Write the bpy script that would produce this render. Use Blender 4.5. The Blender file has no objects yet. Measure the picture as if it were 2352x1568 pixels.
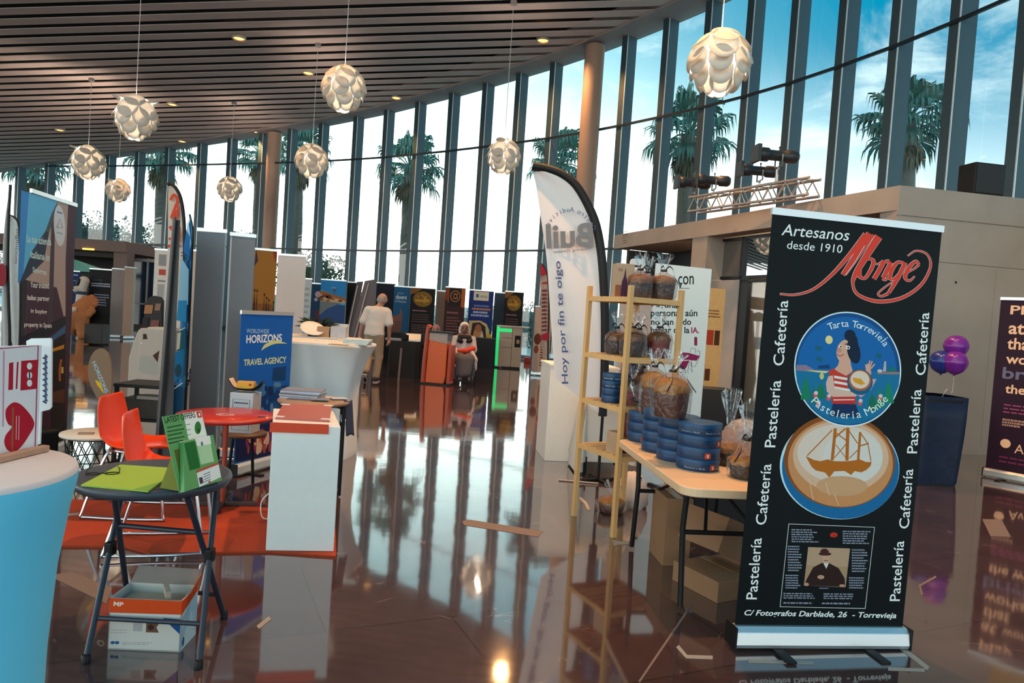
import bpy, math, random
import numpy as np
from mathutils import Vector, Matrix
S = bpy.context.scene
COL = S.collection
R_ = random.Random(7)
# ------------------------------------------------------------------ camera
EYE = 1.48
FPX = 1640.0
ROLL = math.radians(3.8); PITCH = math.radians(2.16)
_wd = np.array([0, math.cos(PITCH), -math.sin(PITCH)]); _up0 = np.array([0, math.sin(PITCH), math.cos(PITCH)])
_h = np.array([1.0, 0, 0])
_r = math.cos(ROLL) * _h + math.sin(ROLL) * _up0
_u = -math.sin(ROLL) * _h + math.cos(ROLL) * _up0
cd = bpy.data.cameras.new('camera'); cam = bpy.data.objects.new('camera', cd); COL.objects.link(cam)
cd.sensor_width = 36.0; cd.lens = FPX / 2352 * 36.0; cd.clip_start = 0.05; cd.clip_end = 800
mw = Matrix.Identity(4)
for i in range(3):
    mw[i][0] = _r[i]; mw[i][1] = _u[i]; mw[i][2] = -_wd[i]
mw[0][3] = 0; mw[1][3] = 0; mw[2][3] = EYE
cam.matrix_world = mw
S.camera = cam
# ------------------------------------------------------------------ view
S.view_settings.view_transform = 'Standard'; S.view_settings.look = 'None'
S.view_settings.exposure = 0.0; S.view_settings.gamma = 1.0; S.view_settings.use_curve_mapping = False
# ------------------------------------------------------------------ sky
SKY_BACK = 1.0
W = bpy.data.worlds.new('sky'); S.world = W; W.use_nodes = True
nt = W.node_tree; nt.nodes.clear()
def N(t, **k):
    n = nt.nodes.new(t)
    for a, b in k.items(): setattr(n, a, b)
    return n
def wl(a, b): nt.links.new(a, b)
tc = N('ShaderNodeTexCoord'); sep = N('ShaderNodeSeparateXYZ'); wl(tc.outputs['Generated'], sep.inputs[0])
mx = N('ShaderNodeMath', operation='MULTIPLY_ADD'); wl(sep.outputs['X'], mx.inputs[0]); mx.inputs[1].default_value = 0.85
wl(sep.outputs['Z'], mx.inputs[2])
mr = N('ShaderNodeMapRange', interpolation_type='SMOOTHSTEP'); wl(mx.outputs[0], mr.inputs['Value'])
mr.inputs['From Min'].default_value = 0.12; mr.inputs['From Max'].default_value = 0.74
mp = N('ShaderNodeMapping'); wl(tc.outputs['Generated'], mp.inputs['Vector']); mp.inputs['Scale'].default_value = (3.0, 3.0, 6.0); mp.inputs['Location'].default_value = (0.7, 0.3, 0.0)
nz = N('ShaderNodeTexNoise'); wl(mp.outputs[0], nz.inputs['Vector']); nz.inputs['Scale'].default_value = 1.7
nz.inputs['Detail'].default_value = 7; nz.inputs['Roughness'].default_value = 0.6; nz.inputs['Distortion'].default_value = 0.5
cr = N('ShaderNodeMapRange', interpolation_type='SMOOTHSTEP'); wl(nz.outputs['Fac'], cr.inputs['Value'])
cr.inputs['From Min'].default_value = 0.48; cr.inputs['From Max'].default_value = 0.66
lo = N('ShaderNodeMapRange', interpolation_type='SMOOTHSTEP'); wl(sep.outputs['Z'], lo.inputs['Value'])
lo.inputs['From Min'].default_value = 0.0; lo.inputs['From Max'].default_value = 0.37
lo.inputs['To Min'].default_value = 1.0; lo.inputs['To Max'].default_value = 0.0
sky = N('ShaderNodeMixRGB'); wl(mr.outputs[0], sky.inputs['Fac'])
sky.inputs['Color1'].default_value = (1.0, 1.5, 1.52, 1); sky.inputs['Color2'].default_value = (0.0, 0.37, 0.62, 1)
cl = N('ShaderNodeMixRGB'); wl(sky.outputs[0], cl.inputs['Color1']); cl.inputs['Color2'].default_value = (1.25, 1.4, 1.38, 1)
cm = N('ShaderNodeMath', operation='MULTIPLY'); wl(cr.outputs[0], cm.inputs[0]); cm.inputs[1].default_value = 0.62; wl(cm.outputs[0], cl.inputs['Fac'])
hz = N('ShaderNodeMixRGB'); wl(cl.outputs[0], hz.inputs['Color1']); hz.inputs['Color2'].default_value = (3.9, 3.8, 3.4, 1)
hm = N('ShaderNodeMath', operation='MULTIPLY'); wl(lo.outputs[0], hm.inputs[0])
inv = N('ShaderNodeMath', operation='MULTIPLY_ADD'); wl(mr.outputs[0], inv.inputs[0]); inv.inputs[1].default_value = -0.55; inv.inputs[2].default_value = 1.0
wl(inv.outputs[0], hm.inputs[1]); wl(hm.outputs[0], hz.inputs['Fac'])
# fill strength for the unseen half of the sky behind the hall
bk_ = N('ShaderNodeMapRange', interpolation_type='SMOOTHSTEP'); wl(sep.outputs['Y'], bk_.inputs['Value'])
bk_.inputs['From Min'].default_value = 0.15; bk_.inputs['From Max'].default_value = -0.5; bk_.inputs['To Min'].default_value = 1.0; bk_.inputs['To Max'].default_value = SKY_BACK
bg = N('ShaderNodeBackground'); wl(hz.outputs[0], bg.inputs['Color']); wl(bk_.outputs[0], bg.inputs['Strength'])
wo = N('ShaderNodeOutputWorld'); wl(bg.outputs[0], wo.inputs['Surface'])
try: S.cycles.max_bounces = 10; S.cycles.transparent_max_bounces = 24; S.cycles.caustics_reflective = False
except Exception: pass
# ------------------------------------------------------------------ pixel rays
def ray(x, y): return (x - 1176) / FPX * _r - (y - 784) / FPX * _u + _wd
def FL(x, y, z=0.0):
    d = ray(x, y); t = (z - EYE) / d[2]; return Vector((d[0] * t, d[1] * t, z))
def AT(x, y, Y):
    d = ray(x, y); t = Y / d[1]; return Vector((d[0] * t, Y, EYE + d[2] * t))
def VP(x, y, P, D):
    """ray against the vertical plane through P along D: (distance along D, height)"""
    d = ray(x, y); nx, ny = -D[1], D[0]
    t = (P[0] * nx + P[1] * ny) / (d[0] * nx + d[1] * ny)
    return ((d[0] * t - P[0]) * D[0] + (d[1] * t - P[1]) * D[1], EYE + d[2] * t)
# ------------------------------------------------------------------ materials
def lin(c):
    if isinstance(c, str):
        c = c.lstrip('#'); c = [int(c[i:i + 2], 16) / 255 for i in (0, 2, 4)]
        return tuple(x / 12.92 if x <= 0.04045 else ((x + 0.055) / 1.055) ** 2.4 for x in c)
    return tuple(c)
MATS = {}
def mat(name, col, rough=0.5, metal=0.0, var=0.12, scale=18.0, bump=0.0, bscale=60.0, emit=None, estr=0.0, coat=0.0, spec=0.5, stretch=None, sub=0.0):
    if name in MATS: return MATS[name]
    m = bpy.data.materials.new(name); m.use_nodes = True; t = m.node_tree; b = t.nodes['Principled BSDF']
    c = lin(col)
    b.inputs['Roughness'].default_value = rough; b.inputs['Metallic'].default_value = metal
    b.inputs['Specular IOR Level'].default_value = spec; b.inputs['Coat Weight'].default_value = coat
    x = t.nodes.new('ShaderNodeTexCoord'); n = t.nodes.new('ShaderNodeTexNoise'); n.inputs['Scale'].default_value = scale; n.inputs['Detail'].default_value = 4
    if stretch:
        q = t.nodes.new('ShaderNodeMapping'); q.inputs['Scale'].default_value = stretch
        t.links.new(x.outputs['Object'], q.inputs[0]); t.links.new(q.outputs[0], n.inputs['Vector'])
    else: t.links.new(x.outputs['Object'], n.inputs['Vector'])
    k = t.nodes.new('ShaderNodeMixRGB'); t.links.new(n.outputs['Fac'], k.inputs['Fac'])
    k.inputs['Color1'].default_value = tuple(min(1, v * (1 - var)) for v in c) + (1,); k.inputs['Color2'].default_value = tuple(min(1, v * (1 + var)) for v in c) + (1,)
    t.links.new(k.outputs[0], b.inputs['Base Color'])
    if bump:
        n2 = t.nodes.new('ShaderNodeTexNoise'); n2.inputs['Scale'].default_value = bscale; n2.inputs['Detail'].default_value = 5
        t.links.new(x.outputs['Object'], n2.inputs['Vector'])
        u = t.nodes.new('ShaderNodeBump'); u.inputs['Strength'].default_value = bump; u.inputs['Distance'].default_value = 0.01
        t.links.new(n2.outputs['Fac'], u.inputs['Height']); t.links.new(u.outputs[0], b.inputs['Normal'])
    if emit:
        b.inputs['Emission Color'].default_value = lin(emit) + (1,); b.inputs['Emission Strength'].default_value = estr
    MATS[name] = m; return m
def clear(name, tint=(0.9, 0.97, 0.98), gloss=0.08, rough=0.03, haze=0.0, hcol=(0.8, 0.8, 0.8), bump=0.0, fres=0.5):
    """thin clear sheet: transparent with a mirror share that grows at grazing angles"""
    if name in MATS: return MATS[name]
    m = bpy.data.materials.new(name); m.use_nodes = True; t = m.node_tree; t.nodes.clear()
    o = t.nodes.new('ShaderNodeOutputMaterial'); tr = t.nodes.new('ShaderNodeBsdfTransparent'); tr.inputs[0].default_value = tuple(tint) + (1,)
    g = t.nodes.new('ShaderNodeBsdfGlossy'); g.inputs['Roughness'].default_value = rough; g.inputs['Color'].default_value = (0.95, 0.97, 1, 1)
    lw = t.nodes.new('ShaderNodeLayerWeight'); lw.inputs[0].default_value = 0.35
    ma = t.nodes.new('ShaderNodeMath'); ma.operation = 'MULTIPLY_ADD'; t.links.new(lw.outputs['Fresnel'], ma.inputs[0]); ma.inputs[1].default_value = fres; ma.inputs[2].default_value = gloss
    mi = t.nodes.new('ShaderNodeMixShader'); t.links.new(ma.outputs[0], mi.inputs[0]); t.links.new(tr.outputs[0], mi.inputs[1]); t.links.new(g.outputs[0], mi.inputs[2])
    last = mi
    x = t.nodes.new('ShaderNodeTexCoord'); n = t.nodes.new('ShaderNodeTexNoise'); n.inputs['Scale'].default_value = 14; n.inputs['Detail'].default_value = 3; n.inputs['Distortion'].default_value = 1.5
    t.links.new(x.outputs['Object'], n.inputs['Vector'])
    if haze:
        d = t.nodes.new('ShaderNodeBsdfDiffuse'); d.inputs[0].default_value = tuple(hcol) + (1,)
        hm_ = t.nodes.new('ShaderNodeMath'); hm_.operation = 'MULTIPLY'; t.links.new(n.outputs['Fac'], hm_.inputs[0]); hm_.inputs[1].default_value = haze * 2
        m2 = t.nodes.new('ShaderNodeMixShader'); t.links.new(hm_.outputs[0], m2.inputs[0]); t.links.new(mi.outputs[0], m2.inputs[1]); t.links.new(d.outputs[0], m2.inputs[2]); last = m2
    if bump:
        u = t.nodes.new('ShaderNodeBump'); u.inputs['Strength'].default_value = bump; u.inputs['Distance'].default_value = 0.05
        t.links.new(n.outputs['Fac'], u.inputs['Height']); t.links.new(u.outputs[0], g.inputs['Normal'])
    t.links.new(last.outputs[0], o.inputs['Surface']); MATS[name] = m; return m
def glow(name, col, s):
    if name in MATS: return MATS[name]
    return mat(name, col, emit=col, estr=s, var=0.02)
def flat(col, rough=0.45):
    """printed ink of one colour"""
    key = 'ink_' + (col if isinstance(col, str) else '_'.join('%d' % (v * 255) for v in col)).lstrip('#') + ('' if rough == 0.45 else '_r%d' % (rough * 100))
    return mat(key, col, rough + .12, var=0.05, scale=40, spec=.2)
# ------------------------------------------------------------------ object helpers
def tag(o, label=None, cat=None, group=None, kind=None):
    if label: o['label'] = label
    if cat: o['category'] = cat
    if group: o['group'] = group
    if kind: o['kind'] = kind
    return o
def thing(name, label, cat, loc=(0, 0, 0), rz=0.0, group=None, kind=None, rot=None):
    o = bpy.data.objects.new(name, None); COL.objects.link(o); o.location = loc; o.rotation_euler = rot or (0, 0, rz); o.empty_display_size = 0.05
    return tag(o, label, cat, group, kind)
def dup(root, loc, rz=0.0, label=None, group=None, scale=None):
    r = root.copy(); COL.objects.link(r); r.location = loc; r.rotation_euler = (0, 0, rz)
    if scale: r.scale = scale if hasattr(scale, '__len__') else (scale,) * 3
    if label: r['label'] = label
    if group: r['group'] = group
    for ch in list(root.children):
        c = ch.copy(); COL.objects.link(c); c.parent = r
        for g in list(ch.children):
            d = g.copy(); COL.objects.link(d); d.parent = c
    return r
class MB:
    def __init__(s): s.v = []; s.f = []; s.m = []; s.s = []
    def add(s, vs, fs, m=0, smooth=False):
        b = len(s.v); s.v.extend([tuple(v) for v in vs])
        for f in fs: s.f.append([i + b for i in f]); s.m.append(m); s.s.append(smooth)
        return s
    def box(s, c, d, m=0, rz=0.0, M=None):
        x, y, z = d[0] / 2, d[1] / 2, d[2] / 2
        vs = [Vector((i * x, j * y, k * z)) for k in (-1, 1) for j in (-1, 1) for i in (-1, 1)]
        if M: vs = [M @ v for v in vs]
        elif rz:
            q = Matrix.Rotation(rz, 3, 'Z'); vs = [q @ v for v in vs]
        vs = [v + Vector(c) for v in vs]
        return s.add(vs, [(0, 2, 3, 1), (4, 5, 7, 6), (0, 1, 5, 4), (2, 6, 7, 3), (0, 4, 6, 2), (1, 3, 7, 5)], m)
    def bar(s, p, q, w, h, m=0, up=(0, 0, 1)):
        p = Vector(p); q = Vector(q); d = (q - p); L = d.length; d.normalize(); up = Vector(up)
        if abs(d.dot(up)) > 0.98: up = Vector((0, 1, 0))
        a = d.cross(up).normalized(); b = a.cross(d)
        return s.box((p + q) / 2, (w, L, h), m, M=Matrix((a, d, b)).transposed())
    def rings(s, rs, m=0, smooth=True, closed=True, cap=(True, True)):
        n = len(rs[0]); vs = [v for r in rs for v in r]; fs = []
        for i in range(len(rs) - 1):
            for j in range(n if closed else n - 1):
                k = (j + 1) % n; fs.append((i * n + j, i * n + k, (i + 1) * n + k, (i + 1) * n + j))
        s.add(vs, fs, m, smooth)
        if closed and cap[0]: s.add(rs[0], [tuple(range(n))[::-1]], m)
        if closed and cap[1]: s.add(rs[-1], [tuple(range(n))], m)
        return s
    def tube(s, path, r, m=0, n=8, smooth=True, cap=True):
        P = [Vector(p) for p in path]; k = len(P); rr = r if hasattr(r, '__len__') else [r] * k
        T = [((P[min(i + 1, k - 1)] - P[max(i - 1, 0)])).normalized() for i in range(k)]
        a = T[0].cross(Vector((0, 0, 1)))
        if a.length < 1e-3: a = T[0].cross(Vector((0, 1, 0)))
        a.normalize(); rs = []
        for i in range(k):
            a = a - T[i] * a.dot(T[i])
            a = a.normalized() if a.length > 1e-6 else T[i].orthogonal().normalized()
            b = T[i].cross(a)
            rs.append([P[i] + (a * math.cos(2 * math.pi * j / n) + b * math.sin(2 * math.pi * j / n)) * rr[i] for j in range(n)])
        return s.rings(rs, m, smooth, True, (cap, cap))
    def lathe(s, prof, n=32, c=(0, 0, 0), m=0, smooth=True, cap=(True, True), sx=1.0, sy=1.0):
        c = Vector(c)
        return s.rings([[c + Vector((r * sx * math.cos(2 * math.pi * j / n), r * sy * math.sin(2 * math.pi * j / n), z)) for j in range(n)] for r, z in prof], m, smooth, True, cap)
    def ball(s, c, r, m=0, nu=16, nv=10, sc=(1, 1, 1)):
        prof = [(max(1e-4, r * math.sin(math.pi * i / nv)), -r * math.cos(math.pi * i / nv)) for i in range(nv + 1)]
        c = Vector(c)
        return s.rings([[c + Vector((q * sc[0] * math.cos(2 * math.pi * j / nu), q * sc[1] * math.sin(2 * math.pi * j / nu), z * sc[2])) for j in range(nu)] for q, z in prof], m)
    def slab(s, poly, z0, z1, m=0):
        n = len(poly); vs = [(p[0], p[1], z0) for p in poly] + [(p[0], p[1], z1) for p in poly]
        return s.add(vs, [tuple(range(n))[::-1], tuple(range(n, 2 * n))] + [(i, (i + 1) % n, n + (i + 1) % n, n + i) for i in range(n)], m)
    def prism(s, pts, off, m=0):
        """any planar polygon pushed along off"""
        n = len(pts); off = Vector(off); A = [Vector(p) for p in pts]
        return s.add(A + [a + off for a in A], [tuple(range(n))[::-1], tuple(range(n, 2 * n))] + [(i, (i + 1) % n, n + (i + 1) % n, n + i) for i in range(n)], m)
    def grid(s, fn, nu, nv, m=0, smooth=True):
        vs = [fn(i / nu, j / nv) for j in range(nv + 1) for i in range(nu + 1)]
        return s.add(vs, [(j * (nu + 1) + i, j * (nu + 1) + i + 1, (j + 1) * (nu + 1) + i + 1, (j + 1) * (nu + 1) + i) for j in range(nv) for i in range(nu)], m, smooth)
    def disc(s, c, r, a, b, m=0, n=24):
        """flat ellipse in the plane of axes a, b"""
        c = Vector(c); a = Vector(a); b = Vector(b)
        return s.add([c + a * r * math.cos(2 * math.pi * i / n) + b * r * math.sin(2 * math.pi * i / n) for i in range(n)], [tuple(range(n))], m)
    def build(s, name, mats, parent=None, bevel=0.0, thick=0.0, sub=0, label=None, fix=True):
        me = bpy.data.meshes.new(name); me.from_pydata(s.v, [], s.f)
        mats = mats if isinstance(mats, (list, tuple)) else [mats]
        for q in mats: me.materials.append(q)
        me.polygons.foreach_set('material_index', s.m); me.polygons.foreach_set('use_smooth', s.s); me.update()
        o = bpy.data.objects.new(name, me); COL.objects.link(o)
        if parent: o.parent = parent
        if thick:
            q = o.modifiers.new('solid', 'SOLIDIFY'); q.thickness = thick; q.offset = 0
        if sub:
            q = o.modifiers.new('sub', 'SUBSURF'); q.levels = sub; q.render_levels = sub
        if bevel:
            q = o.modifiers.new('bevel', 'BEVEL'); q.width = bevel; q.segments = 2; q.limit_method = 'ANGLE'; q.angle_limit = math.radians(40)
        if label: o['label'] = label
        return o
def spl(pts, n=8, closed=False):
    """Catmull-Rom through points of any dimension"""
    P = [np.array(p, float) for p in pts]; out = []; k = len(P)
    for i in range(k if closed else k - 1):
        a = P[(i - 1) % k] if closed or i > 0 else 2 * P[0] - P[1]
        b = P[i]; c = P[(i + 1) % k]
        d = P[(i + 2) % k] if closed or i + 2 < k else 2 * P[-1] - P[-2]
        for j in range(n):
            t = j / n
            out.append(0.5 * ((2 * b) + (c - a) * t + (2 * a - 5 * b + 4 * c - d) * t * t + (3 * b - a - 3 * c + d) * t ** 3))
    if not closed: out.append(P[-1])
    return out
# ------------------------------------------------------------------ lettering and printing on panels
_txt = {}
def glyphs(s, bold=0.0):
    k = (s, bold)
    if k in _txt: return _txt[k]
    c = bpy.data.curves.new('lettering', 'FONT'); c.body = s; c.resolution_u = 3; c.offset = bold; c.fill_mode = 'FRONT'
    o = bpy.data.objects.new('lettering', c); me = o.to_mesh()
    v = np.array([p.co[:2] for p in me.vertices]) if len(me.vertices) else np.zeros((0, 2)); f = [tuple(p.vertices) for p in me.polygons]
    o.to_mesh_clear(); bpy.data.objects.remove(o); bpy.data.curves.remove(c)
    lo_ = v.min(0); hi = v.max(0); v = (v - lo_) / np.maximum(hi - lo_, 1e-6)
    _txt[k] = (v, f, hi - lo_); return _txt[k]
def homog(src, dst):
    A = []; B = []
    for (x, y), (X, Y) in zip(src, dst):
        A.append([x, y, 1, 0, 0, 0, -X * x, -X * y]); B.append(X); A.append([0, 0, 0, x, y, 1, -Y * x, -Y * y]); B.append(Y)
    h = np.linalg.solve(np.array(A, float), np.array(B, float)); return np.append(h, 1).reshape(3, 3)
class Art:
    """printing on a flat face. uv are metres on the face; px corners (tl,tr,br,bl) let positions be read off the photograph."""
    def __init__(s, mb, O, U, V, w, h, px=None, eps=0.00007):
        s.mb = mb; s.O = Vector(O); s.U = Vector(U); s.V = Vector(V); s.n = s.U.cross(s.V).normalized(); s.w = w; s.h = h; s.mats = []; s.eps = eps; s.L = 1; s.cnt = 0
        s.H = homog(px, [(0, h), (w, h), (w, 0), (0, 0)]) if px else None
    def mi(s, m):
        if not hasattr(m, 'node_tree'): m = flat(m)
        if m not in s.mats: s.mats.append(m)
        return s.mats.index(m) + s.base
    base = 0
    def uv(s, p):
        if s.H is None: return p
        q = s.H @ np.array([p[0], p[1], 1.0]); return (q[0] / q[2], q[1] / q[2])
    def at(s, p, l):
        u, v = s.uv(p); return s.O + s.U * u + s.V * v + s.n * (s.eps * (l + .012 * s.cnt))
    def clampuv(s, p): return p
    def poly(s, pts, m, l=None):
        s.cnt += 1; l = l or s.L; P = [s.at(p, l) for p in pts]
        a = sum(((P[i] - s.O).cross(P[(i + 1) % len(P)] - s.O)).dot(s.n) for i in range(len(P)))
        if a < 0: P = P[::-1]
        s.mb.add(P, [tuple(range(len(P)))], s.mi(m))
    def rect(s, x0, y0, x1, y1, m, l=None): s.poly([(x0, y0), (x1, y0), (x1, y1), (x0, y1)], m, l)
    def ell(s, c, rx, ry, m, l=None, rot=0.0, n=64):
        ca, sa = math.cos(rot), math.sin(rot)
        s.poly([(c[0] + rx * math.cos(t) * ca - ry * math.sin(t) * sa, c[1] + rx * math.cos(t) * sa + ry * math.sin(t) * ca) for t in [2 * math.pi * i / n for i in range(n)]], m, l)
    def line(s, pts, wd, m, l=None, smooth=0, closed=False):
        s.cnt += 1; l = l or s.L
        if smooth: pts = spl(pts, smooth, closed)
        P = [np.array(p, float)[:2] for p in pts]
        if closed: P.append(P[0])
        k = len(P); ww = wd if hasattr(wd, '__len__') else [wd] * k
        if len(ww) != k: ww = list(np.interp(np.linspace(0, 1, k), np.linspace(0, 1, len(ww)), ww))
        A = []; B = []
        for i in range(k):
            d = P[min(i + 1, k - 1)] - P[max(i - 1, 0)]
            if closed and i in (0, k - 1): d = P[1] - P[k - 2]
            d = d / max(1e-9, np.linalg.norm(d)); nn = np.array([-d[1], d[0]]) * ww[i] / 2
            A.append(P[i] + nn); B.append(P[i] - nn)
        vs = [s.at(p, l) for p in A] + [s.at(p, l) for p in B]
        fs = []
        for i in range(k - 1):
            f = (i, i + 1, k + i + 1, k + i); a, b, c = vs[f[0]], vs[f[1]], vs[f[2]]
            fs.append(f if (b - a).cross(c - a).dot(s.n) > 0 else f[::-1])
        s.mb.add(vs, fs, s.mi(m))
    def text(s, t, bl, br, tl, m, l=None, bold=0.0, arc=None):
        """letters fill the parallelogram bl, br, tl"""
        l = l or s.L + 1; v, f, _ = glyphs(t, bold); bl = np.array(bl, float); e1 = np.array(br, float) - bl; e2 = np.array(tl, float) - bl
        P = [s.at(bl + e1 * a + e2 * b, l) for a, b in v]
        if f:
            a, b, c = [P[i] for i in f[0][:3]]
            if (b - a).cross(c - a).dot(s.n) < 0: f = [q[::-1] for q in f]
        s.mb.add(P, f, s.mi(m))
    def tx(s, t, x0, y0, x1, y1, m, l=None, bold=0.0):
        """letters fill the box, y0 its foot and y1 its top"""
        s.text(t, (x0, y0), (x1, y0), (x0, y1), m, l, bold)
    def arc(s, t, c, rad, a0, a1, size, m, l=None, bold=0.0, inside=False, ydown=True):
        l = l or s.L + 1; sp = len(t); sg = -1 if ydown else 1
        for i, ch in enumerate(t):
            if ch == ' ': continue
            a = a0 + (a1 - a0) * (i + 0.5) / sp; ca, sa = math.cos(a), math.sin(a) * sg
            p = np.array([c[0] + rad * ca, c[1] + rad * sa]); up = np.array([ca, sa]) * (-1 if inside else 1); rt = np.array([-up[1] * sg, up[0] * sg]) * -1
            v, f, d = glyphs(ch, bold); w_ = size * min(1.2, d[0] / 0.72); h_ = size * d[1] / 0.72
            s.text(ch, p - rt * w_ / 2, p + rt * w_ / 2, p - rt * w_ / 2 + up * h_, m, l, bold)
    def smalltext(s, x0, y0, x1, y1, rows, m, fill=0.55, seed=1, l=None, just=False):
        """rows of words too small to read in the photograph"""
        r = random.Random(seed); dy = (y1 - y0) / rows
        for i in range(rows):
            x = x0; e = x1 if just else x0 + (x1 - x0) * r.uniform(0.7, 1.0); u = (x1 - x0) / 14
            while x < e:
                w_ = min(u * r.uniform(0.7, 2.2), e - x); ya = y0 + dy * (i + (1 - fill) / 2)
                s.rect(x, ya, x + w_, ya + dy * fill, m, l or s.L + 1); x += w_ + u * 0.35
def yaw2(p, q): return math.atan2(q[1] - p[1], q[0] - p[0])
# ================================================================== SETTING
def floor_material():
    m = bpy.data.materials.new('polished_brown_marble'); m.use_nodes = True; t = m.node_tree; b = t.nodes['Principled BSDF']; L = t.links.new
    x = t.nodes.new('ShaderNodeTexCoord')
    mp = t.nodes.new('ShaderNodeMapping'); mp.inputs['Rotation'].default_value = (0, 0, math.radians(-24)); L(x.outputs['Object'], mp.inputs[0])
    n1 = t.nodes.new('ShaderNodeTexNoise'); n1.inputs['Scale'].default_value = 1.3; n1.inputs['Detail'].default_value = 8; n1.inputs['Roughness'].default_value = 0.62; L(mp.outputs[0], n1.inputs['Vector'])
    r1 = t.nodes.new('ShaderNodeValToRGB'); L(n1.outputs['Fac'], r1.inputs[0]); r1.color_ramp.elements[0].position = 0.3; r1.color_ramp.elements[1].position = 0.72
    r1.color_ramp.elements[0].color = (0.056, 0.030, 0.030, 1); r1.color_ramp.elements[1].color = (0.105, 0.062, 0.060, 1)
    # pale veins
    n2 = t.nodes.new('ShaderNodeTexNoise'); n2.inputs['Scale'].default_value = 0.9; n2.inputs['Detail'].default_value = 3; n2.inputs['Distortion'].default_value = 2.2; L(mp.outputs[0], n2.inputs['Vector'])
    v1 = t.nodes.new('ShaderNodeMath'); v1.operation = 'SUBTRACT'; L(n2.outputs['Fac'], v1.inputs[0]); v1.inputs[1].default_value = 0.5
    v2 = t.nodes.new('ShaderNodeMath'); v2.operation = 'ABSOLUTE'; L(v1.outputs[0], v2.inputs[0])
    v3 = t.nodes.new('ShaderNodeMapRange'); L(v2.outputs[0], v3.inputs[0]); v3.inputs[1].default_value = 0.0; v3.inputs[2].default_value = 0.006; v3.inputs[3].default_value = 1.0; v3.inputs[4].default_value = 0.0
    n3 = t.nodes.new('ShaderNodeTexNoise'); n3.inputs['Scale'].default_value = 2.7; L(x.outputs['Object'], n3.inputs['Vector'])
    v4 = t.nodes.new('ShaderNodeMapRange'); L(n3.outputs['Fac'], v4.inputs[0]); v4.inputs[1].default_value = 0.56; v4.inputs[2].default_value = 0.66
    v5 = t.nodes.new('ShaderNodeMath'); v5.operation = 'MULTIPLY'; L(v3.outputs[0], v5.inputs[0]); L(v4.outputs[0], v5.inputs[1])
    v6 = t.nodes.new('ShaderNodeMath'); v6.operation = 'MULTIPLY'; L(v5.outputs[0], v6.inputs[0]); v6.inputs[1].default_value = 0.55
    mv = t.nodes.new('ShaderNodeMixRGB'); L(v6.outputs[0], mv.inputs[0]); L(r1.outputs[0], mv.inputs[1]); mv.inputs[2].default_value = (0.5, 0.40, 0.34, 1)
    br = t.nodes.new('ShaderNodeTexBrick'); L(mp.outputs[0], br.inputs['Vector']); br.inputs['Scale'].default_value = 1.0; br.inputs['Mortar Size'].default_value = 0.0035
    br.inputs['Brick Width'].default_value = 1.2; br.inputs['Row Height'].default_value = 0.8; br.inputs['Color1'].default_value = (1, 1, 1, 1); br.inputs['Color2'].default_value = (0.86, 0.86, 0.86, 1); br.inputs['Mortar'].default_value = (0.45, 0.45, 0.45, 1)
    mj = t.nodes.new('ShaderNodeMixRGB'); mj.blend_type = 'MULTIPLY'; mj.inputs[0].default_value = 1.0; L(mv.outputs[0], mj.inputs[1]); L(br.outputs['Color'], mj.inputs[2])
    L(mj.outputs[0], b.inputs['Base Color'])
    nr = t.nodes.new('ShaderNodeTexNoise'); nr.inputs['Scale'].default_value = 3.0; nr.inputs['Detail'].default_value = 5; L(x.outputs['Object'], nr.inputs['Vector'])
    rr = t.nodes.new('ShaderNodeMapRange'); L(nr.outputs['Fac'], rr.inputs[0]); rr.inputs[3].default_value = 0.04; rr.inputs[4].default_value = 0.10; L(rr.outputs[0], b.inputs['Roughness'])
    nb = t.nodes.new('ShaderNodeTexNoise'); nb.inputs['Scale'].default_value = 2.6; nb.inputs['Detail'].default_value = 2; L(x.outputs['Object'], nb.inputs['Vector'])
    bu = t.nodes.new('ShaderNodeBump'); bu.inputs['Strength'].default_value = 0.045; bu.inputs['Distance'].default_value = 0.02; L(nb.outputs['Fac'], bu.inputs['Height']); L(bu.outputs[0], b.inputs['Normal']); L(bu.outputs[0], b.inputs['Coat Normal'])
    b.inputs['IOR'].default_value = 1.6; b.inputs['Coat Weight'].default_value = 1.0; b.inputs['Coat IOR'].default_value = 1.5; b.inputs['Coat Roughness'].default_value = 0.05; b.inputs['Specular IOR Level'].default_value = 0.5
    return m
# plan of the glass front (x, y at mullion centres), far left to near right
FAC = [(-29.6, 38.0), (-27.6, 37.3), (-25.58, 36.59), (-23.62, 35.9), (-21.83, 35.33), (-19.92, 34.71), (-18.19, 34.1), (-16.47, 33.47), (-14.68, 32.78), (-13.05, 32.11), (-11.41, 31.43), (-9.98, 30.84), (-8.46, 30.13), (-6.83, 29.27),
       (-5.46, 28.49), (-4.1, 27.56), (-2.74, 26.62), (-1.46, 25.63), (-0.28, 24.68), (0.83, 23.75), (1.87, 22.77), (2.88, 21.67), (3.86, 20.5), (4.75, 19.36), (5.53, 18.22), (6.22, 17.06), (6.82, 15.82), (7.35, 14.55),
       (7.79, 13.26), (8.16, 11.95), (8.46, 10.6), (8.7, 9.25), (8.88, 7.85), (9.0, 6.45), (9.07, 5.05), (9.1, 3.65), (9.1, 2.25)]
def ceil_z(x): return 9.75 + 0.095 * x
def fac_x(y):
    P = sorted(FAC, key=lambda p: p[1])
    return float(np.interp(y, [p[1] for p in P], [p[0] for p in P]))
def fac_t(i):
    a = Vector(FAC[max(0, i - 1)]); b = Vector(FAC[min(len(FAC) - 1, i + 1)]); t = (b - a).normalized(); return t, Vector((t.y, -t.x)) * (1 if (Vector((t.y, -t.x)).dot(Vector((0, 10)) - Vector(FAC[i])) > 0) else -1)
M_fl = floor_material()
mb = MB()
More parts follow.
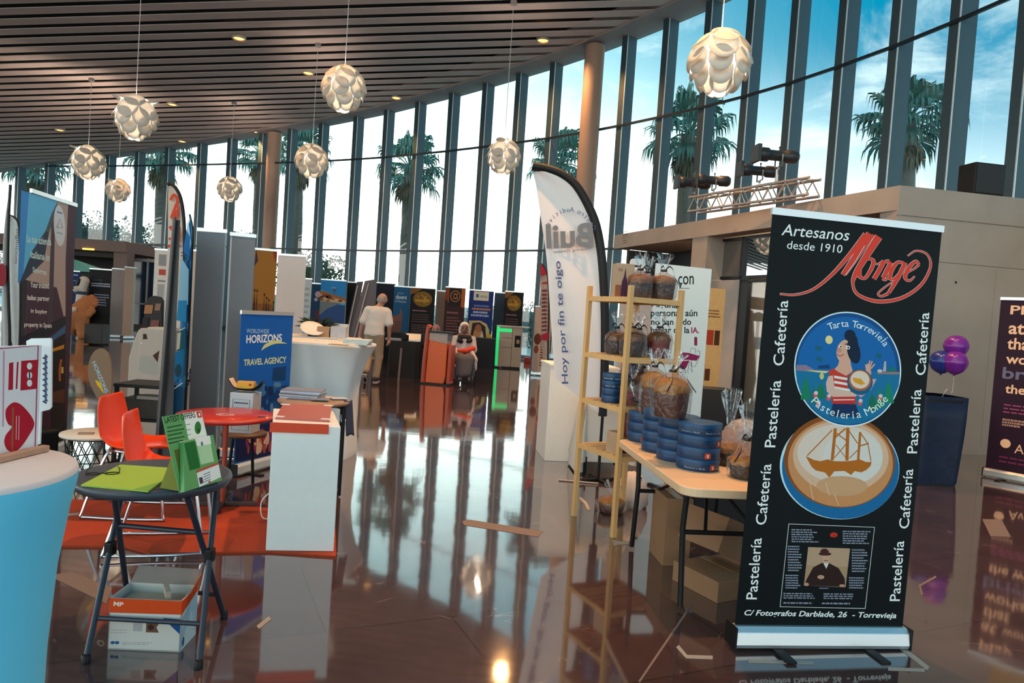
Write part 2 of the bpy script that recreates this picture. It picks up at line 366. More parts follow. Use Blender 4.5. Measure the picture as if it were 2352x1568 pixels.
fp = [(-36, -10)] + [(p[0], p[1]) for p in [(-36, 40.3)] + FAC] + [(9.1, -10)]
mb.slab(fp[::-1], -0.12, 0.0); o = mb.build('floor', M_fl); tag(o, kind='structure')
# outdoors
gm = mat('pale_paving', (0.74, 0.75, 0.72), 0.8, var=0.15, scale=0.6)
mb = MB(); mb.slab([(-150, -60), (150, -60), (150, 160), (-150, 160)], -0.3, -0.125); o = mb.build('ground', gm); tag(o, kind='structure')
# ceiling: slats over a dark void
mc = mat('ceiling_slat_brown', (0.80, 0.60, 0.53), 0.7, var=0.08, scale=3, bump=0.1)
md = mat('ceiling_void_black', (0.008, 0.008, 0.008), 0.9)
mb = MB(); y = 2.0
while y < 37.4:
    xe = fac_x(y + 0.21) - 0.2 / max(0.25, abs((fac_x(y - .5) - fac_x(y + .9)) and math.sin(math.atan2(1.4, fac_x(y - .5) - fac_x(y + .9)))))
    x0 = -36.0; n = 8
    for k in range(n):
        a = x0 + (xe - x0) * k / n; c = x0 + (xe - x0) * (k + 1) / n
        vs = []
        for X in (a, c):
            for (Y, dz) in ((y, 0), (y + 0.39, 0), (y + 0.39, 0.02), (y, 0.02)): vs.append((X, Y, ceil_z(X) + dz))
        mb.add(vs, [(0, 1, 5, 4), (1, 2, 6, 5), (2, 3, 7, 6), (3, 0, 4, 7)])
    mb.add([(xe, y, ceil_z(xe)), (xe, y + .43, ceil_z(xe)), (xe, y + .43, ceil_z(xe) + .02), (xe, y, ceil_z(xe) + .02)], [(0, 1, 2, 3)])
    y += 0.64
bp = [(-36, 2), (-36, 40.0)] + FAC + [(9.1, 2)]
for i in range(len(bp) - 1):
    for (p, q) in ((bp[i], bp[i + 1]),):
        if 0 < i < len(bp) - 1:
            A, B = p, q; C = (A[0], 2); D = (B[0], 2)
            if abs(A[0] - B[0]) > 1e-4: mb.add([(X, Y, ceil_z(X) + .55) for X, Y in (C, D, B, A)], [(0, 3, 2, 1)], 1)
o = mb.build('ceiling', [mc, md]); tag(o, kind='structure')
# soffit band following the glass
ms = mat('soffit_plaster', (0.43, 0.36, 0.335), 0.8, var=0.1, scale=4)
mb = MB(); A = []; B = []
for i, p in enumerate(FAC):
    t, n = fac_t(i); p = Vector(p); wd = 0.30 + 0.55 * min(1, i / 24)
    q = p + n * wd; r = p - n * 0.35
    A.append((q, ceil_z(q.x) - 0.05)); B.append((r, ceil_z(r.x) - 0.07))
vs = []; fs = []
for (q, zq), (r, zr) in zip(A, B): vs += [(q.x, q.y, zq), (r.x, r.y, zr), (r.x, r.y, zr + 0.6), (q.x, q.y, zq + 0.6)]
for i in range(len(FAC) - 1):
    for j in range(4): fs.append((4 * i + j, 4 * i + (j + 1) % 4, 4 * i + 4 + (j + 1) % 4, 4 * i + 4 + j))
mb.add(vs, fs); o = mb.build('trim_1', ms); tag(o, kind='structure')
# the glass front, bay by bay
gl = clear('window_glass', (0.84, 0.955, 0.965), 0.05, 0.01)
mm = mat('mullion_teal_grey', (0.055, 0.095, 0.115), 0.45, 0.2, var=0.1, scale=4)
mtrm = mat('transom_dark', (0.012, 0.022, 0.03), 0.4)
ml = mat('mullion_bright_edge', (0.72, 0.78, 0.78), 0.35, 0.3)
for i in range(len(FAC) - 1):
    p = Vector(FAC[i]); q = Vector(FAC[i + 1]); ti, ni = fac_t(i); d = (q - p).normalized(); n = Vector((d.y, -d.x))
    if n.dot(ni) < 0: n = -n
    m3 = lambda v, z: (v.x, v.y, z)
    mb = MB(); zt0 = ceil_z(p.x) - 0.07; zt1 = ceil_z(q.x) - 0.07; g0 = p - n * 0.22; g1 = q - n * 0.22
    vs = [m3(g0, 0.0), m3(g1, 0.0), m3(g1, zt1), m3(g0, zt0)]
    mb.add(vs, [(0, 1, 2, 3)]); w = mb.build('window_%d' % (i + 1), gl); tag(w, kind='structure')
    mb = MB(); wd, dp = 0.22, 0.41
    base = [p - ti * wd / 2 - ni * 0.26, p + ti * wd / 2 - ni * 0.26, p + ti * wd / 2 + ni * (dp - 0.26), p - ti * wd / 2 + ni * (dp - 0.26)]
    mb.slab([(b.x, b.y) for b in base], 0.0, zt0 + 0.02)
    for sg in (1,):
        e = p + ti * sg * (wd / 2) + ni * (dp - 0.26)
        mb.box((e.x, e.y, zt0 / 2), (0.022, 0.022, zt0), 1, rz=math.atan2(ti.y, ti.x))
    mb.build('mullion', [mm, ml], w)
    for z in (3.64, 7.3):
        if z < min(zt0, zt1) - 0.1:
            mb = MB(); mb.bar(m3(p + n * 0.18, z), m3(q + n * 0.18, z), 0.05, 0.065); mb.build('transom', mtrm, w)
    mb = MB(); mb.bar(m3(p - n * 0.15, 0.06), m3(q - n * 0.15, 0.06), 0.16, 0.12); mb.build('sill', mm, w)
# columns
mcol = mat('column_plaster', (0.46, 0.31, 0.23), 0.55, var=0.06, scale=3)
def column(px, py, dpx, nm):
    d = ray(px, py); t = (9.75 - EYE) / (d[2] - 0.095 * d[0]); P = Vector((d[0] * t, d[1] * t))
    r = dpx * P.y / FPX / 2; mb = MB(); mb.lathe([(r, 0), (r, ceil_z(P.x) - 0.1)], 36, (P.x, P.y, 0)); mb.lathe([(r * 1.02, 0), (r * 1.02, .12)], 36, (P.x, P.y, 0))
    o = mb.build(nm, mcol); tag(o, kind='structure'); return P
column(1368, 98, 44, 'column_1'); column(632, 300, 31, 'column_2')
# concrete block at the right
mk = mat('cast_concrete', (0.36, 0.30, 0.255), 0.8, var=0.16, scale=2.2, bump=0.25, bscale=30)
mdk = mat('dark_door_metal', (0.012, 0.014, 0.018), 0.4, 0.3)
K = Vector((4.93, 9.42)); Lf = Vector((2.25, 16.9)); u = (Lf - K).normalized(); vv = Vector((2.12, 0.36)).normalized(); inn = Vector((-u.y, u.x)); inn = inn if inn.x > 0 else -inn
back = Vector((0.3, 1.0)).normalized()
ztop = 3.5
def P2(s, dp): return K + u * s + inn * dp
mb = MB()
def seg(s0, s1, d0, d1, z0, z1, m=0):
    q = [P2(s0, d0), P2(s1, d0), P2(s1, d1), P2(s0, d1)]; q = [(a.x, a.y) for a in q]
    ar = sum(q[i][0] * q[(i + 1) % 4][1] - q[(i + 1) % 4][0] * q[i][1] for i in range(4))
    mb.slab(q if ar > 0 else q[::-1], z0, z1, m)
SL = (Lf - K).length
s1625, _ = VP(1622, 560, K, u); s1590, _ = VP(1588, 560, K, u); 
def sP(px, dp, py=720): return VP(px, py, K + inn * dp, u)[0]
s1640 = sP(1640, .36); s1690 = sP(1692, .36); s1775 = 1.0
seg(0, SL, 0, 0.35, ztop - 0.32, ztop)                       # long beam
seg(0, SL, 0.35, 2.2, ztop - 0.30, ztop - 0.12)              # roof slab behind the beam
seg(s1625 - 0.0, s1590 + 0.0, 0.02, 0.4, 0, ztop - 0.32)     # pillar
seg(0, max(0.05, s1775 - 0.9), 0.02, 0.4, 0, ztop - 0.32)
o = mb.build('wall_concrete', mk); tag(o, kind='structure')
# front (right) face: solid wall with a groove
mb = MB(); e = K + vv * 4.2; off = Vector((-vv.y, vv.x)); q = [K, e, e + off * 0.35, K + off * 0.35]
mb.slab([(a.x, a.y) for a in q], 0, ztop - 0.40); qi = [K + off * 0.02, e + off * 0.02, e + off * 0.33, K + off * 0.33]
mb.slab([(a.x, a.y) for a in qi], ztop - 0.40, ztop - 0.38); mb.slab([(a.x, a.y) for a in q], ztop - 0.38, ztop)
aw = Art(mb, (K.x, K.y, 0), (vv.x, vv.y, 0), (0, 0, 1), 4.2, 3.1); aw.base = 1
aw.line([(0.2, 2.55), (4.1, 2.55)], 0.008, '5a5048'); aw.line([(1.55, 0.1), (1.55, 2.5)], 0.004, '6a6058')
for (a_, b_) in ((0.95, 2.3), (2.5, 2.3), (2.5, 1.0)): aw.ell((a_, b_), 0.018, 0.018, '2c2622')
o = mb.build('wall_right', [mk] + aw.mats); tag(o, kind='structure')
mb = MB(); mb.bar((K.x - .004 * off.x, K.y - .012, 0.03), (e.x, e.y - .012, 0.03), 0.02, 0.06); o = mb.build('baseboard_right', mk); tag(o, kind='structure')
# dark recess walls behind the beam, and the glazed doors
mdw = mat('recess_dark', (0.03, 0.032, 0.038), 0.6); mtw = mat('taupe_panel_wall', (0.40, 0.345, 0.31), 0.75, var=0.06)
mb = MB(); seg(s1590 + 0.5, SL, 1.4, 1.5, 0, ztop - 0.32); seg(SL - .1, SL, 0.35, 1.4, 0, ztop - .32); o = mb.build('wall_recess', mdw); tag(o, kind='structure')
mb = MB(); seg(s1690 - 0.02, max(s1640, s1625 - .02), 0.34, 0.42, 0, 2.38); o = mb.build('wall_panel', mtw); tag(o, kind='structure')
def glassdoor(name, s0, s1, z0, z1, frame, panecol):
    global mb
    mb = MB(); seg(s0, s1, 0.40, 0.41, z0, z1); d = mb.build(name, panecol); tag(d, kind='structure')
    mb = MB(); w = 0.05
    seg(s0, s0 + w, 0.36, 0.44, z0, z1); seg(s1 - w, s1, 0.36, 0.44, z0, z1); seg(s0, s1, 0.36, 0.44, z1 - w, z1); seg(s0, s1, 0.36, 0.44, z0, z0 + w)
    mb.build('frame', frame, d); return d
gdk = clear('door_glass', (0.86, 0.86, 0.84), 0.03, 0.02, fres=.12); gdu = clear('upper_door_glass', (0.35, 0.38, 0.42), 0.42, 0.01)
d1 = glassdoor('window_40', s1690 - 0.02, s1640 + 0.1, 2.40, ztop - 0.34, mdk, gdu)
d2 = glassdoor('window_41', 0.2, s1690 - 0.03, 2.40, ztop - 0.34, mdk, gdu)
d3 = glassdoor('door_1', 0.2, s1690 - 0.03, 0.0, 2.38, mdk, gdk)
mb = MB(); seg(sP(1713, .36), s1690 - 0.02, 0.36, 0.45, 0, 2.4); mb.build('jamb', mdk, d3)
sH = sP(1757, .3); hp = P2(sH, 0.30)
mb = MB(); mb.tube([(hp.x, hp.y, 0.35), (hp.x, hp.y, 2.05)], 0.016); [mb.tube([(hp.x, hp.y, z), (P2(sH, .4).x, P2(sH, .4).y, z)], 0.01) for z in (0.5, 1.9)]
mb.build('handle', mat('brushed_steel', (0.55, 0.55, 0.55), 0.3, 0.9), d3)
mb = MB(); seg(-3.0, s1690 + 5, 2.0, 2.1, 0, 2.25); o = mb.build('wall_inside', mat('inner_wall_cream', (0.55, 0.47, 0.38), 0.8)); tag(o, kind='structure')
mb = MB(); seg(-3.0, s1690 + 5, 2.0, 2.1, 2.25, 3.3); o = mb.build('wall_inside_upper', mat('inner_wall_lamplit', (0.55, 0.33, 0.13), 0.8)); tag(o, kind='structure')  # warm lamplight on the upper wall put into its colour
ql = P2(s1690 - .5, 1.5); tl_ = thing('wall_lamp', 'small bright lamp seen inside the glass door right of the display board', 'lamp', (ql.x, ql.y, 2.15)); mb_ = MB(); mb_.ball((0, 0, 0), .05, 0, 12, 8); mb_.build('globe', glow('warm_globe', (1, .9, .75), 8.0), tl_); mb_ = MB(); hq = P2(s1690 - .5, 2.0) - P2(s1690 - .5, 1.5); mb_.tube([(0, 0, 0), (hq.x, hq.y, 0)], .012); mb_.build('arm', mdk, tl_)
ll = bpy.data.lights.new('wall_lamp_light', 'POINT'); ll.energy = 70; ll.color = (1, .80, .55); ll.shadow_soft_size = .06; lo2 = bpy.data.objects.new('wall_lamp_light', ll); COL.objects.link(lo2); lo2.parent = tl_; lo2.location = (-.1 * inn.x, -.1 * inn.y, .35)
# raised mark cast in the beam
mb = MB(); sa, za = VP(1436, 545, K, u); A0 = P2(sa, 0)
a = Art(mb, (A0.x, A0.y, 0), (-u.x, -u.y, 0), (0, 0, 1), 1, 1, eps=0.004); k_ = 'd0'
em = mat('cast_mark', (0.10, 0.075, 0.06), 0.8)
for (x0, y0, x1, y1) in ((0, .16, .2, .16), (0, .16, 0, .02), (0, .09, .1, .09), (.1, .16, .1, .02), (.2, .16, .2, .02), (.1, .09, .2, .09), (0, .02, .1, .02), (0, -.04, .2, -.04), (0, -.1, .2, -.1), (.1, -.04, .1, -.1)):
    a.line([(x0 - .1, za + y0 - .03), (x1 - .1, za + y1 - .03)], 0.012, em)
o = mb.build('beam_emblem', a.mats); tag(o, 'dark square emblem set into the brown beam above the wooden shelf stand', 'emblem')
# dark pavilion far left
mp_ = mat('pavilion_brown', (0.17, 0.115, 0.10), 0.7, var=0.08); mpd = mat('pavilion_dark', (0.016, 0.014, 0.014), 0.7)
A_ = AT(-120, 555, 26.5); B_ = AT(405, 575, 30.0); zt = 3.2
mb = MB(); mb.box(((A_.x + B_.x) / 2, 28.2, zt - 0.2), (B_.x - A_.x, 4.2, 0.4)); mb.box((B_.x - .25, 26.5, 1.4), (0.5, .5, 2.8)); o = mb.build('wall_pavilion', mp_); tag(o, kind='structure')
mb = MB(); mb.box(((A_.x + B_.x) / 2, 30.1, 1.4), (B_.x - A_.x, 0.1, 2.8)); mb.box(((A_.x + B_.x) / 2, 26.6, 2.72), (B_.x - A_.x - .1, 0.1, 0.26)); o = mb.build('wall_pavilion_dark', mpd); tag(o, kind='structure')
x0 = AT(290, 640, 27.5).x; x1 = AT(355, 640, 27.5).x
mb = MB(); mb.box(((x0 + x1) / 2, 27.5, 1.4), (x1 - x0, 0.03, 2.5)); w = mb.build('window_42', mat('dark_blue_glass', (0.012, 0.03, 0.06), 0.12, var=0.3, scale=2)); tag(w, kind='structure')
mb = MB(); [mb.box((x, 27.45, 1.4), (0.06, 0.06, 2.6)) for x in (x0, x1 - .25)]; mb.box(((x0 + x1) / 2, 27.45, 0.95), (x1 - x0, 0.06, 0.06)); mb.box(((x0 + x1) / 2, 27.45, 2.62), (x1 - x0, 0.08, 0.12)); mb.build('frame', mat('grey_frame', (0.3, 0.3, 0.32), 0.5), w)
# strip light under the pavilion edge
q0 = AT(190, 573, 26.08); q1 = AT(216, 574, 26.08); q0.z = q1.z = 2.83
mb = MB(); mb.bar(q0, q1, 0.05, 0.06); o = mb.build('strip_light', glow('amber_glow', (1.0, 0.42, 0.06), 3.0)); tag(o, 'amber strip light under the brown edge beam at far left', 'light')
# ================================================================== OUTDOORS
mtr = mat('palm_trunk', (0.20, 0.17, 0.145), 0.9, var=0.3, scale=6, bump=0.4); mfr = mat('palm_frond', (0.10, 0.24, 0.20), 0.7, var=0.3, scale=2); mdf = mat('dead_frond', (0.17, 0.15, 0.10), 0.85)
def fan_frond(mb, base, yaw, pitch, ln, m, r):
    """petiole and a ragged fan of leaf blades"""
    d = Vector((math.cos(yaw) * math.cos(pitch), math.sin(yaw) * math.cos(pitch), math.sin(pitch))); side = Vector((-math.sin(yaw), math.cos(yaw), 0)); up = side.cross(d) * -1
    tip = Vector(base) + d * ln * 0.55; mid = (Vector(base) + tip) / 2 + Vector((0, 0, ln * 0.05))
    mb.tube([base, mid, tip], [0.035, 0.025, 0.02], m, 4)
    for k in range(17):
        a = (k - 8) / 8 * math.radians(100) + r.uniform(-.05, .05); L = ln * r.uniform(0.5, 0.68) * (1 - 0.25 * abs(k - 8) / 8)
        e = d * math.cos(a) + side * math.sin(a); p1 = tip + e * L * 0.55 + up * 0.04 * L; p2 = tip + e * L * 0.8 + Vector((0, 0, -0.32 * L * r.uniform(0.8, 1.3))); w = e.cross(up).normalized() * L * 0.062
        p15 = tip + e * L * 0.72 + Vector((0, 0, -0.06 * L))
        mb.add([tip, p1 + w, p15 + w * .8, p2 + Vector((0, 0, -.14 * L)), p15 - w * .8, p1 - w], [(0, 1, 5), (1, 2, 4, 5), (2, 3, 4)], m)
def make_palm(label, px, py, Y, group, spread=2.3, seed=1, h=None):
    """crown centre seen at px, py"""
    P = AT(px, py, Y); r = random.Random(seed); zc = P.z
    t = thing('fan_palm', label, 'palm tree', (P.x, P.y, -0.12), 0, group)
    mb = MB(); mb.tube([(0.15 * math.sin(z * .5) * .4, 0, z) for z in np.linspace(0, zc, 14)], [0.36 - 0.1 * k / 13 + r.uniform(-.02, .02) for k in range(14)], 0, 12); mb.build('trunk', mtr, t)
    mb = MB(); c = Vector((0, 0, zc + .1))
    for k in range(30):
        ya = k * 2.399 + r.uniform(-.2, .2); pi_ = math.radians(88 - 122 * (k / 29) ** 0.85 + r.uniform(-8, 8)); fan_frond(mb, c, ya, pi_, spread * r.uniform(0.8, 1.05), 0, r)
    mb.build('crown', mfr, t)
    mb = MB()
    for k in range(16): fan_frond(mb, c - Vector((0, 0, .3)), k * 2.399, math.radians(-58 - 26 * r.random()), spread * .7, 0, r)
    mb.build('dead_frond_skirt', mdf, t); return t
G = 'palms outside the glass front'
make_palm('dark fan palm outside the glass at far right, above the concrete block', 2085, 275, 19.0, G, 1.38, 1)
make_palm('fan palm outside just behind the white pendant lamp near the top right', 1585, 305, 26.0, G, 1.8, 2)
make_palm('fan palm whose crown shows just left of the tan column beside the feather flag', 1290, 375, 33.0, G, 1.75, 3)
make_palm('fan palm outside in the middle, above the man in the white shirt', 942, 385, 36.0, G, 1.95, 4)
make_palm('fan palm crown just right of the brown column behind a pendant lamp', 690, 355, 40.0, G, 2.0, 5)
make_palm('fan palm just left of the brown column by the grey panels', 600, 355, 45.0, G, 1.9, 6)
make_palm('thick fan palm behind the red and white feather flag at the left', 374, 350, 42.0, G, 2.3, 7)
make_palm('fan palm at far left behind the blue sky banner', 82, 385, 42.0, G, 2.1, 8)
mlf = [mat('leaf_grey_green', (0.16, 0.22, 0.19), 0.8, var=0.35, scale=1.5), mat('leaf_dark', (0.10, 0.14, 0.12), 0.8, var=0.35, scale=1.5), mat('leaf_olive', (0.12, 0.14, 0.075), 0.8, var=0.3, scale=1.5)]
mst = mat('bark', (0.12, 0.10, 0.08), 0.9)
def make_tree(name, label, cat, x, y, w, h, seed, m, group, trunk=True, low=0.25):
    r = random.Random(seed); t = thing(name, label, cat, (x, y, -0.12), 0, group)
    if trunk:
        mb = MB(); mb.tube([(0, 0, 0), (0.1, 0, h * .3), (0, 0.05, h * .6)], [.14, .1, .05], 0, 8)
        for k in range(5): mb.tube([(0, 0, h * .35), (math.cos(k * 1.3) * w * .3, math.sin(k * 1.3) * w * .3, h * .7)], [.06, .02], 0, 5)
        mb.build('trunk', mst, t)
    mb = MB(); C = [(r.uniform(-.32, .32) * w, r.uniform(-.32, .32) * w, h * r.uniform(low + .15, .82), w * r.uniform(.16, .28)) for _ in range(13)]
    for k in range(3000):
        cx, cy, cz, cr_ = C[k % 13]; v = Vector((r.gauss(0, 1), r.gauss(0, 1), r.gauss(0, 1))).normalized() * cr_ * r.uniform(.55, 1.1); p = Vector((cx, cy, cz)) + v
        a = Vector((r.gauss(0, 1), r.gauss(0, 1), r.gauss(0, 1))).normalized(); b = a.orthogonal().normalized(); s_ = r.uniform(.05, .11) * (0.7 + w * .12)
        mb.add([p + a * s_, p + b * s_ * .5, p - a * s_, p - b * s_ * .5], [(0, 1, 2, 3)])
    mb.build('foliage', m, t); return t
G2 = 'low trees outside the glass'
for k, (px, py, Y, w, m, lb) in enumerate([(215, 528, 44, 3.4, 1, 'low tree outside whose top clears the brown beam behind the blue sky banner'), (275, 520, 49, 4.2, 0, 'grey green tree outside directly below the smallest left pendant lamp'),
        (345, 530, 44, 3.6, 0, 'low bushy tree outside left of the red lettered feather flag'), (488, 520, 43, 3.4, 0, 'low grey green tree above the left grey panel'), (570, 530, 51, 2.6, 0, 'small low tree above the right grey panel'),
        (735, 590, 38, 3.4, 2, 'olive green tree outside behind the beach photo banner'), (700, 620, 41, 2.6, 0, 'grey tree seen between the white banner back and the beach banner'), (172, 530, 46, 3, 0, 'low tree outside touching the edge of the oval logo banner'), (40, 560, 46, 5, 1, 'dark low tree behind the two feather flags at far left')]):
    P = AT(px, py, Y); make_tree('low_tree', lb, 'tree', P.x, P.y, w * 1.25, P.z + .75, 20 + k, mlf[m], G2)
# clipped hedge and wall seen through the lower panes
for k, (px, Y, w, h, lb) in enumerate([(1212, 36, 3.2, 2.2, 'teal green hedge outside right of the green lit kiosk'), (1140, 41, 3.0, 1.6, 'hedge outside behind the blue banner with the arch photo'), (860, 45, 3.0, 1.5, 'hedge outside behind the man in the white shirt'), (1050, 46, 3, 1.5, 'hedge outside behind the brown emblem banner'), (1310, 32, 3, 1.7, 'hedge outside behind the large white feather flag')]):
    P = AT(px, 720, Y); make_tree('hedge', lb, 'hedge', P.x, P.y, w, h, 50 + k, mlf[0], 'hedges beyond the glass', False, .0)
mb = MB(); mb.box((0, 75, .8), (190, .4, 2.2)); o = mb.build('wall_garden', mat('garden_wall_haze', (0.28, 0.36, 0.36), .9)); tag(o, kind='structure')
# ================================================================== PENDANT LAMPS
mpt = mat('lamp_petal_white', (0.80, 0.76, 0.70), 0.6, var=0.03)
def translucent(m, share, col):
    t = m.node_tree; b = t.nodes['Principled BSDF']; o = t.nodes['Material Output']; q = t.nodes.new('ShaderNodeBsdfTranslucent'); q.inputs[0].default_value = col + (1,)
    x = t.nodes.new('ShaderNodeMixShader'); x.inputs[0].default_value = share; t.links.new(b.outputs[0], x.inputs[1]); t.links.new(q.outputs[0], x.inputs[2]); t.links.new(x.outputs[0], o.inputs['Surface'])
translucent(mpt, .27, (.85, .8, .72)); mbulb = glow('lamp_bulb', (1.0, 0.92, 0.82), 14.0); mcord = mat('lamp_cord', (0.75, 0.73, 0.7), 0.5); mcan = mat('lamp_canopy', (0.35, 0.3, 0.28), 0.5)
def petal(mb, az, tilt, R0, r, el, seed):
    """a slightly cupped disc lying on the sphere at azimuth az, elevation el, tipped out by tilt"""
    n = Vector((math.cos(el) * math.cos(az), math.cos(el) * math.sin(az), math.sin(el))); e = Vector((-math.sin(az), math.cos(az), 0)); up = n.cross(e)
    c = n * R0; nn = (n * math.cos(tilt) + up * math.sin(tilt)).normalized(); uu = nn.cross(e) * 1.0
    V = [c - nn * r * .16]; F = []
    for i in range(2):
        q = r * (i + 1) / 2
        for j in range(18):
            a = 2 * math.pi * j / 18; V.append(c + e * q * math.cos(a) + uu * q * math.sin(a) * 1.12 - nn * r * .16 * (1 - ((i + 1) / 2) ** 2))
    for j in range(18):
        k = (j + 1) % 18; F.append((0, 1 + j, 1 + k)); F.append((1 + j, 19 + j, 19 + k, 1 + k))
    mb.add(V, F, 0, True)
def make_lamp(px, py, Y, label, dpx, yaw=0.0, up=()):
    P = AT(px, py, Y); D = dpx * Y / FPX; R0 = D / 2 * .86
    t = thing('petal_pendant_lamp', label, 'pendant lamp', P, yaw, 'white petal pendant lamps')
    rows = [(-62, 5, .40, 42), (-38, 6, .42, 30), (-12, 7, .43, 20), (14, 6, .52, 10), (46, 5, .50, 2)]
    for ri, (el, n, rr, ti) in enumerate(rows):
        for k in range(n):
            mb = MB()
            az = 2 * math.pi * (k + .5 * (ri % 2)) / n; tt = math.radians(ti)
            if ri == 4 and k in up: tt = math.radians(62); petal(mb, az, tt, R0 * 1.12, R0 * .36, math.radians(el - 2), 0)
            else: petal(mb, az, tt, R0, R0 * rr * 1.06, math.radians(el), 0)
            mb.build('petal', mpt, t, thick=.006)
    mb = MB()
    for k in range(6):
        az = 2 * math.pi * k / 6; mb.tube([(R0 * .75 * math.cos(az) * math.cos(e), R0 * .75 * math.sin(az) * math.cos(e), R0 * .75 * math.sin(e)) for e in np.radians([-60, -20, 20, 60, 90])], .006, 0, 5)
    mb.build('frame', mat('lamp_wire', (0.6, .62, .62), .3, .7), t)
    mb = MB(); mb.ball((0, 0, -R0 * .3), R0 * .22, 0, 14, 10); mb.build('bulb', mbulb, t)
    zc = ceil_z(P.x) - P.z - 0.02
    mb = MB(); mb.tube([(0, 0, .1), (0, 0, zc)], .008, 0, 6); mb.build('cord', mcord, t)
    mb = MB(); mb.lathe([(.09, zc - .07), (.09, zc + .02)], 16); mb.build('ceiling_rose', mcan, t)
    l = bpy.data.lights.new('lamp_glow', 'POINT'); l.energy = 300; l.color = (1, .9, .78); l.shadow_soft_size = R0 * .2; lo_ = bpy.data.objects.new('lamp_glow', l); COL.objects.link(lo_); lo_.parent = t
    lo_.location = (0, 0, -R0 * .62)
    l2 = bpy.data.lights.new('added_ceiling_fill', 'POINT'); l2.energy = 230; l2.color = (1, .82, .66); l2.shadow_soft_size = R0 * .2; o2 = bpy.data.objects.new('added_ceiling_fill', l2); COL.objects.link(o2); o2.parent = t; o2.location = (0, 0, R0 * .45)  # second light added inside each pendant to brighten the ceiling
    return t
make_lamp(790, 200, 15.6, 'white petal pendant lamp hanging against the slats, on a bright cord at the top middle', 99, .3)
make_lamp(311, 266, 16.2, 'white petal pendant lamp with two tipped up petals hanging against the slats at left', 96, .1, (0, 3))
make_lamp(1653, 138, 10.8, 'large white petal pendant lamp against the blue sky at the upper right', 140, .9, (5,))
make_lamp(716, 367, 21.6, 'white petal pendant lamp just right of the brown column', 74, .5, (1,))
make_lamp(202, 370, 24.0, 'white petal pendant lamp overlapping the lower ceiling edge at far left', 74, .2, (1, 3))
make_lamp(1157, 356, 19.1, 'white petal pendant lamp just left of the tall white feather flag', 78, .7, (3,))
make_lamp(528, 432, 27.0, 'small warm petal pendant lamp left of the brown column, above the grey panels', 54, .4, (1,))
make_lamp(271, 435, 27.0, 'small petal pendant lamp above the brown beam at left', 52, .6, (2, 3))
# ------------------------------------------------------------------ recessed downlights
mdl = glow('downlight_lens', (1.0, 0.50, 0.13), 3.2); mdr = mat('downlight_ring', (0.6, .5, .4), .4, .5)
def downlight(x, y, label, power=120, spread=58):
    z = ceil_z(x)
    if not label:                                   # unseen fixtures added for warm fill, parented to the ceiling
        mb = MB(); mb.lathe([(.01, z - .06), (.10, z - .045), (.165, z - .01)], 20, (x, y, 0), cap=(True, False)); mb.build('downlight', mdl, bpy.data.objects['ceiling'])
        l = bpy.data.lights.new('downlight_beam', 'SPOT'); l.energy = power; l.color = (1.0, .50, .19); l.spot_size = math.radians(spread); l.spot_blend = .6; l.shadow_soft_size = .12
        o = bpy.data.objects.new('downlight_beam', l); COL.objects.link(o); o.parent = bpy.data.objects['ceiling']; o.location = (x, y, z - .08); return
    t = thing('recessed_downlight', label, 'downlight', (x, y, z), 0, 'amber downlights between the ceiling slats')
    mb = MB(); mb.lathe([(.17, -.05), (.20, -.05), (.20, .04), (.17, .04)], 20, cap=(False, False)); mb.build('ring', mdr, t)
    mb = MB(); mb.lathe([(.01, -.06), (.10, -.045), (.165, -.01)], 20, cap=(True, False)); mb.build('lens', mdl, t)
    l = bpy.data.lights.new('downlight_beam', 'SPOT'); l.energy = power; l.color = (1.0, .50, .19); l.spot_size = math.radians(spread); l.spot_blend = .6; l.shadow_soft_size = .12
    o = bpy.data.objects.new('downlight_beam', l); COL.objects.link(o); o.parent = t; o.location = (0, 0, -.08)
def ceil_px(px, py):
    d = ray(px, py); t = (9.75 - EYE) / (d[2] - 0.095 * d[0]); return d[0] * t, d[1] * t
for px, py, lb in [(549, 86, 'brightest amber downlight, nearest in the slatted ceiling'), (708, 166, 'amber downlight in the slats just left of the lamp on the bright cord'), (396, 238, 'amber downlight just right of the lamp with two tipped up petals'),
        (138, 297, 'amber downlight at far left in the slats'), (418, 323, 'amber downlight near the ceiling edge above the left windows'), (910, 223, 'amber downlight near the ceiling edge right of the lamp on the bright cord'), (1247, 91, 'amber downlight in the slats left of the tan column'),
        (586, 301, 'faint amber downlight at the ceiling edge near the brown column')]:
    x, y = ceil_px(px, py); downlight(x, y, lb, 1000 if px == 1247 else 750, 150 if px == 1247 else 80)

for k, (x, y, pw) in enumerate([(-4.5, 5.5, 600), (-1.0, 5.0, 500), (1.4, 5.0, 2000), (5.0, 5.2, 600), (-7.5, 9.5, 700), (-3.0, 10.5, 700), (1.6, 9.8, 2000), (2.0, 13.5, 1800), (-11, 14, 700), (-5.5, 15, 700)]):  # unseen downlights added to warm and brighten the stands below
    downlight(x, y, None, pw, 80)
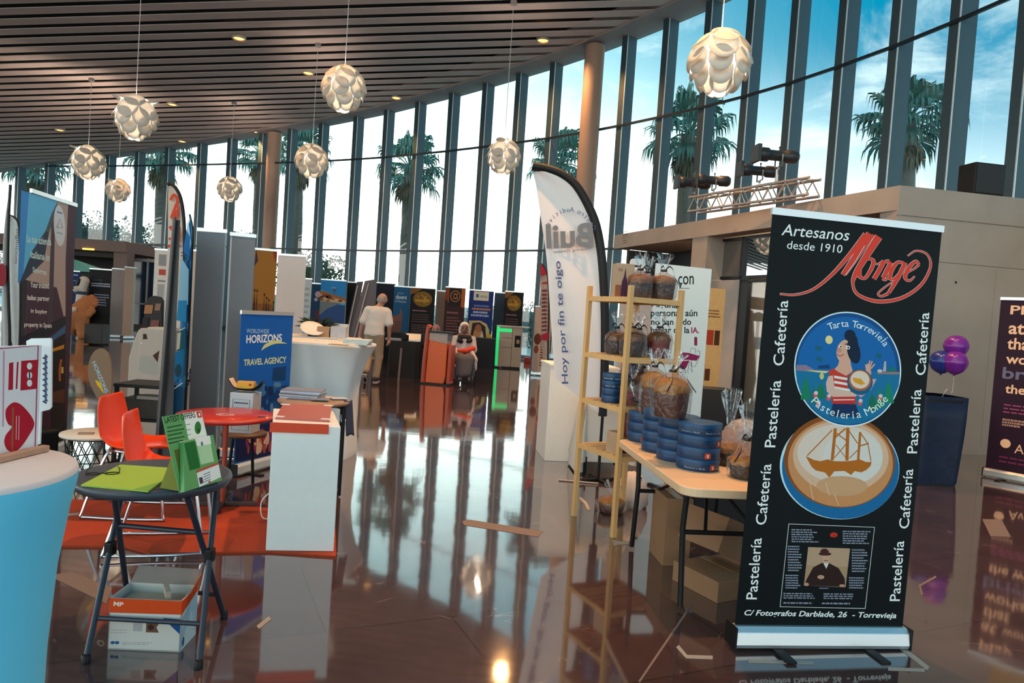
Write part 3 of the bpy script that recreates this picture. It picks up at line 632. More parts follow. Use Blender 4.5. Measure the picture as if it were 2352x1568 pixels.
# ================================================================== ROLL-UP BANNERS
malu = mat('brushed_aluminium', (0.62, 0.66, 0.68), 0.32, 0.75, var=0.06, scale=30, stretch=(1, 40, 40)); mblk = mat('black_plastic', (0.006, 0.006, 0.007), 0.5, spec=.3); mwht = mat('white_vinyl', (0.72, 0.72, 0.70), 0.5, var=0.04)
def rollup(label, bl, br, h, face, art=None, px=None, group=None, base=True, feet=True, backm=None, z0=0.0, cat='roll-up banner', name='roll_up_banner', rail=True, lean=0.0, th=0.004, z_art=None, W=None):
    bl = Vector(bl); br = Vector(br); c = (bl + br) / 2; w = W or (Vector((br.x, br.y)) - Vector((bl.x, bl.y))).length; ya = yaw2(bl, br)
    t = thing(name, label, cat, (c.x, c.y, z0), 0, group, rot=(0, lean, ya))
    zb = 0.10 if base else 0.02
    mb = MB(); mb.box((0, 0, zb + (h - zb) / 2), (w, th, h - zb), 0)
    A = Art(mb, (-w / 2, -th / 2, zb), (1, 0, 0), (0, 0, 1), w, h - zb, px); A.base = 1
    if art: art(A)
    mb.build('panel', [face] + A.mats, t)
    if rail:
        mb = MB(); mb.box((0, 0, h + .004), (w + .012, .018, .032)); mb.build('top_rail', malu, t)
    if base:
        mb = MB(); prof = [(-.045, .012), (-.05, .03), (-.042, .085), (-.018, .105), (.018, .105), (.042, .085), (.05, .03), (.045, .012)]
        mb.prism([(-w / 2 - .012, y, z) for y, z in prof][::-1], (w + .024, 0, 0)); mb.build('cassette', malu, t, bevel=.004)
        for s in (-1, 1): mb = MB(); mb.box((s * (w / 2 + .015), 0, .058), (.008, .106, .10)); mb.build('end_cap', mblk, t)
        if feet:
            for s in (-1, 1):
                mb = MB(); mb.box((s * w * .27, 0, .006), (.05, .34, .012)); mb.build('foot', mblk, t, bevel=.004)
        mb = MB(); mb.tube([(0, .012, .1), (0, .012, h)], .007, 0, 8); mb.build('pole', malu, t)
    else:
        mb = MB(); mb.box((0, 0, .01), (w, .26, .02)); mb.build('base_plate', mblk, t)
    return t
WHT = 'e9ebe8'; RED = 'd8352a'
def monge(A):
    T = A.text; w = 'eef0ee'
    c4 = lambda x, y: (1660 + x * .3444, 440 + y * .3444)
    T('Artesanos', c4(388, 245), c4(838, 270), c4(408, 168), w, bold=.004); T('desde 1910', c4(424, 336), c4(795, 356), c4(432, 280), w)
    # brush script name
    C = lambda L: [c4(*p) for p in L]
    sw = [(375, 648), (480, 650), (600, 610), (720, 512), (840, 375), (960, 222)]; S2 = [(1045, 235), (960, 370), (890, 490), (868, 565), (905, 640), (1040, 682), (1200, 652), (1330, 560), (1395, 435), (1375, 350), (1300, 325), (1240, 362)]
    M1 = [(985, 216), (920, 320), (800, 505)]
    lw = .3444
    STK = [(sw, (9, 12, 15, 20, 26, 40), 6), (M1, (42, 38, 28), 6), ([(820, 505), (880, 420), (1010, 225)], (8, 10, 14), 4),
        (S2, (50, 42, 34, 16, 18, 22, 20, 18, 14, 11, 9, 7), 6),
        ([(985, 388), (945, 398), (915, 450), (912, 505), (930, 525)], (14, 22, 30, 26, 18), 6), ([(925, 524), (955, 520), (995, 455), (1008, 405), (985, 386)], (14, 18, 24, 24, 14), 6), ([(1000, 400), (1030, 425), (1062, 408)], (8, 9, 8), 4),
        ([(1080, 400), (1050, 460), (1010, 528)], (26, 29, 26), 6), ([(1030, 490), (1085, 410), (1118, 405)], (10, 16, 22), 6), ([(1128, 408), (1100, 465), (1072, 518)], (27, 29, 26), 6), ([(1066, 524), (1092, 530), (1130, 490)], (14, 12, 8), 5),
        ([(1212, 412), (1170, 410), (1130, 465), (1118, 515)], (14, 20, 27, 25), 6), ([(1112, 520), (1140, 527), (1175, 490)], (16, 14, 9), 5), ([(1225, 408), (1170, 520), (1110, 622)], (26, 27, 20), 6), ([(1108, 625), (1060, 645), (1040, 625), (1100, 570), (1190, 512)], (18, 12, 10, 8, 7), 6),
        ([(1210, 490), (1280, 452), (1318, 418)], (8, 10, 15), 5), ([(1318, 420), (1295, 398), (1250, 440), (1222, 500), (1232, 530)], (14, 18, 27, 25, 16), 6), ([(1228, 530), (1258, 530), (1288, 500)], (14, 12, 7), 5)]
    for k_, (pts_, wd_, sm_) in enumerate(STK):
        A.line(C(pts_), [(q + 5) * lw for q in wd_], 'd9d4cf', 2 + .5 * k_, sm_)
    for k_, (pts_, wd_, sm_) in enumerate(STK): A.line(C(pts_), [q * lw for q in wd_], 'e0402f', 14 + k_ * .5, sm_)
    A.line(C([(948, 300), (885, 410), (815, 508)]), 1.3, 'd9d4cf', 26)
    # side words
    for (bx, by, ex, ey, tx_, ty, s) in ((1778, 833, 1794, 678, 1775, 833, 'Cafetería'), (1757, 1028, 1776, 868, 1753, 1028, 'Pastelería'), (1734, 1214, 1752, 1068, 1730, 1214, 'Cafetería'), (1711, 1394, 1728, 1246, 1706, 1394, 'Pastelería')):
        T(s, (bx + 19, by), (ex + 15, ey), (bx - 6, by), w, bold=.006)
    for (bx, by, ex, ey, s) in ((2118, 848, 2129, 698, 'Cafetería'), (2098, 1036, 2110, 882, 'Pastelería'), (2078, 1218, 2090, 1074, 'Cafetería'), (2056, 1394, 2068, 1248, 'Pastelería')):
        T(s, (bx + 10, by), (ex + 9, ey), (bx - 14, by), w, bold=.006)
    # round cake lid, upper
    cx, cy, rx, ry = 1946, 838, 125, 137
    # lower cake tin first
    bx, by = 1931, 1066
    A.ell((bx - 5, by + 8), 140, 124, 'bfe0ea', 2); A.ell((bx - 3, by + 10), 137, 121, '12669c', 3); A.ell((bx - 5, by - 8), 130, 112, '8a4a1c', 4); A.ell((bx - 3, by - 4), 123, 106, 'c98a58', 5)
    A.ell((bx - 2, by - 18), 112, 86, 'd9b193', 6); A.ell((bx - 4, by - 26), 100, 70, 'dccabb', 7); A.ell((bx + 26, by - 18), 70, 62, 'd8d2ca', 8); A.ell((bx, by + 52), 60, 24, 'cc9c74', 9)
    # ship stencilled in cocoa: crop 5 frame
    c5 = lambda x, y: (1660 + x * .3953, 920 + y * .3953)
    q = 'b5651a'
    A.poly([c5(*p) for p in ((472, 322), (520, 345), (560, 352), (600, 340), (640, 350), (700, 350), (750, 345), (790, 335), (830, 352), (862, 350), (855, 375), (830, 400), (800, 415), (760, 408), (740, 432), (700, 408), (640, 412), (610, 450), (585, 420), (530, 408), (505, 385))], q, 11)
    for a, b, ww in (((628, 345), (648, 150), 20), ((715, 345), (722, 145), 22), ((782, 340), (795, 170), 16), ((480, 320), (630, 160), 7), ((640, 330), (715, 240), 6), ((640, 170), (715, 225), 8), ((648, 205), (708, 150), 10), ((725, 160), (780, 240), 7), ((730, 330), (790, 270), 6), ((800, 180), (840, 240), 7), ((780, 258), (845, 238), 9), ((840, 240), (858, 345), 6), ((722, 345), (650, 250), 5)):
        A.line([c5(*a), c5(*b)], ww * .3953 * .9, q, 12)
    for a, b in (((490, 460), (515, 590)), ((640, 550), (665, 620)), ((590, 480), (610, 560))): A.line([c5(*a), c5(*b)], 1.5, 'e3c3a4', 12)
    A.ell((cx, cy), rx, ry, 'd9eef0', 13); A.ell((cx, cy), rx - 3, ry - 3, '0a4a86', 14); A.ell((cx - 2, cy + 2), rx - 9, ry - 10, '0d63a8', 15)
    c6 = lambda x, y: (1780 + x * .2041, 680 + y * .2041)
    P = lambda L, m, l: A.poly([c6(*p) for p in L], m, l)
    # lower half, sea
    P([(218, 800), (300, 792), (1400, 800), (1410, 830), (1395, 960), (1330, 1110), (1230, 1240), (1120, 1330), (960, 1400), (800, 1420), (640, 1390), (480, 1310), (360, 1190), (270, 1060), (230, 930)], '0e6f9c', 16)
    P([(218, 800), (230, 738), (340, 735), (430, 790), (600, 800), (420, 812)], '8c7890', 17); P([(480, 740), (600, 725), (610, 770), (470, 775)], '0a3c70', 17); P([(330, 795), (600, 800), (560, 825), (420, 812)], 'd7cf8e', 18)
    P([(1150, 800), (1400, 790), (1410, 820), (1150, 822)], '96786e', 17); P([(1255, 785), (1310, 725), (1380, 785)], '15745e', 18); P([(1215, 790), (1232, 670), (1252, 670), (1250, 790)], 'b9b0b2', 18); A.ell(c6(1180, 785), 6, 4, 'c4c0c4', 18)
    A.ell(c6(600, 435), 8.5, 10, 'e8d68e', 18); A.ell(c6(515, 860), 5, 8, 'c9c77a', 18)
    for (x, y, h_, g) in ((330, 1100, 240, '127a5a'), (420, 1150, 180, '0f6e78'), (1280, 1120, 230, '128060'), (1180, 1180, 190, '17805a'), (1090, 1210, 160, '0f6a52'), (500, 1080, 150, '127552')):
        P([(x - 60, y + 40), (x - 35, y - h_ * .5), (x, y - h_), (x + 40, y - h_ * .45), (x + 60, y + 40)], g, 18)
    for (x, y) in ((440, 1080), (590, 1110), (470, 1190), (1180, 1100), (950, 1160)): A.ell(c6(x, y), 5, 8, 'cf5a58', 19); A.ell(c6(x + 8, y - 22), 4.5, 4.5, 'd8c8c8', 20)
    for (x, y) in ((480, 540), (490, 670), (1170, 610)): P([(x - 50, y), (x - 10, y - 40), (x + 45, y - 10), (x + 10, y + 30)], '0f5f70', 17)
    # plain figure in a striped jersey with a cake
    sk = 'd9a58e'; dk = '0b2036'
    P([(640, 1180), (900, 1180), (950, 1330), (600, 1330)], '0c2c56', 20)
    P([(600, 790), (650, 770), (850, 770), (900, 830), (900, 1180), (630, 1180), (620, 1060), (590, 930)], 'c93a2e', 21)
    for y in (850, 910, 975, 1035): P([(655, y), (840, y + 30), (840, y + 58), (655, y + 30)], 'e6ded8', 22)
    P([(640, 1120), (890, 1110), (890, 1180), (635, 1180)], 'c4302c', 22); P([(645, 1130), (885, 1122), (885, 1132), (645, 1142)], 'eadfda', 23)
    P([(720, 650), (840, 650), (850, 730), (870, 800), (790, 850), (690, 800), (660, 775), (700, 730)], sk, 23)
    A.ell(c6(775, 560), 18, 27, sk, 24, rot=.25); A.ell(c6(880, 560), 15, 30, dk, 25, rot=-.2); A.ell(c6(840, 380), 13, 14, dk, 25); P([(790, 430), (830, 340), (920, 400), (945, 560), (905, 650), (830, 640), (890, 560), (880, 480)], dk, 26)
    A.ell(c6(730, 510), 4, 3.5, 'e9e2da', 27); A.ell(c6(815, 520), 5, 4.5, 'e9e2da', 27); A.ell(c6(733, 512), 2, 2, dk, 28); A.ell(c6(818, 522), 2.2, 2.2, dk, 28); A.line([c6(690, 600), c6(720, 625), c6(765, 600)], 2, 'a83a32', 28); A.ell(c6(715, 555), 5, 6, 'c98a78', 27); A.line([c6(780, 480), c6(840, 480)], 2.2, dk, 28)
    P([(590, 860), (640, 850), (660, 1000), (860, 1040), (930, 1060), (900, 1090), (640, 1100), (570, 1040), (560, 940)], 'd8b3a2', 24)
    A.ell(c6(950, 920), 30, 31, '0e5c80', 27); A.ell(c6(950, 900), 26, 25, 'b2603c', 28); A.ell(c6(950, 893), 22, 21, 'e4cdb8', 29); P([(865, 870), (960, 880), (1010, 940), (960, 955), (880, 920)], 'e0982c', 30); P([(1080, 880), (1140, 880), (1075, 1010), (960, 1100), (920, 1070), (1060, 1000)], 'd3a0b0', 26)
    P([(1020, 790), (1010, 720), (1040, 700), (1070, 740), (1080, 820), (1060, 860)], sk, 26)
    for a, b in (((1050, 740), (1065, 665)), ((1065, 740), (1092, 672)), ((1075, 760), (1120, 705)), ((1030, 730), (1010, 725))): A.line([c6(*a), c6(*b)], 3.2, sk, 27)
    A.arc('Tarta Torrevieja', (cx, cy), 101, math.radians(114), math.radians(33), 17, 'e8f0ea', 31); A.arc('Pastelería Monge', (cx, cy), 118, math.radians(-138), math.radians(-36), 19, 'e8f0ea', 31, inside=True)
    # framed story
    fr = [(1806, 1211), (2007, 1216), (1984, 1413), (1784, 1411)]; A.line(fr, 2.0, 'c9ccca', 2, closed=True)
    ph = [(1851, 1266), (1949, 1268), (1938, 1362), (1840, 1359)]; A.poly(ph, 'a8896a', 3)
    A.poly([(1851, 1266), (1949, 1268), (1944, 1312), (1846, 1310)], 'b4957a', 4)
    A.poly([(1846, 1345), (1862, 1315), (1882, 1304), (1900, 1304), (1922, 1316), (1936, 1340), (1937, 1361), (1841, 1359)], '2a1815', 5); A.ell((1892, 1292), 9, 12, 'c79a7e', 6); A.ell((1890, 1282), 15, 4, '3a1a1c', 7); A.ell((1889, 1277), 10, 8, '46201f', 7); A.poly([(1886, 1304), (1899, 1304), (1893, 1318)], 'd9d2c6', 7); A.line([(1888, 1298), (1897, 1298)], 1.6, '3a2418', 7); A.ell((1880, 1338), 8, 5, 'c09074', 7); A.ell((1930, 1358), 7, 3, 'c09074', 7); A.ell((1846, 1356), 6, 4, 'b98d70', 7)
    A.ell((1911, 1236), 9, 6, 'b82a1e', 4); A.line([(1904, 1240), (1911, 1230), (1920, 1236)], 2, 'd9402e', 5)
    g = '8d93a4'; st = A.smalltext
    st(1812, 1222, 1876, 1256, 6, g, .5, 1); st(1932, 1224, 1998, 1258, 6, g, .5, 2); st(1803, 1262, 1838, 1326, 10, g, .5, 3); st(1953, 1268, 1992, 1326, 9, g, .5, 4); st(1797, 1332, 1832, 1368, 6, g, .5, 5); st(1946, 1336, 1984, 1366, 5, g, .5, 6); st(1792, 1376, 1876, 1392, 3, g, .5, 7); st(1886, 1376, 1978, 1392, 3, g, .5, 8); st(1792, 1399, 1872, 1404, 1, g, .7, 9); st(1882, 1399, 1958, 1404, 1, g, .7, 10); st(1876, 1363, 1902, 1367, 1, '6c7290', .8, 11)
    T('C/ Fotografos Darblade, 26  - Torrevieja', (1697, 1437), (2055, 1440), (1703, 1419), w, bold=.02)
L0 = FL(1678, 1487); R0_ = FL(2073, 1484)
mnv = mat('black_satin_print', (0.0035, 0.006, 0.007), 0.5, var=0.3, scale=3, bump=0.05, bscale=4, spec=.15)
rollup('tall black roll-up banner with red script name and round cake pictures, nearest at right', L0, R0_, 2.02, mnv, monge, [(1775, 470), (2168, 501), (2072, 1458), (1679, 1458)], lean=math.radians(0.7), W=.865)
# purple banner at the right edge
def purple(A):
    A.rect(0, 0, A.w, A.h, '2a1426', 1)
    A.rect(0, A.h * .6, A.w, A.h, '38193a', 2) if False else None
    o = 'f0c09c'
    for s, x0, y0, w_, hh in (('Play', .10, 1.72, .32, .13), ('at', .10, 1.53, .15, .12), ('work', .30, 1.53, .3, .10), ('that', .10, 1.36, .26, .13), ('works', .10, 1.20, .40, .11)):
        A.tx(s, x0, y0, x0 + w_, y0 + hh, o, 4, bold=.02)
    A.tx('bright', .08, .99, .66, 1.16, '6d6a86', 3, bold=.02); A.tx('the way', .12, .84, .58, .97, o, 4, bold=.02)
    A.smalltext(.12, .64, .7, .76, 3, 'a0486e', .35, 3); A.smalltext(.12, .50, .34, .59, 3, 'b08878', .7, 4); A.ell((.17, .31), .05, .05, o, 4); A.tx('Avalon', .26, .22, .62, .32, o, 4); A.smalltext(.12, .08, .7, .18, 2, '7a2c50', .3, 5)
rollup('dark purple roll-up banner with pale orange words, cut by the right edge', FL(2262, 1094), FL(2440, 1128), 2.02, flat('2a1426'), purple)
# ================================================================== CONCRETE BLOCK TOP
zt = 3.5
p = Vector(K) + vv * 1.0
def on_block(px, py, dp):
    P = Vector((K.x, K.y)) + off * dp; d = ray(px, py); nx, ny = -vv.y, vv.x; t_ = (P.x * nx + P.y * ny) / (d[0] * nx + d[1] * ny); return Vector((d[0] * t_, d[1] * t_))
a = on_block(2216, 440, .15); b = on_block(2286, 440, .15)
t = thing('loudspeaker', 'black box loudspeaker standing on the concrete block at top right', 'loudspeaker', ((a.x + b.x) / 2, (a.y + b.y) / 2, zt), yaw2(a, b)); w_ = (b - a).length
mb = MB(); mb.box((0, 0, .21), (w_, .30, .42)); mb.build('cabinet', mblk, t, bevel=.015)
mb = MB(); mb.box((0, -.152, .21), (w_ * .9, .008, .38)); mb.build('grille', mat('speaker_mesh', (.02, .02, .022), .6, bump=.5, bscale=400), t)
# truss with spotlights behind the beam edge
mtru = mat('truss_steel', (0.50, 0.42, 0.37), 0.35, 0.7)
A0 = Vector(AT(1560, 492, 12.9)); B0 = Vector(AT(1830, 447, 10.6)); A0 = Vector((A0.x + .25, A0.y, 0)); B0 = Vector((B0.x + .25, B0.y, 0)); Lt = (B0 - A0).length
t = thing('lighting_truss', 'low metal truss lying on the brown beam, carrying black spotlights', 'truss', (A0.x, A0.y, zt), yaw2(A0, B0))

for y, z in ((-.12, .022), (.12, .022), (-.12, .27), (.12, .27)): mb = MB(); mb.tube([(0, y, z), (Lt, y, z)], .022, 0, 8); mb.build('chord', mtru, t)
mb = MB(); nb = 9
for i in range(nb):
    xa, xb, xm = Lt * i / nb, Lt * (i + 1) / nb, Lt * (i + .5) / nb
    for y in (-.12, .12): mb.tube([(xa, y, .03), (xm, y, .26)], .010, 0, 6); mb.tube([(xm, y, .26), (xb, y, .03)], .010, 0, 6)
    mb.tube([(xa, -.12, .27), (xb, .12, .27)], .009, 0, 6)
mb.build('lattice', mtru, t)
mspt = mat('spotlight_black', (0.018, 0.02, 0.024), 0.45)
def spotlight(label, px, py, Y, zz, yaw, s=1.0, first=[None]):
    P = AT(px, py, Y); loc = (P.x, P.y, zz)
    if first[0]: return dup(first[0], loc, yaw, label, None, s)
    t = thing('stage_spotlight', label, 'spotlight', loc, yaw, 'spotlights on the truss'); first[0] = t; t.scale = (s,) * 3
    mb = MB(); n = 20
    prof = [(-.30, .085), (-.29, .10), (-.16, .10), (-.15, .075), (.10, .075), (.12, .095), (.26, .095), (.30, .07), (.31, .01)]
    mb.rings([[(x, r * math.cos(2 * math.pi * j / n), .20 + r * math.sin(2 * math.pi * j / n)) for j in range(n)] for x, r in prof]); mb.build('housing', mspt, t)
    mb = MB(); mb.disc((-.302, 0, .2), .08, (0, 1, 0), (0, 0, 1)); mb.build('lens', mat('lens_dark', (.05, .06, .07), .1), t)
    mb = MB(); mb.tube([(.02, -.11, .2), (.02, -.11, .04), (.02, .11, .04), (.02, .11, .2)], .012, 0, 6); mb.tube([(.02, 0, .04), (.02, 0, 0)], .02); mb.build('yoke', mat('yoke_grey', (.25, .25, .25), .4, .6), t)
    mb = MB(); mb.tube([(.02, 0, .275), (.02, 0, .315)], .008); mb.ball((.02, 0, .32), .016, 0, 8, 6); mb.build('knob', mspt, t)
    mb = MB(); mb.box((-.33, 0, .2), (.05, .24, .24)); mb.build('colour_frame', mspt, t); return t
spotlight('leftmost black stage spotlight on the truss, glint on its top', 1592, 455, 12.6, 3.79, .10, .95)
spotlight('second black stage spotlight from the left on the truss', 1635, 458, 12.25, 3.79, .05, .95)
spotlight('lower black stage spotlight of the right pair on the truss', 1740, 440, 11.3, 3.79, .08, .95)
spotlight('highest black stage spotlight on the truss, at its right end', 1782, 420, 10.95, 3.94, .12, 1.05)
P = AT(1782, 420, 10.95); tb_ = bpy.data.objects['lighting_truss']; mb = MB(); mb.tube([(P.x, P.y, zt + .26), (P.x, P.y, 3.945)], .02); o = mb.build('riser', mtru, tb_); o.data.transform((Matrix.Translation(tb_.location) @ Matrix.Rotation(tb_.rotation_euler.z, 4, 'Z')).inverted())
# ================================================================== RIGHT STAND
mwood = mat('pale_pine', (0.74, 0.42, 0.16), 0.5, var=0.16, scale=12, stretch=(1, 1, .08)); 
A1 = FL(1408, 1234); fl_ = Vector((A1.x, A1.y)); b1 = AT(1556, 800, 5.04); fr_ = Vector((b1.x, b1.y)); bk_ = Vector(FL(1376, 1166))[:2]
ux = (fr_ - fl_); Wd_ = ux.length; ux.normalize(); uy = Vector((-ux.y, ux.x)); Dp = .52
t = thing('shelf_stand', 'pale pine open shelf stand loaded with bagged cakes, left of the folding table', 'shelf', (fl_.x, fl_.y, 0), math.atan2(ux.y, ux.x))
SH = [1.655, 1.24, .90, .56]
for x in (0, Wd_):
    for y in (0, Dp):
        mb = MB(); mb.box((x, y, .865), (.034, .034, 1.73)); mb.build('post', mwood, t, bevel=.003)
for z in SH:
    mb = MB()
    for x in (0, Wd_): mb.box((x, Dp / 2, z - .02), (.022, Dp, .035))
    for y in (0, Dp): mb.box((Wd_ / 2, y, z - .02), (Wd_, .022, .035))
    nsl = 7
    for k in range(nsl): mb.box((Wd_ / 2, Dp * (k + .5) / nsl, z - .006), (Wd_ - .02, .05, .012))
    mb.build('shelf_board', mwood, t)
for (za, zb_) in ((1.60, 1.26),): pass
def shp(x, y, z): q = fl_ + ux * x + uy * y; return Vector((q.x, q.y, z))
def shz(z): return SH[z]
# --- bagged cakes
mcel = clear('cellophane', (0.98, 0.985, 0.985), 0.012, 0.07, 0.014, (0.85, 0.87, 0.9), 0.6); mrib = mat('black_ribbon', (0.015, 0.012, 0.018), 0.3)
mck = {'dark': mat('cake_dark_paper', (0.035, 0.012, 0.012), 0.5, var=.3, scale=20), 'red': mat('cake_red_paper', (0.20, 0.015, 0.010), 0.5, var=.3, scale=20), 'brown': mat('cake_brown_paper', (0.10, 0.022, 0.010), 0.5, var=.3, scale=20), 'black': mat('cake_black_cup', (0.015, 0.012, 0.012), 0.5)}
mtop = mat('cake_crust', (0.24, 0.075, 0.014), 0.5, var=.7, scale=28, bump=.8, bscale=40); mhon = mat('cake_honey', (0.40, 0.15, 0.014), 0.4, var=.6, scale=30, bump=.6, bscale=50)
def cake(label, loc, r=.085, h=.16, kind='dark', top=None, seed=0, group='bagged cakes of the pastry stand', rz=0, bagh=.105, ribbon=True, hp=.035):
    rr = random.Random(seed); t = thing('bagged_cake', label, 'cake', loc, rz, group)
    mb = MB(); mb.lathe([(r * .86, .004), (r * .9, .01), (r, h * .75), (r * 1.0, h * .8)], 28); mb.build('paper_cup', mck[kind], t)
    mb = MB(); mb.lathe([(r * .99, h * .76), (r * 1.05, h * .86), (r * 1.02, h * .98), (r * .85, h * 1.10), (r * .5, h * 1.19), (.004, h * 1.22)], 28, cap=(False, True))
    mb.v = [(x * (1 + rr.uniform(-.05, .05)), y * (1 + rr.uniform(-.05, .05)), z + rr.uniform(-.005, .005)) for x, y, z in mb.v]; mb.build('crust', top or mtop, t)
    # bag: loose folds closing to a tie, frilled above it
    n = 40; ph = [rr.uniform(0, 6.28) for _ in range(4)]; zt_ = h * 1.22 + hp; prof = [(r * 1.02, .0, .03), (r * 1.14, h * .2, .05), (r * 1.18, h * .7, .06), (r * 1.15, h * 1.02, .07), (r * .8, h * 1.22, .12), (r * .36, zt_ - .018, .2), (.016, zt_, .2), (.014, zt_ + .008, .1), (r * .28, zt_ + bagh * .4, .38), (r * .5, zt_ + bagh * .8, .48), (r * .58, zt_ + bagh, .5)]
    rs = []
    for q, z, a in prof:
        rs.append([(q * (1 + a * .5 * math.sin(7 * an + ph[0]) + a * .35 * math.sin(11 * an + ph[1] + z * 20)) * math.cos(an), q * (1 + a * .5 * math.sin(7 * an + ph[0]) + a * .35 * math.sin(11 * an + ph[1] + z * 20)) * math.sin(an) * (.75 if z > zt_ + .01 else 1), z + (.02 * a * 2 * math.sin(5 * an + ph[2]) if z > zt_ + .02 else 0)) for an in [2 * math.pi * j / n for j in range(n)]])
    mb = MB(); mb.rings(rs, 0, True, True, (False, False)); mb.build('bag', mcel, t)
    if ribbon:
        mb = MB(); mb.lathe([(.02, zt_ - .006), (.024, zt_), (.02, zt_ + .008)], 12)
        for sg in (-1, 1):
            pts = spl([(0, -.02, zt_), (sg * .022, -.035, zt_ + .03), (sg * .045, -.05, zt_ + .01), (sg * .055, -.075, zt_ - .05), (sg * (.05 + .05 * rr.random()), -.095, zt_ - .11)], 5)
            for k in range(len(pts) - 1):
                a, b = Vector(pts[k]), Vector(pts[k + 1]); wv = Vector((0, .4, .9)) * .006
                mb.add([a - wv, b - wv, b + wv, a + wv], [(0, 1, 2, 3)])
        mb.build('ribbon', mrib, t, thick=.001)
    return t
def on_shelf(px, yl, z):
    """point on a shelf board at depth yl behind its front edge, in line with picture column px"""
    P = fl_ + uy * yl; s_, _ = VP(px, 800, (P.x, P.y), (ux.x, ux.y)); s_ = min(Wd_ - .075, max(.075, s_)); q = P + ux * s_; return Vector((q.x, q.y, z + .0005))
z1, z2, z3, z4 = SH
cake('dark bagged cake with black ribbon on the top shelf, left one', on_shelf(1458, .14, z1), .08, .135, 'dark', None, 1, rz=.5)
cake('dark bagged cake with long curling ribbon on the top shelf, middle one', on_shelf(1512, .115, z1), .085, .14, 'dark', None, 2, rz=.2)
cake('dark bagged cake at the right rear of the top shelf', on_shelf(1545, .31, z1), .075, .135, 'dark', None, 3, rz=-.2)
cake('dark bagged cake on the second shelf behind the left post', on_shelf(1414, .36, z2), .072, .13, 'dark', None, 4)
cake('dark bagged cake with silver sticker on the second shelf', on_shelf(1452, .13, z2), .078, .14, 'dark', None, 5)
cake('red bagged cake on the second shelf near the right post', on_shelf(1514, .12, z2), .08, .15, 'red', None, 6, rz=.3)
cake('dark red bagged cake at the back of the second shelf between two others', on_shelf(1488, .36, z2), .07, .13, 'dark', None, 7)
cake('red bagged cake on the third shelf in front of the blue tins', on_shelf(1460, .115, z3), .085, .13, 'red', None, 8, hp=.03, bagh=.10, ribbon=False)
cake('red bagged cake at the rear right of the third shelf', on_shelf(1512, .28, z3), .08, .18, 'red', None, 9, bagh=.10)
# --- printed cartons on the top shelf
mcar = mat('carton_white', (0.74, 0.72, 0.68), 0.6, var=.04); mcab = mat('carton_tan', (0.52, 0.33, 0.2), 0.6, var=.2, scale=8)
def carton(label, c, w, d, h, yaw, m, gable=True, art=None, name='cake_carton'):
    t = thing(name, label, 'carton', c, yaw, 'cake cartons on the shelf stand'); mb = MB(); mb.box((0, 0, h / 2), (w, d, h)); A = Art(mb, (-w / 2, -d / 2, 0), (1, 0, 0), (0, 0, 1), w, h); A.base = 1
    if art: art(A)
    mb.build('body', [m] + A.mats, t, bevel=.002)
    if gable:
        mb = MB(); n = 10
        pts = [(-w * .42, 0, h), (-w * .42, 0, h + .055)] + [(-w * .42 + .04 - .04 * math.cos(a), 0, h + .055 + .03 * math.sin(a)) for a in np.linspace(0, 1.57, 5)] + [(w * .42 - .04 + .04 * math.sin(a), 0, h + .055 + .03 * math.cos(a)) for a in np.linspace(0, 1.57, 5)] + [(w * .42, 0, h)]
        mb.prism(pts, (0, .006, 0)); A2 = Art(mb, (-w / 2, 0, h), (1, 0, 0), (0, 0, 1), w, .09); A2.base = 1; A2.rect(w * .33, .02, w * .67, .038, '3c4046', 2); mb.build('handle', [m] + A2.mats, t)
    return t
def cart_photo(A):
    A.rect(0, 0, A.w, A.h * .35, '8c5a3a', 2); A.poly([(A.w * .3, .0), (A.w * .34, A.h * .45), (A.w * .44, A.h * .62), (A.w * .5, A.h * .9), (A.w * .56, A.h * .6), (A.w * .68, A.h * .4), (A.w * .7, 0)], '4a2a44', 3); A.tx('PAN', A.w * .1, A.h * .75, A.w * .35, A.h * .86, '6a4a34', 3)
q = on_shelf(1419, .24, z1); ya_ = math.atan2(ux.y, ux.x)
carton('tan printed cake carton with a purple drop, at the left end of the top shelf', q, .13, .12, .235, ya_ - .35, mcab, False, cart_photo)
q = on_shelf(1462, .44, z1)
carton('white cake carton with a slotted handle standing behind the left top shelf cake', q, .17, .10, .22, ya_, mcar, True, lambda A: (A.tx('PANT', A.w * .12, A.h * .62, A.w * .55, A.h * .72, '3a3a3c', 2)))
q = on_shelf(1518, .455, z1)
carton('white cake carton with a handle behind the middle top shelf cake', q, .17, .08, .185, ya_, mcar, True)
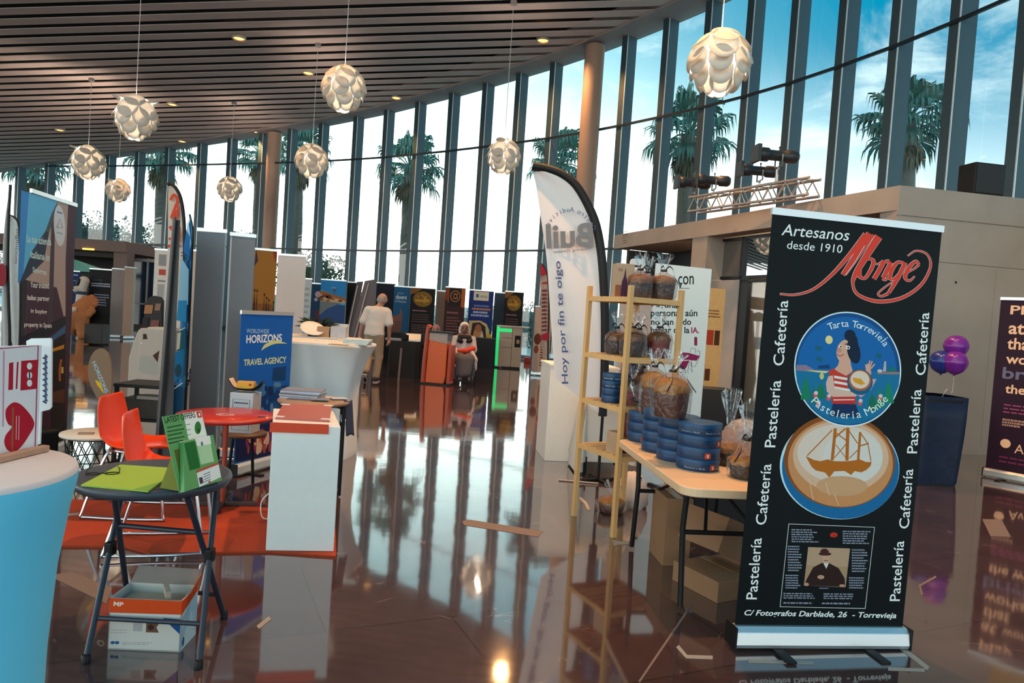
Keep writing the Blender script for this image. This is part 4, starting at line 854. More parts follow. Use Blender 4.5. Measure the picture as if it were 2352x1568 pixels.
# --- blue tins
mtin = mat('cake_tin_blue', (0.0025, 0.034, 0.105), 0.45, 0.0, var=.1, scale=10); mtind = mat('cake_tin_rim', (0.004, 0.06, 0.17), 0.45, 0.0)
TINR = .118
def tin(label, loc, seed, r=TINR, h=.068, group='round blue cake tins', badge=True, word=False):
    rr = random.Random(seed); t = thing('cake_tin', label, 'cake tin', loc, rr.uniform(-.3, .3), group); mb = MB(); mb.lathe([(r * .985, 0), (r, .003), (r, h * .62), (r * .995, h * .64)], 40)
    n = 6
    if word:
        # small white script round the side
        tx_ = 'Pastelería Monge'; 
        for i, ch in enumerate(tx_):
            if ch == ' ': continue
            for rep in (0, 1):
                a = -math.pi / 2 - .55 + i * .062 + rep * 1.25 - .5; v, f, dd = glyphs(ch); sz = .0125
                P = [((r + .0006) * math.cos(a + (x * dd[0] - .3) * sz / r), (r + .0006) * math.sin(a + (x * dd[0] - .3) * sz / r), h * .2 + y * dd[1] * sz) for x, y in v]; mb.add(P, f, 1)
    if badge:
        a0 = -math.pi / 2 + rr.uniform(-.7, .6); w_ = .15
        def g_(u, v): a = a0 + (u - .5) * w_ * 2; return ((r + .0008) * math.cos(a), (r + .0008) * math.sin(a), h * (.12 + .48 * v))
        mb.grid(g_, 4, 1, 2); 
        def g2(u, v): a = a0 + (u - .5) * w_ * .7; return ((r + .0014) * math.cos(a), (r + .0014) * math.sin(a), h * (.22 + .28 * v))
        mb.grid(g2, 3, 1, 1)
    mb.build('body', [mtin, flat('b9cdd6'), flat('c8431c')], t)
    mb = MB(); mb.lathe([(r * 1.02, h * .62), (r * 1.022, h * .93), (r * 1.0, h * .99), (r * .9, h), (.01, h)], 40, cap=(False, True)); mb.build('lid', mtind, t); return t
# --- folding table
TZ = .69
a_ = FL(1408, 996, TZ); b_ = FL(1598, 1134, TZ); c_ = FL(1724, 1130, TZ)
dy = (Vector((a_.x, a_.y)) - Vector((b_.x, b_.y))); dy.normalize(); dx = Vector((dy.y, -dy.x)); TLn = 1.36; TW = .74
cor = Vector((b_.x - .03, 3.46))
t = thing('folding_table', 'beige plastic folding table with black legs, carrying the blue tin stacks', 'table', (cor.x, cor.y, 0), math.atan2(dx.y, dx.x))
def rrect(x0, y0, x1, y1, r, n=6):
    return [(x1 - r + r * math.cos(a), y0 + r + r * math.sin(a)) for a in np.linspace(-math.pi / 2, 0, n)] + [(x1 - r + r * math.cos(a), y1 - r + r * math.sin(a)) for a in np.linspace(0, math.pi / 2, n)] + [(x0 + r + r * math.cos(a), y1 - r + r * math.sin(a)) for a in np.linspace(math.pi / 2, math.pi, n)] + [(x0 + r + r * math.cos(a), y0 + r + r * math.sin(a)) for a in np.linspace(math.pi, 1.5 * math.pi, n)]
mb = MB(); mb.slab(rrect(0, 0, TW, TLn, .09), TZ - .045, TZ); mb.build('tabletop', mat('table_beige', (0.78, 0.53, 0.33), 0.55, var=.06, bump=.15, bscale=200), t, bevel=.006)
for y, s in ((.22, 1), (TLn - .22, -1)):
    for x in (.10, TW - .10):
        mb = MB(); mb.tube([(x, y, TZ - .05), (x, y + s * .03, .42), (x - (0.0), y - s * .02, .02)], .016, 0, 8); mb.build('leg', mblk, t)
    mb = MB(); mb.tube([(.10, y + s * .03, .40), (TW - .10, y + s * .03, .40)], .013); mb.build('crossbar', mblk, t)
    mb = MB(); mb.tube([(TW / 2, y + s * .42, TZ - .06), (TW / 2 - .15, y + s * .02, .40)], .010); mb.tube([(TW / 2, y + s * .42, TZ - .06), (TW / 2 + .15, y + s * .02, .40)], .010); mb.build('brace', mblk, t)
def ontab(px, py): return FL(px, py, TZ)
tin_h = .0655
for si, (px, py, n, lb) in enumerate([(1612, 1083, 4, 'front stack of blue cake tins by the black banner'), (1562, 1062, 4, 'blue stack half hidden left of the front stack'), (1524, 1042, 4, 'blue tin stack under the large bagged cakes'), (1488, 1018, 3, 'rearmost short blue tin stack by the pine shelf')]):
    q = ontab(px, py) + Vector((0, .10, 0))
    for k in range(n): tin('%s blue round cake tin in the %s' % (['lowest', 'second', 'third', 'topmost'][k] if n == 4 else ['lowest', 'middle', 'topmost'][k], lb.replace('blue cake tins', 'tins')), (q.x, q.y, TZ + .0005 + k * tin_h), si * 10 + k, badge=(si in (0, 1) and k in (0, 1, 2)) or (si == 3 and k == 0), word=(si in (0,) and k in (0, 3)), h=tin_h)
TOPZ = TZ + 4 * tin_h + .001
q = FL(1552, 962, TOPZ) + Vector((0, .1, 0)); cake('large brown bagged cake with long dark ribbon on the blue tin stacks', FL(1551, 966, TOPZ) + Vector((0, .14, 0)), .10, .185, 'brown', mhon, 11, hp=.04, rz=.4)
cake('tall brown bagged cake beside the large one on the blue tins', FL(1512, 962, TZ + 3 * tin_h + .001) + Vector((.0, .22, .0)), .078, .23, 'brown', mhon, 12, rz=.1)
cake('red bagged cake standing on the beige table left of the tin stacks', ontab(1462, 1010) + Vector((0, .1, 0)), .085, .17, 'red', None, 13, bagh=.12, hp=.04)
cake('honey topped bagged cake in a black cup on the table by the banner edge', ontab(1716, 1106) + Vector((.02, .10, 0)), .085, .095, 'black', mhon, 14, hp=.09, bagh=.2, ribbon=True)
cake('honey topped bagged cake in a black cup behind the nearer one by the tins', ontab(1690, 1080) + Vector((.0, .17, 0)), .085, .10, 'black', mhon, 15, hp=.09, bagh=.22, ribbon=False)
# blue tins and a dark box on the third shelf
q = on_shelf(1408, .25, z3)
for k in range(4): tin('%s tin of the blue stack on the third shelf behind the left post' % ['lowest', 'second', 'third', 'topmost'][k], (q.x, q.y, z3 + .0005 + k * .0525), 60 + k, r=.072, h=.052, group='tins on the shelf stand', badge=False, word=(k in (2, 3)))
q = on_shelf(1462, .41, z3)
for k in range(5): tin('%s tin of the rear blue stack on the third shelf' % ['lowest', 'second', 'middle', 'fourth', 'topmost'][k], (q.x, q.y, z3 + .0005 + k * .0585), 70 + k, r=.085, h=.058, group='tins on the shelf stand', badge=False)
q = on_shelf(1430, .12, z4)
t = thing('cake_box', 'small printed brown cake box on the lowest shelf, picture of a cake on its side', 'carton', (q.x + .02, q.y, z4 + .0005), ya_)
mb = MB(); mb.box((0, 0, .075), (.16, .14, .15)); A = Art(mb, (-.08, -.07, 0), (1, 0, 0), (0, 0, 1), .16, .15); A.base = 1; A.rect(.01, .01, .15, .10, '5a2418', 2); A.ell((.08, .06), .05, .03, 'b07844', 3); A.rect(.01, .11, .15, .145, 'd9c8b4', 2); mb.build('body', [mcab] + A.mats, t)
# under the table
mcb = mat('cardboard', (0.30, 0.16, 0.085), 0.85, var=.1, scale=5, bump=.1)
def cbox(label, c, d, yaw=0, pitch=0, roll=0, open_=False, group='cardboard boxes under the table'):
    t = thing('cardboard_box', label, 'cardboard box', c, 0, group, rot=(pitch, roll, yaw)); mb = MB(); mb.box((0, 0, d[2] / 2), d); mb.build('carton', mcb, t, bevel=.003)
    mb = MB(); mb.box((0, 0, d[2] + .001), (.05, d[1] * 1.002, .003)); mb.box((0, -d[1] / 2 - .001, d[2] * .8), (.05, .003, d[2] * .4)); mb.build('tape', mat('parcel_tape', (.30, .19, .10), .3), t); return t
q = FL(1560, 1322); cbox('upright brown cardboard box under the table, left of the tilted box', (q.x - .0, q.y + .30, 0), (.17, .28, .42), .1)
q = FL(1640, 1415); cbox('cardboard box lying flat on the floor below the tilted box', (q.x + .18, q.y + .44, 0), (.46, .36, .115), .5)
cbox('tilted cardboard box leaning on the flat box under the table', (q.x + .12, q.y + .42, .20), (.36, .30, .20), .55, 0, .38)
q = FL(1640, 1220); t = thing('black_crate', 'black crate behind the tilted cardboard box under the table', 'crate', (q.x + .1, q.y + .3, .0), .1); mb = MB(); mb.box((0, 0, .2), (.5, .3, .40)); mb.build('crate_body', mblk, t, bevel=.01); mb = MB(); mb.box((0, 0, .41), (.52, .38, .03)); mb.build('rim', mblk, t)
# cake and white bag on the floor at the foot of the shelf
q = FL(1402, 1168); cake('bagged round cake with an orange lid on the floor beside the shelf foot', (q.x - .01, q.y - .10, 0), .10, .09, 'brown', mhon, 16, hp=.03, bagh=.1, ribbon=False)
def sack(name, label, cat, c, rx, ry, h, m, seed, yaw=0):
    r = random.Random(seed); t = thing(name, label, cat, c, yaw); mb = MB(); n = 28; rs = []
    for z, k in ((0, .95), (.12, 1.05), (.45, 1.0), (.75, .8), (.95, .5), (1.02, .2)):
        ph_ = r.uniform(0, 6); rs.append([(rx * k * (1 + .10 * math.sin(5 * a + ph_) + .06 * math.sin(9 * a + 2 * ph_)) * math.cos(a), ry * k * (1 + .10 * math.sin(5 * a + ph_) + .06 * math.sin(9 * a + ph_)) * math.sin(a), h * z + (.02 * r.random() if z > .5 else 0)) for a in [2 * math.pi * j / n for j in range(n)]])
    mb.rings(rs); mb.build('bag_body', m, t); return t
q = FL(1460, 1190); t = sack('paper_bag', 'crumpled white paper bag with dark spots on the floor under the table', 'bag', (q.x + .02, q.y + .36, 0), .12, .13, .26, mat('white_paper_bag', (.6, .54, .5), .8, bump=.6, bscale=12), 3)
mb = MB(); [mb.lathe([(.02, 0), (.03, .006), (.01, .012)], 12, (x, y, .24), 0) for x, y in ((-.05, -.02), (.04, -.05))]; mb.build('dark_spot', mblk, t)
q = FL(1512, 1178); sack('plastic_bag', 'clear crumpled plastic bag on the floor behind the table leg', 'bag', (q.x + .12, q.y + .12, 0), .12, .10, .2, clear('poly_bag', (.9, .95, .95), .12, .1, .25, (.7, .75, .75), .6), 5)
# ================================================================== BEHIND THE SHELF
def icon(A):
    k = '1f2b2d'
    A.tx('çon', 1558 - 1480, 0, 0, 0, k) if False else None
    T = A.text
    T('çon', (1556, 661), (1592, 660), (1556, 634), k, bold=.01); A.smalltext(1558, 660, 1590, 664, 1, '7a8482', .6, 1)
    T('Algunas', (1494, 708), (1563, 713), (1495, 690), k, bold=.02); T('personas aún', (1493, 726), (1600, 735), (1494, 705), k, bold=.02) if False else None
    T('Algunas', (1494, 712), (1558, 717), (1495, 690), k, bold=.02, l=3) if False else None
    T('personas aún', (1493, 731), (1600, 731), (1493.5, 711), k, bold=.02); T('no han oído', (1494, 746), (1586, 746), (1494, 731.5), k, bold=.02); T('hablar de la', (1493, 765), (1582, 765), (1493, 750), k, bold=.02); T('IA.', (1586, 765), (1604, 765), (1586, 751), 'a5325c', bold=.03)
    m = '8e1f55'; g = '3c4648'; c = lambda x, y: (1380 + x * .1339, 790 + y * .1339)
    A.rect(1593, 776, 1600, 793, m, 2); A.ell((1596.5, 777), 3.5, 4, m, 2)
    A.poly([c(*p) for p in ((1345, 200), (1400, 140), (1500, 150), (1640, 190), (1690, 205), (1630, 285), (1500, 270), (1420, 270), (1370, 230))], m, 2); A.poly([c(*p) for p in ((1385, 260), (1480, 180), (1500, 200), (1400, 275))], 'c9d4d2', 3); A.ell(c(1400, 355), 9, 10, m, 2); A.poly([c(*p) for p in ((1400, 290), (1510, 280), (1460, 390), (1380, 400))], m, 2)
    for L in ([(1520, 130), (1540, 65), (1615, 80), (1610, 155)], [(1640, 130), (1660, 105), (1690, 120), (1670, 250), (1600, 390), (1550, 380), (1540, 270)], [(1400, 420), (1400, 470)], [(1340, 480), (1450, 480), (1400, 530), (1340, 480)], [(1350, 575), (1400, 530), (1440, 575)], [(1510, 300), (1475, 480), (1500, 495)], [(1530, 300), (1560, 480), (1520, 420)]): A.line([c(*p) for p in L], 1.0, g, 3)
    T('Con la', (1595, 945), (1622, 948), (1596, 932), k) if False else None
qL = AT(1478, 1000, 6.5); qR = AT(1604, 1000, 6.75)
def flatpanel(name, label, cat, bl, br, h, m, art=None, px=None, z0=0, feet=True, th=.02, group=None):
    bl = Vector(bl); br = Vector(br); c = (bl + br) / 2; w = (Vector((br.x - bl.x, br.y - bl.y))).length; t = thing(name, label, cat, (c.x, c.y, z0), yaw2(bl, br), group); mb = MB(); mb.box((0, 0, h / 2), (w, th, h)); A = Art(mb, (-w / 2, -th / 2, 0), (1, 0, 0), (0, 0, 1), w, h, px); A.base = 1
    if art: art(A)
    mb.build('panel', [m] + A.mats, t)
    if feet:
        for s in (-1, 1): mb = MB(); mb.box((s * w * .35, 0, .01), (.04, .36, .02)); mb.build('foot', mblk, t)
    return t
hp_ = 1.48 + (745 - 611) * 6.6 / FPX
BL = proj_ = None
def px_of(p):
    v = np.array([p[0], p[1], p[2] - EYE]); w_ = v @ _wd; return (1176 + FPX * (v @ _r) / w_, 784 - FPX * (v @ _u) / w_)
def panel_px(bl, br, z0, h):
    return [px_of((bl[0], bl[1], z0 + h)), px_of((br[0], br[1], z0 + h)), px_of((br[0], br[1], z0)), px_of((bl[0], bl[1], z0))]
flatpanel('display_board', 'white display board with black Spanish text and a red robot drawing behind the shelf stand', 'display board', qL, qR, 2.03, mat('board_white', (.72, .78, .76), .5, var=.03), icon, panel_px(qL, qR, 0, 2.03))
qa = AT(1416, 800, 7.6); qb = AT(1492, 800, 7.6)
flatpanel('folding_screen', 'plain grey folding screen behind the left half of the shelf stand', 'screen', qa, qb, 1.86, mat('partition_grey', (.40, .38, .38), .7), lambda A: [A.line([(x, 0), (x, A.h)], .006, c_) for x, c_ in ((A.w * .22, '9aa6a6'), (A.w * .5, '3a3634'), (A.w * .7, 'b0a8b4'))])
# yellow poster and black table further back
qa = AT(1608, 900, 9.6); qb = AT(1648, 900, 9.7); hz_ = AT(1640, 662, 9.65).z
flatpanel('ochre_poster', 'ochre poster with small red pictures standing right behind the white display board', 'poster', qa, qb, hz_, mat('poster_ochre', (.62, .36, .13), .6), lambda A: (A.rect(A.w * .1, A.h * .62, A.w * .5, A.h * .72, 'a83a20', 2), A.rect(A.w * .55, A.h * .62, A.w * .85, A.h * .72, '4a2c18', 2), A.smalltext(.03, A.h * .8, A.w * .8, A.h * .86, 3, '7a4a20', .5, 2), A.rect(A.w * .15, A.h * .38, A.w * .45, A.h * .46, '5a3018', 2)))
q = AT(1626, 900, 9.2); t = thing('black_cloth_table', 'small table under a black cloth between the display board and the glass door', 'table', (q.x - .02, 9.15, 0), 0); mb = MB(); mb.rings([[(x * s, y * s, z) for x, y in rrect(-.3, -.2, .3, .2, .05, 4)] for z, s in ((.0, 1.05), (.3, 1.0), (.70, 1.0), (.71, .98))]); mb.build('cloth', mat('black_cloth', (.012, .014, .018), .9), t)
# white counter and the draped table behind the flag
mlam = mat('white_laminate', (.80, .80, .77), .5, var=.04)
qa = FL(1250, 1058); qb = FL(1345, 1062); e = (Vector((qb.x, qb.y)) - Vector((qa.x, qa.y))).normalized()
t = thing('white_counter', 'plain white counter standing behind the foot of the tall white feather flag', 'counter', (qa.x, qa.y, 0), math.atan2(e.y, e.x)); mb = MB(); mb.box((.36, .3, .49), (.72, .6, .98)); mb.build('carcass', mlam, t, bevel=.004); mb = MB(); mb.box((.36, .3, .99), (.74, .62, .02)); mb.build('worktop', mlam, t)
q = FL(1390, 1085); mclo = mat('white_tablecloth', (.68, .64, .58), .85, var=.05, bump=.1, bscale=30)
t = thing('draped_table', 'table under a white cloth with a hanging corner, behind the left of the shelf stand', 'table', (.97, 7.02, 0), .05)
mb = MB(); n = 64; pr = rrect(-.24, -.22, .24, .22, .03, 16); rs = []
for z, k, a in ((.735, .97, 0), (.73, 1.0, 0), (.6, 1.03, .012), (.35, 1.06, .03), (.12, 1.1, .05)):
    rs.append([(x * k + a * math.sin(i * .9), y * k + a * math.cos(i * 1.1), z - (.10 if (i > 42 and i < 54 and z < .3) else 0)) for i, (x, y) in enumerate(pr)])
mb.rings(rs[::-1], 0, True, True, (False, True)); mb.build('cloth', mclo, t); 
for sx in (-1, 1):
    for sy in (-1, 1): mb = MB(); mb.box((sx * .20, sy * .18, .36), (.03, .03, .72)); mb.build('leg', mblk, t)
# things on the draped table / table behind
q = ontab(1640, 1000); t = sack('clear_bag', 'large clear crumpled bag behind the blue tins, in front of the display board', 'bag', (q.x, min(q.y, 4.55), TZ + .001), .16, .12, .2, clear('poly_bag2', (.9, .92, .92), .1, .1, .35, (.75, .7, .7), .6), 8)
# ================================================================== FEATHER FLAGS
def feather(label, base, h, outline_l, pole_path, face, art=None, px=None, sleeve=.03, group='feather flags', name='feather_flag', sleeve_m=None, yaw=0.0, bm=None):
    """outline_l: trailing edge points (u,v); pole_path: curved pole (u,v); u along the flag plane"""
    t = thing(name, label, 'feather flag', base, yaw, group)
    pole = [Vector((u_, 0, v_)) for u_, v_ in pole_path]
    mb = MB(); vs = []; n = 28
    L = spl(outline_l, 8); P = spl([p for p in pole_path if p[1] >= outline_l[0][1] * .9 - 9], 8)
    def samp(C, s_):
        d = [0]
        for i in range(1, len(C)): d.append(d[-1] + float(np.linalg.norm(np.array(C[i]) - np.array(C[i - 1]))))
        return np.array([np.interp(s_ * d[-1], d, [c[k] for c in C]) for k in (0, 1)])
    def g_(uu, vv_):
        a = samp(L, vv_); b = samp(P, vv_); p = a + (b - a) * uu; return (p[0], .035 * math.sin(uu * 5 + vv_ * 7) * math.sin(math.pi * min(1, uu * 1.0)), p[1])
    mb.grid(g_, 8, 40)
    A = Art(mb, (0, 0, 0), (1, 0, 0), (0, 0, 1), 1, 1, None, eps=-.0012 if False else .0012); A.base = 1
    if art:
        class D: pass
        old = Art.at
        def at2(p, l):
            u_, v_ = A.uv(p); return Vector((u_, -.036 - .0008 * (l + .05 * A.cnt), v_))
        A.at = at2; art(A)
    mb.build('sail', [face] + A.mats, t)
    mb = MB(); Ps = spl(pole_path, 8); mb.tube([(p[0], 0, p[1]) for p in Ps], [sleeve * (.4 if p[1] < outline_l[0][1] * 0 else 1) for p in Ps], 0, 8); mb.build('sleeve', sleeve_m or mblk, t)
    mb = MB(); mb.tube([(pole_path[0][0], 0, 0.02), (pole_path[0][0], 0, pole_path[0][1])], .014); mb.build('pole', mblk, t)
    mb = MB(); [mb.box((pole_path[0][0], 0, .012), (.36, .035, .02), 0, a) for a in (.4, 1.97)]; mb.build('cross_base', bm or mblk, t); return t
Yf = 6.55
def fpx(x, y):
    p = AT(x, y, Yf); return (p.x, p.z)
b0 = fpx(1389, 1105)[0]
rel = lambda L: [(fpx(x, y)[0] - b0, fpx(x, y)[1]) for x, y in L]
def hoy(A):
    A.H = None; b = '4a5c86'; gq = '7d7c7e'
    f = lambda x, y: (fpx(x, y)[0] - b0, fpx(x, y)[1])
    # read from behind, so every word is mirrored
    A.text('Hoy por fin te oigo', f(1309, 880), f(1291, 600), f(1290, 880), b, 2, bold=.01)
    A.text('Buil', f(1362, 568), f(1255, 572), f(1360, 512), gq, 3, bold=.03); A.text('Hearing Center', f(1356, 576), f(1270, 584), f(1356, 568), '5a6078', 2)
    c = f(1306, 565); 
    tx_ = 'Centro Auditivo'
    for i, ch in enumerate(tx_):
        if ch == ' ': continue
        a = math.radians(28 + (150 - 28) * (i + .5) / len(tx_)); rad = .245; p = np.array([c[0] + rad * math.cos(a) * .92, c[1] + rad * math.sin(a) * 1.25]); up = np.array([math.cos(a), math.sin(a)]); rt = np.array([-up[1], up[0]]); v, ff, d = glyphs(ch); sz = .062
        A.text(ch, p - rt * sz * d[0] / 2, p + rt * sz * d[0] / 2, p - rt * sz * d[0] / 2 + up * sz * d[1], b, 2)
feather('tall white feather flag with black curved edge and mirrored blue words by the shelf', (b0, Yf, 0), 2.9, rel([(1274, 868), (1268, 780), (1262, 690), (1256, 600), (1248, 540), (1238, 470), (1230, 420), (1223, 384)]),
        rel([(1384, 955), (1388, 860), (1390, 760), (1388, 680), (1382, 590), (1370, 520), (1350, 470), (1322, 425), (1290, 400), (1258, 388), (1223, 381)]), mat('flag_white_cloth', (.80, .71, .68), .8, var=.06, scale=3), hoy, sleeve=.04)
# ================================================================== BALLOONS, BIN
mbal = [mat('balloon_purple', (.16, .015, .26), .25), mat('balloon_navy', (.015, .03, .20), .25)]
def balloon(label, px, py, Y, r, m, seed):
    P = AT(px, py, Y); t = thing('balloon', label, 'balloon', P, 0, 'balloons by the concrete wall'); mb = MB(); mb.lathe([(max(.002, float(a)), float(b)) for a, b in spl([(.0, -r * 1.06), (r * .3, -r * .96), (r * .72, -r * .65), (r * .97, -r * .12), (r * .98, r * .2), (r * .8, r * .62), (r * .42, r * .92), (.0, r * 1.0)], 5)], 40); mb.build('skin', m, t)
    mb = MB(); mb.lathe([(.003, -r * 1.02), (.016, -r * 1.13)], 10); mb.build('knot', m, t); return t
balloon('upper purple balloon by the concrete wall, touching the lower purple one', 2196, 796, 8.35, .135, mbal[0], 1); balloon('lower purple balloon by the concrete wall', 2194, 833, 8.25, .135, mbal[0], 2); balloon('dark blue balloon partly hidden behind the black banner edge', 2163, 831, 8.36, .135, mbal[1], 3)
P = AT(2194, 833, 8.25); Q_ = FL(2160, 1120); mb = MB(); mb.tube(spl([(Q_.x + .1, Q_.y + .28 - .0, .90), (Q_.x + .14, Q_.y + .26, 1.0), (P.x - .02, P.y - .02, P.z - .35), (P.x, P.y, P.z - .15)], 4), .003); o = mb.build('balloon_string', mat('white_string', (.6, .58, .55), .6)); tag(o, 'thin pale string rising from the black bin to the balloons', 'string')
q = FL(2160, 1120); t = thing('rubbish_bin', 'black bin lined with a dark blue bag, right of the tall black banner', 'bin', (q.x - .02, q.y + .28, 0), .1)
mb = MB(); mb.rings([[(x * s, y * s, z) for x, y in rrect(-.26, -.24, .26, .24, .08, 5)] for z, s in ((0, .88), (.4, .95), (.86, 1.0), (.9, 1.02))]); mb.build('bin_body', mblk, t)
mb = MB(); mb.rings([[((x + .012 * math.sin(i * 1.7)) * s, (y + .012 * math.cos(i * 2.3)) * s, z + (.02 * math.sin(i * 1.3) if z < .7 else 0)) for i, (x, y) in enumerate(rrect(-.26, -.24, .26, .24, .08, 5))] for z, s in ((.02, .93), (.3, .99), (.5, 1.03), (.70, 1.05), (.93, 1.06), (.93, .97))], 0, True, True, (False, False)); mb.build('bin_liner', mat('bin_bag', (.006, .012, .035), .45, var=.5, scale=6, bump=.5, bscale=8, spec=.25), t)
# ================================================================== LEFT STANDS
# tall cocktail table at the left edge
mstr = mat('stretch_white', (.80, .82, .80), .75, var=.03); mstb = mat('stretch_white_blue_lit', (.15, .66, .90), .75, var=.03)  # blue sky light on the white cover put into the skirt colour
t = thing('cocktail_table', 'tall cocktail table with white stretch cover, blue sky light in its skirt colour, left edge', 'table', (-1.265, 1.60, 0)); ZC = 1.05
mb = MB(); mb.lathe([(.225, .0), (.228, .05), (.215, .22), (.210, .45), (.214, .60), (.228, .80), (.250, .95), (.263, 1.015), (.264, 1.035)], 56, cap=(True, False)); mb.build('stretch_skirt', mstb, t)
mb = MB(); mb.lathe([(.264, 1.035), (.262, 1.045), (.256, ZC), (.01, ZC + .0005)], 56, cap=(False, True)); mb.build('top_cover', mat('stretch_white_top', (.60, .58, .59), .8, var=.03), t)
# leaflet holder on it
qa = FL(-40, 1052, ZC); qb = FL(82, 1027, ZC)
t = thing('leaflet_holder', 'white leaflet holder with red heart and red bar print on the left cocktail table', 'leaflet holder', ((qa.x + qb.x) / 2, (qa.y + qb.y) / 2, ZC + .001), yaw2(qa, qb)); w_ = (Vector(qb) - Vector(qa)).length; hh = AT(80, 792, qb.y).z - ZC
mb = MB(); mb.box((0, 0, hh / 2), (w_, .012, hh)); red = 'b01c30'
px4 = [px_of(Vector((qa.x, qa.y, ZC + hh))), px_of(Vector((qb.x, qb.y, ZC + hh))), px_of(qb), px_of(qa)]
A = Art(mb, (-w_ / 2, -.006, 0), (1, 0, 0), (0, 0, 1), w_, hh, px4); A.base = 1
A.line([(-30, 803), (83, 794), (76, 1026), (-30, 1050)], 3, 'a8406a', 2); A.line([(4, 806), (2, 980)], 4, 'c99ab0', 2)
A.poly([(44, 829), (84, 826), (80, 893), (42, 897)], red, 2); [A.ell((63, y), 6, 8, 'dfe8ea', 3) for y in (841, 862, 880)]; A.line([(63, 850), (63, 872)], 3, '2a3a4a', 4)
A.poly([(16, 834), (26, 832), (25, 895), (14, 896)], red, 2); A.poly([(34, 832), (38, 831), (35, 893), (31, 894)], red, 2)
hp2 = [(74, 970), (50, 935), (28, 924), (10, 938), (8, 958), (14, 974), (22, 981), (8, 1000), (5, 1018), (12, 1033), (26, 1038), (42, 1028), (62, 1000)]
A.poly(spl(hp2, 5, True), red, 3); [A.line([(x, 955), (x - 1, 1010)], 2, 'd0a0a8', 4) for x in (33, 39)]; A.line([(25, 935), (23, 1036)], 4, '9a5a3c', 4)
mb.build('front_card', [mat('card_white', (.74, .77, .79), .6, var=.03)] + A.mats, t)
# side leaf standing out behind
mb = MB(); qc = Vector((qb.x, qb.y)); P_ = lambda x, y: Vector(AT(x, y, qb.y + .02))
pts = [P_(60, 783), (P_(72, 777)), P_(115, 776), P_(118, 782), P_(117, 935), P_(112, 941), P_(94, 945), P_(91, 1020), P_(76, 1024)]
mb.prism(pts, (0, .006, 0)); 
o = mb.build('back_card', [mat('card_white', 'ffffff')], t); o.matrix_parent_inverse = t.matrix_world.inverted() if False else Matrix.Identity(4)
inv_ = (Matrix.Translation(t.location) @ Matrix.Rotation(t.rotation_euler.z, 4, 'Z')).inverted(); o.data.transform(inv_)
A = Art(MB(), (qb.x, qb.y + .019, 0), (1, 0, 0), (0, 0, 1), 1, 1); A.base = 0
def pp(x, y): p = AT(x, y, qb.y + .019); return (p.x - qb.x, p.z)
r9 = random.Random(4)
for k in range(9):
    y0 = 815 + k * 12.5; A.line([pp(103, y0), pp(108, y0 + 4), pp(99, y0 + 7), pp(107, y0 + 10)], .006, '2b3f66', 2)
o = A.mb.build('side_print', A.mats, t); o.data.transform(inv_)
mb = MB(); a_ = FL(-40, 1072, ZC); b_ = FL(106, 1036, ZC); mb.bar((a_.x, a_.y, ZC + .009), (b_.x, b_.y, ZC + .009), .022, .016); o = mb.build('wooden_base', mat('wood_tan', (.42, .25, .16), .5, var=.2, scale=30), t, bevel=.003); o.data.transform(inv_)
# dark chair behind it
# ---- folding bistro table
TB = .70; cx, cy, rr_ = -1.487, 3.03, .31
t = thing('bistro_table', 'dark grey round folding bistro table with the lime folder, front left', 'table', (cx, cy, 0)); mgt = mat('slate_plastic', (.045, .055, .075), .45, var=.15, bump=.1, bscale=150); mlg = mat('leg_blue_black', (.018, .026, .045), .4)
mb = MB(); mb.lathe([(rr_ - .05, TB - .045), (rr_ - .012, TB - .04), (rr_, TB - .018), (rr_ - .004, TB - .003), (rr_ - .02, TB), (.005, TB)], 56, cap=(True, True)); mb.build('tabletop', mgt, t)
f1, f2 = FL(197, 1523), FL(456, 1535); g1, g2 = FL(296, 1400), FL(514, 1420)
loc = lambda p: Vector((p.x - cx, p.y - cy, p.z))
for f, top in ((f1, AT(288, 1160, 3.22)), (f2, AT(497, 1143, 3.2)), (g1, AT(260, 1160, 2.86)), (g2, AT(431, 1160, 2.84))):
    mb = MB(); a = loc(f) + Vector((0, 0, .012)); b = loc(top); b.z = TB - .04; mb.tube([a, b], .0125, 0, 10); o = mb.build('leg', mlg, t)
    mb = MB(); mb.lathe([(.017, 0), (.018, .03), (.014, .035)], 10, (a.x, a.y, 0)); mb.build('foot_cap', mblk, o)
mb = MB(); lerp = lambda a, b, k: a + (b - a) * k
T1, T2 = loc(AT(288, 1160, 3.22)), loc(AT(497, 1143, 3.2)); T1.z = T2.z = TB - .04; S1, S2 = loc(AT(260, 1160, 2.86)), loc(AT(431, 1160, 2.84)); S1.z = S2.z = TB - .04
mb.tube([lerp(loc(f1), T1, .21), lerp(loc(f2), T2, .21)], .010); mb.build('crossbar', mlg, t)
mb = MB(); mb.tube([lerp(loc(g1), S1, .22), lerp(loc(g2), S2, .22)], .010); mb.build('crossbar', mlg, t)
mb = MB(); mb.tube([lerp(loc(g1), S1, .74), lerp(loc(g2), S2, .74)], .011); mb.build('crossbar', mlg, t)
for p, q in ((f1, T1), (f2, T2)):
    mb = MB(); m_ = lerp(loc(p), q, .56); mb.box(m_, (.035, .05, .06)); mb.build('hinge', mblk, t, bevel=.008)
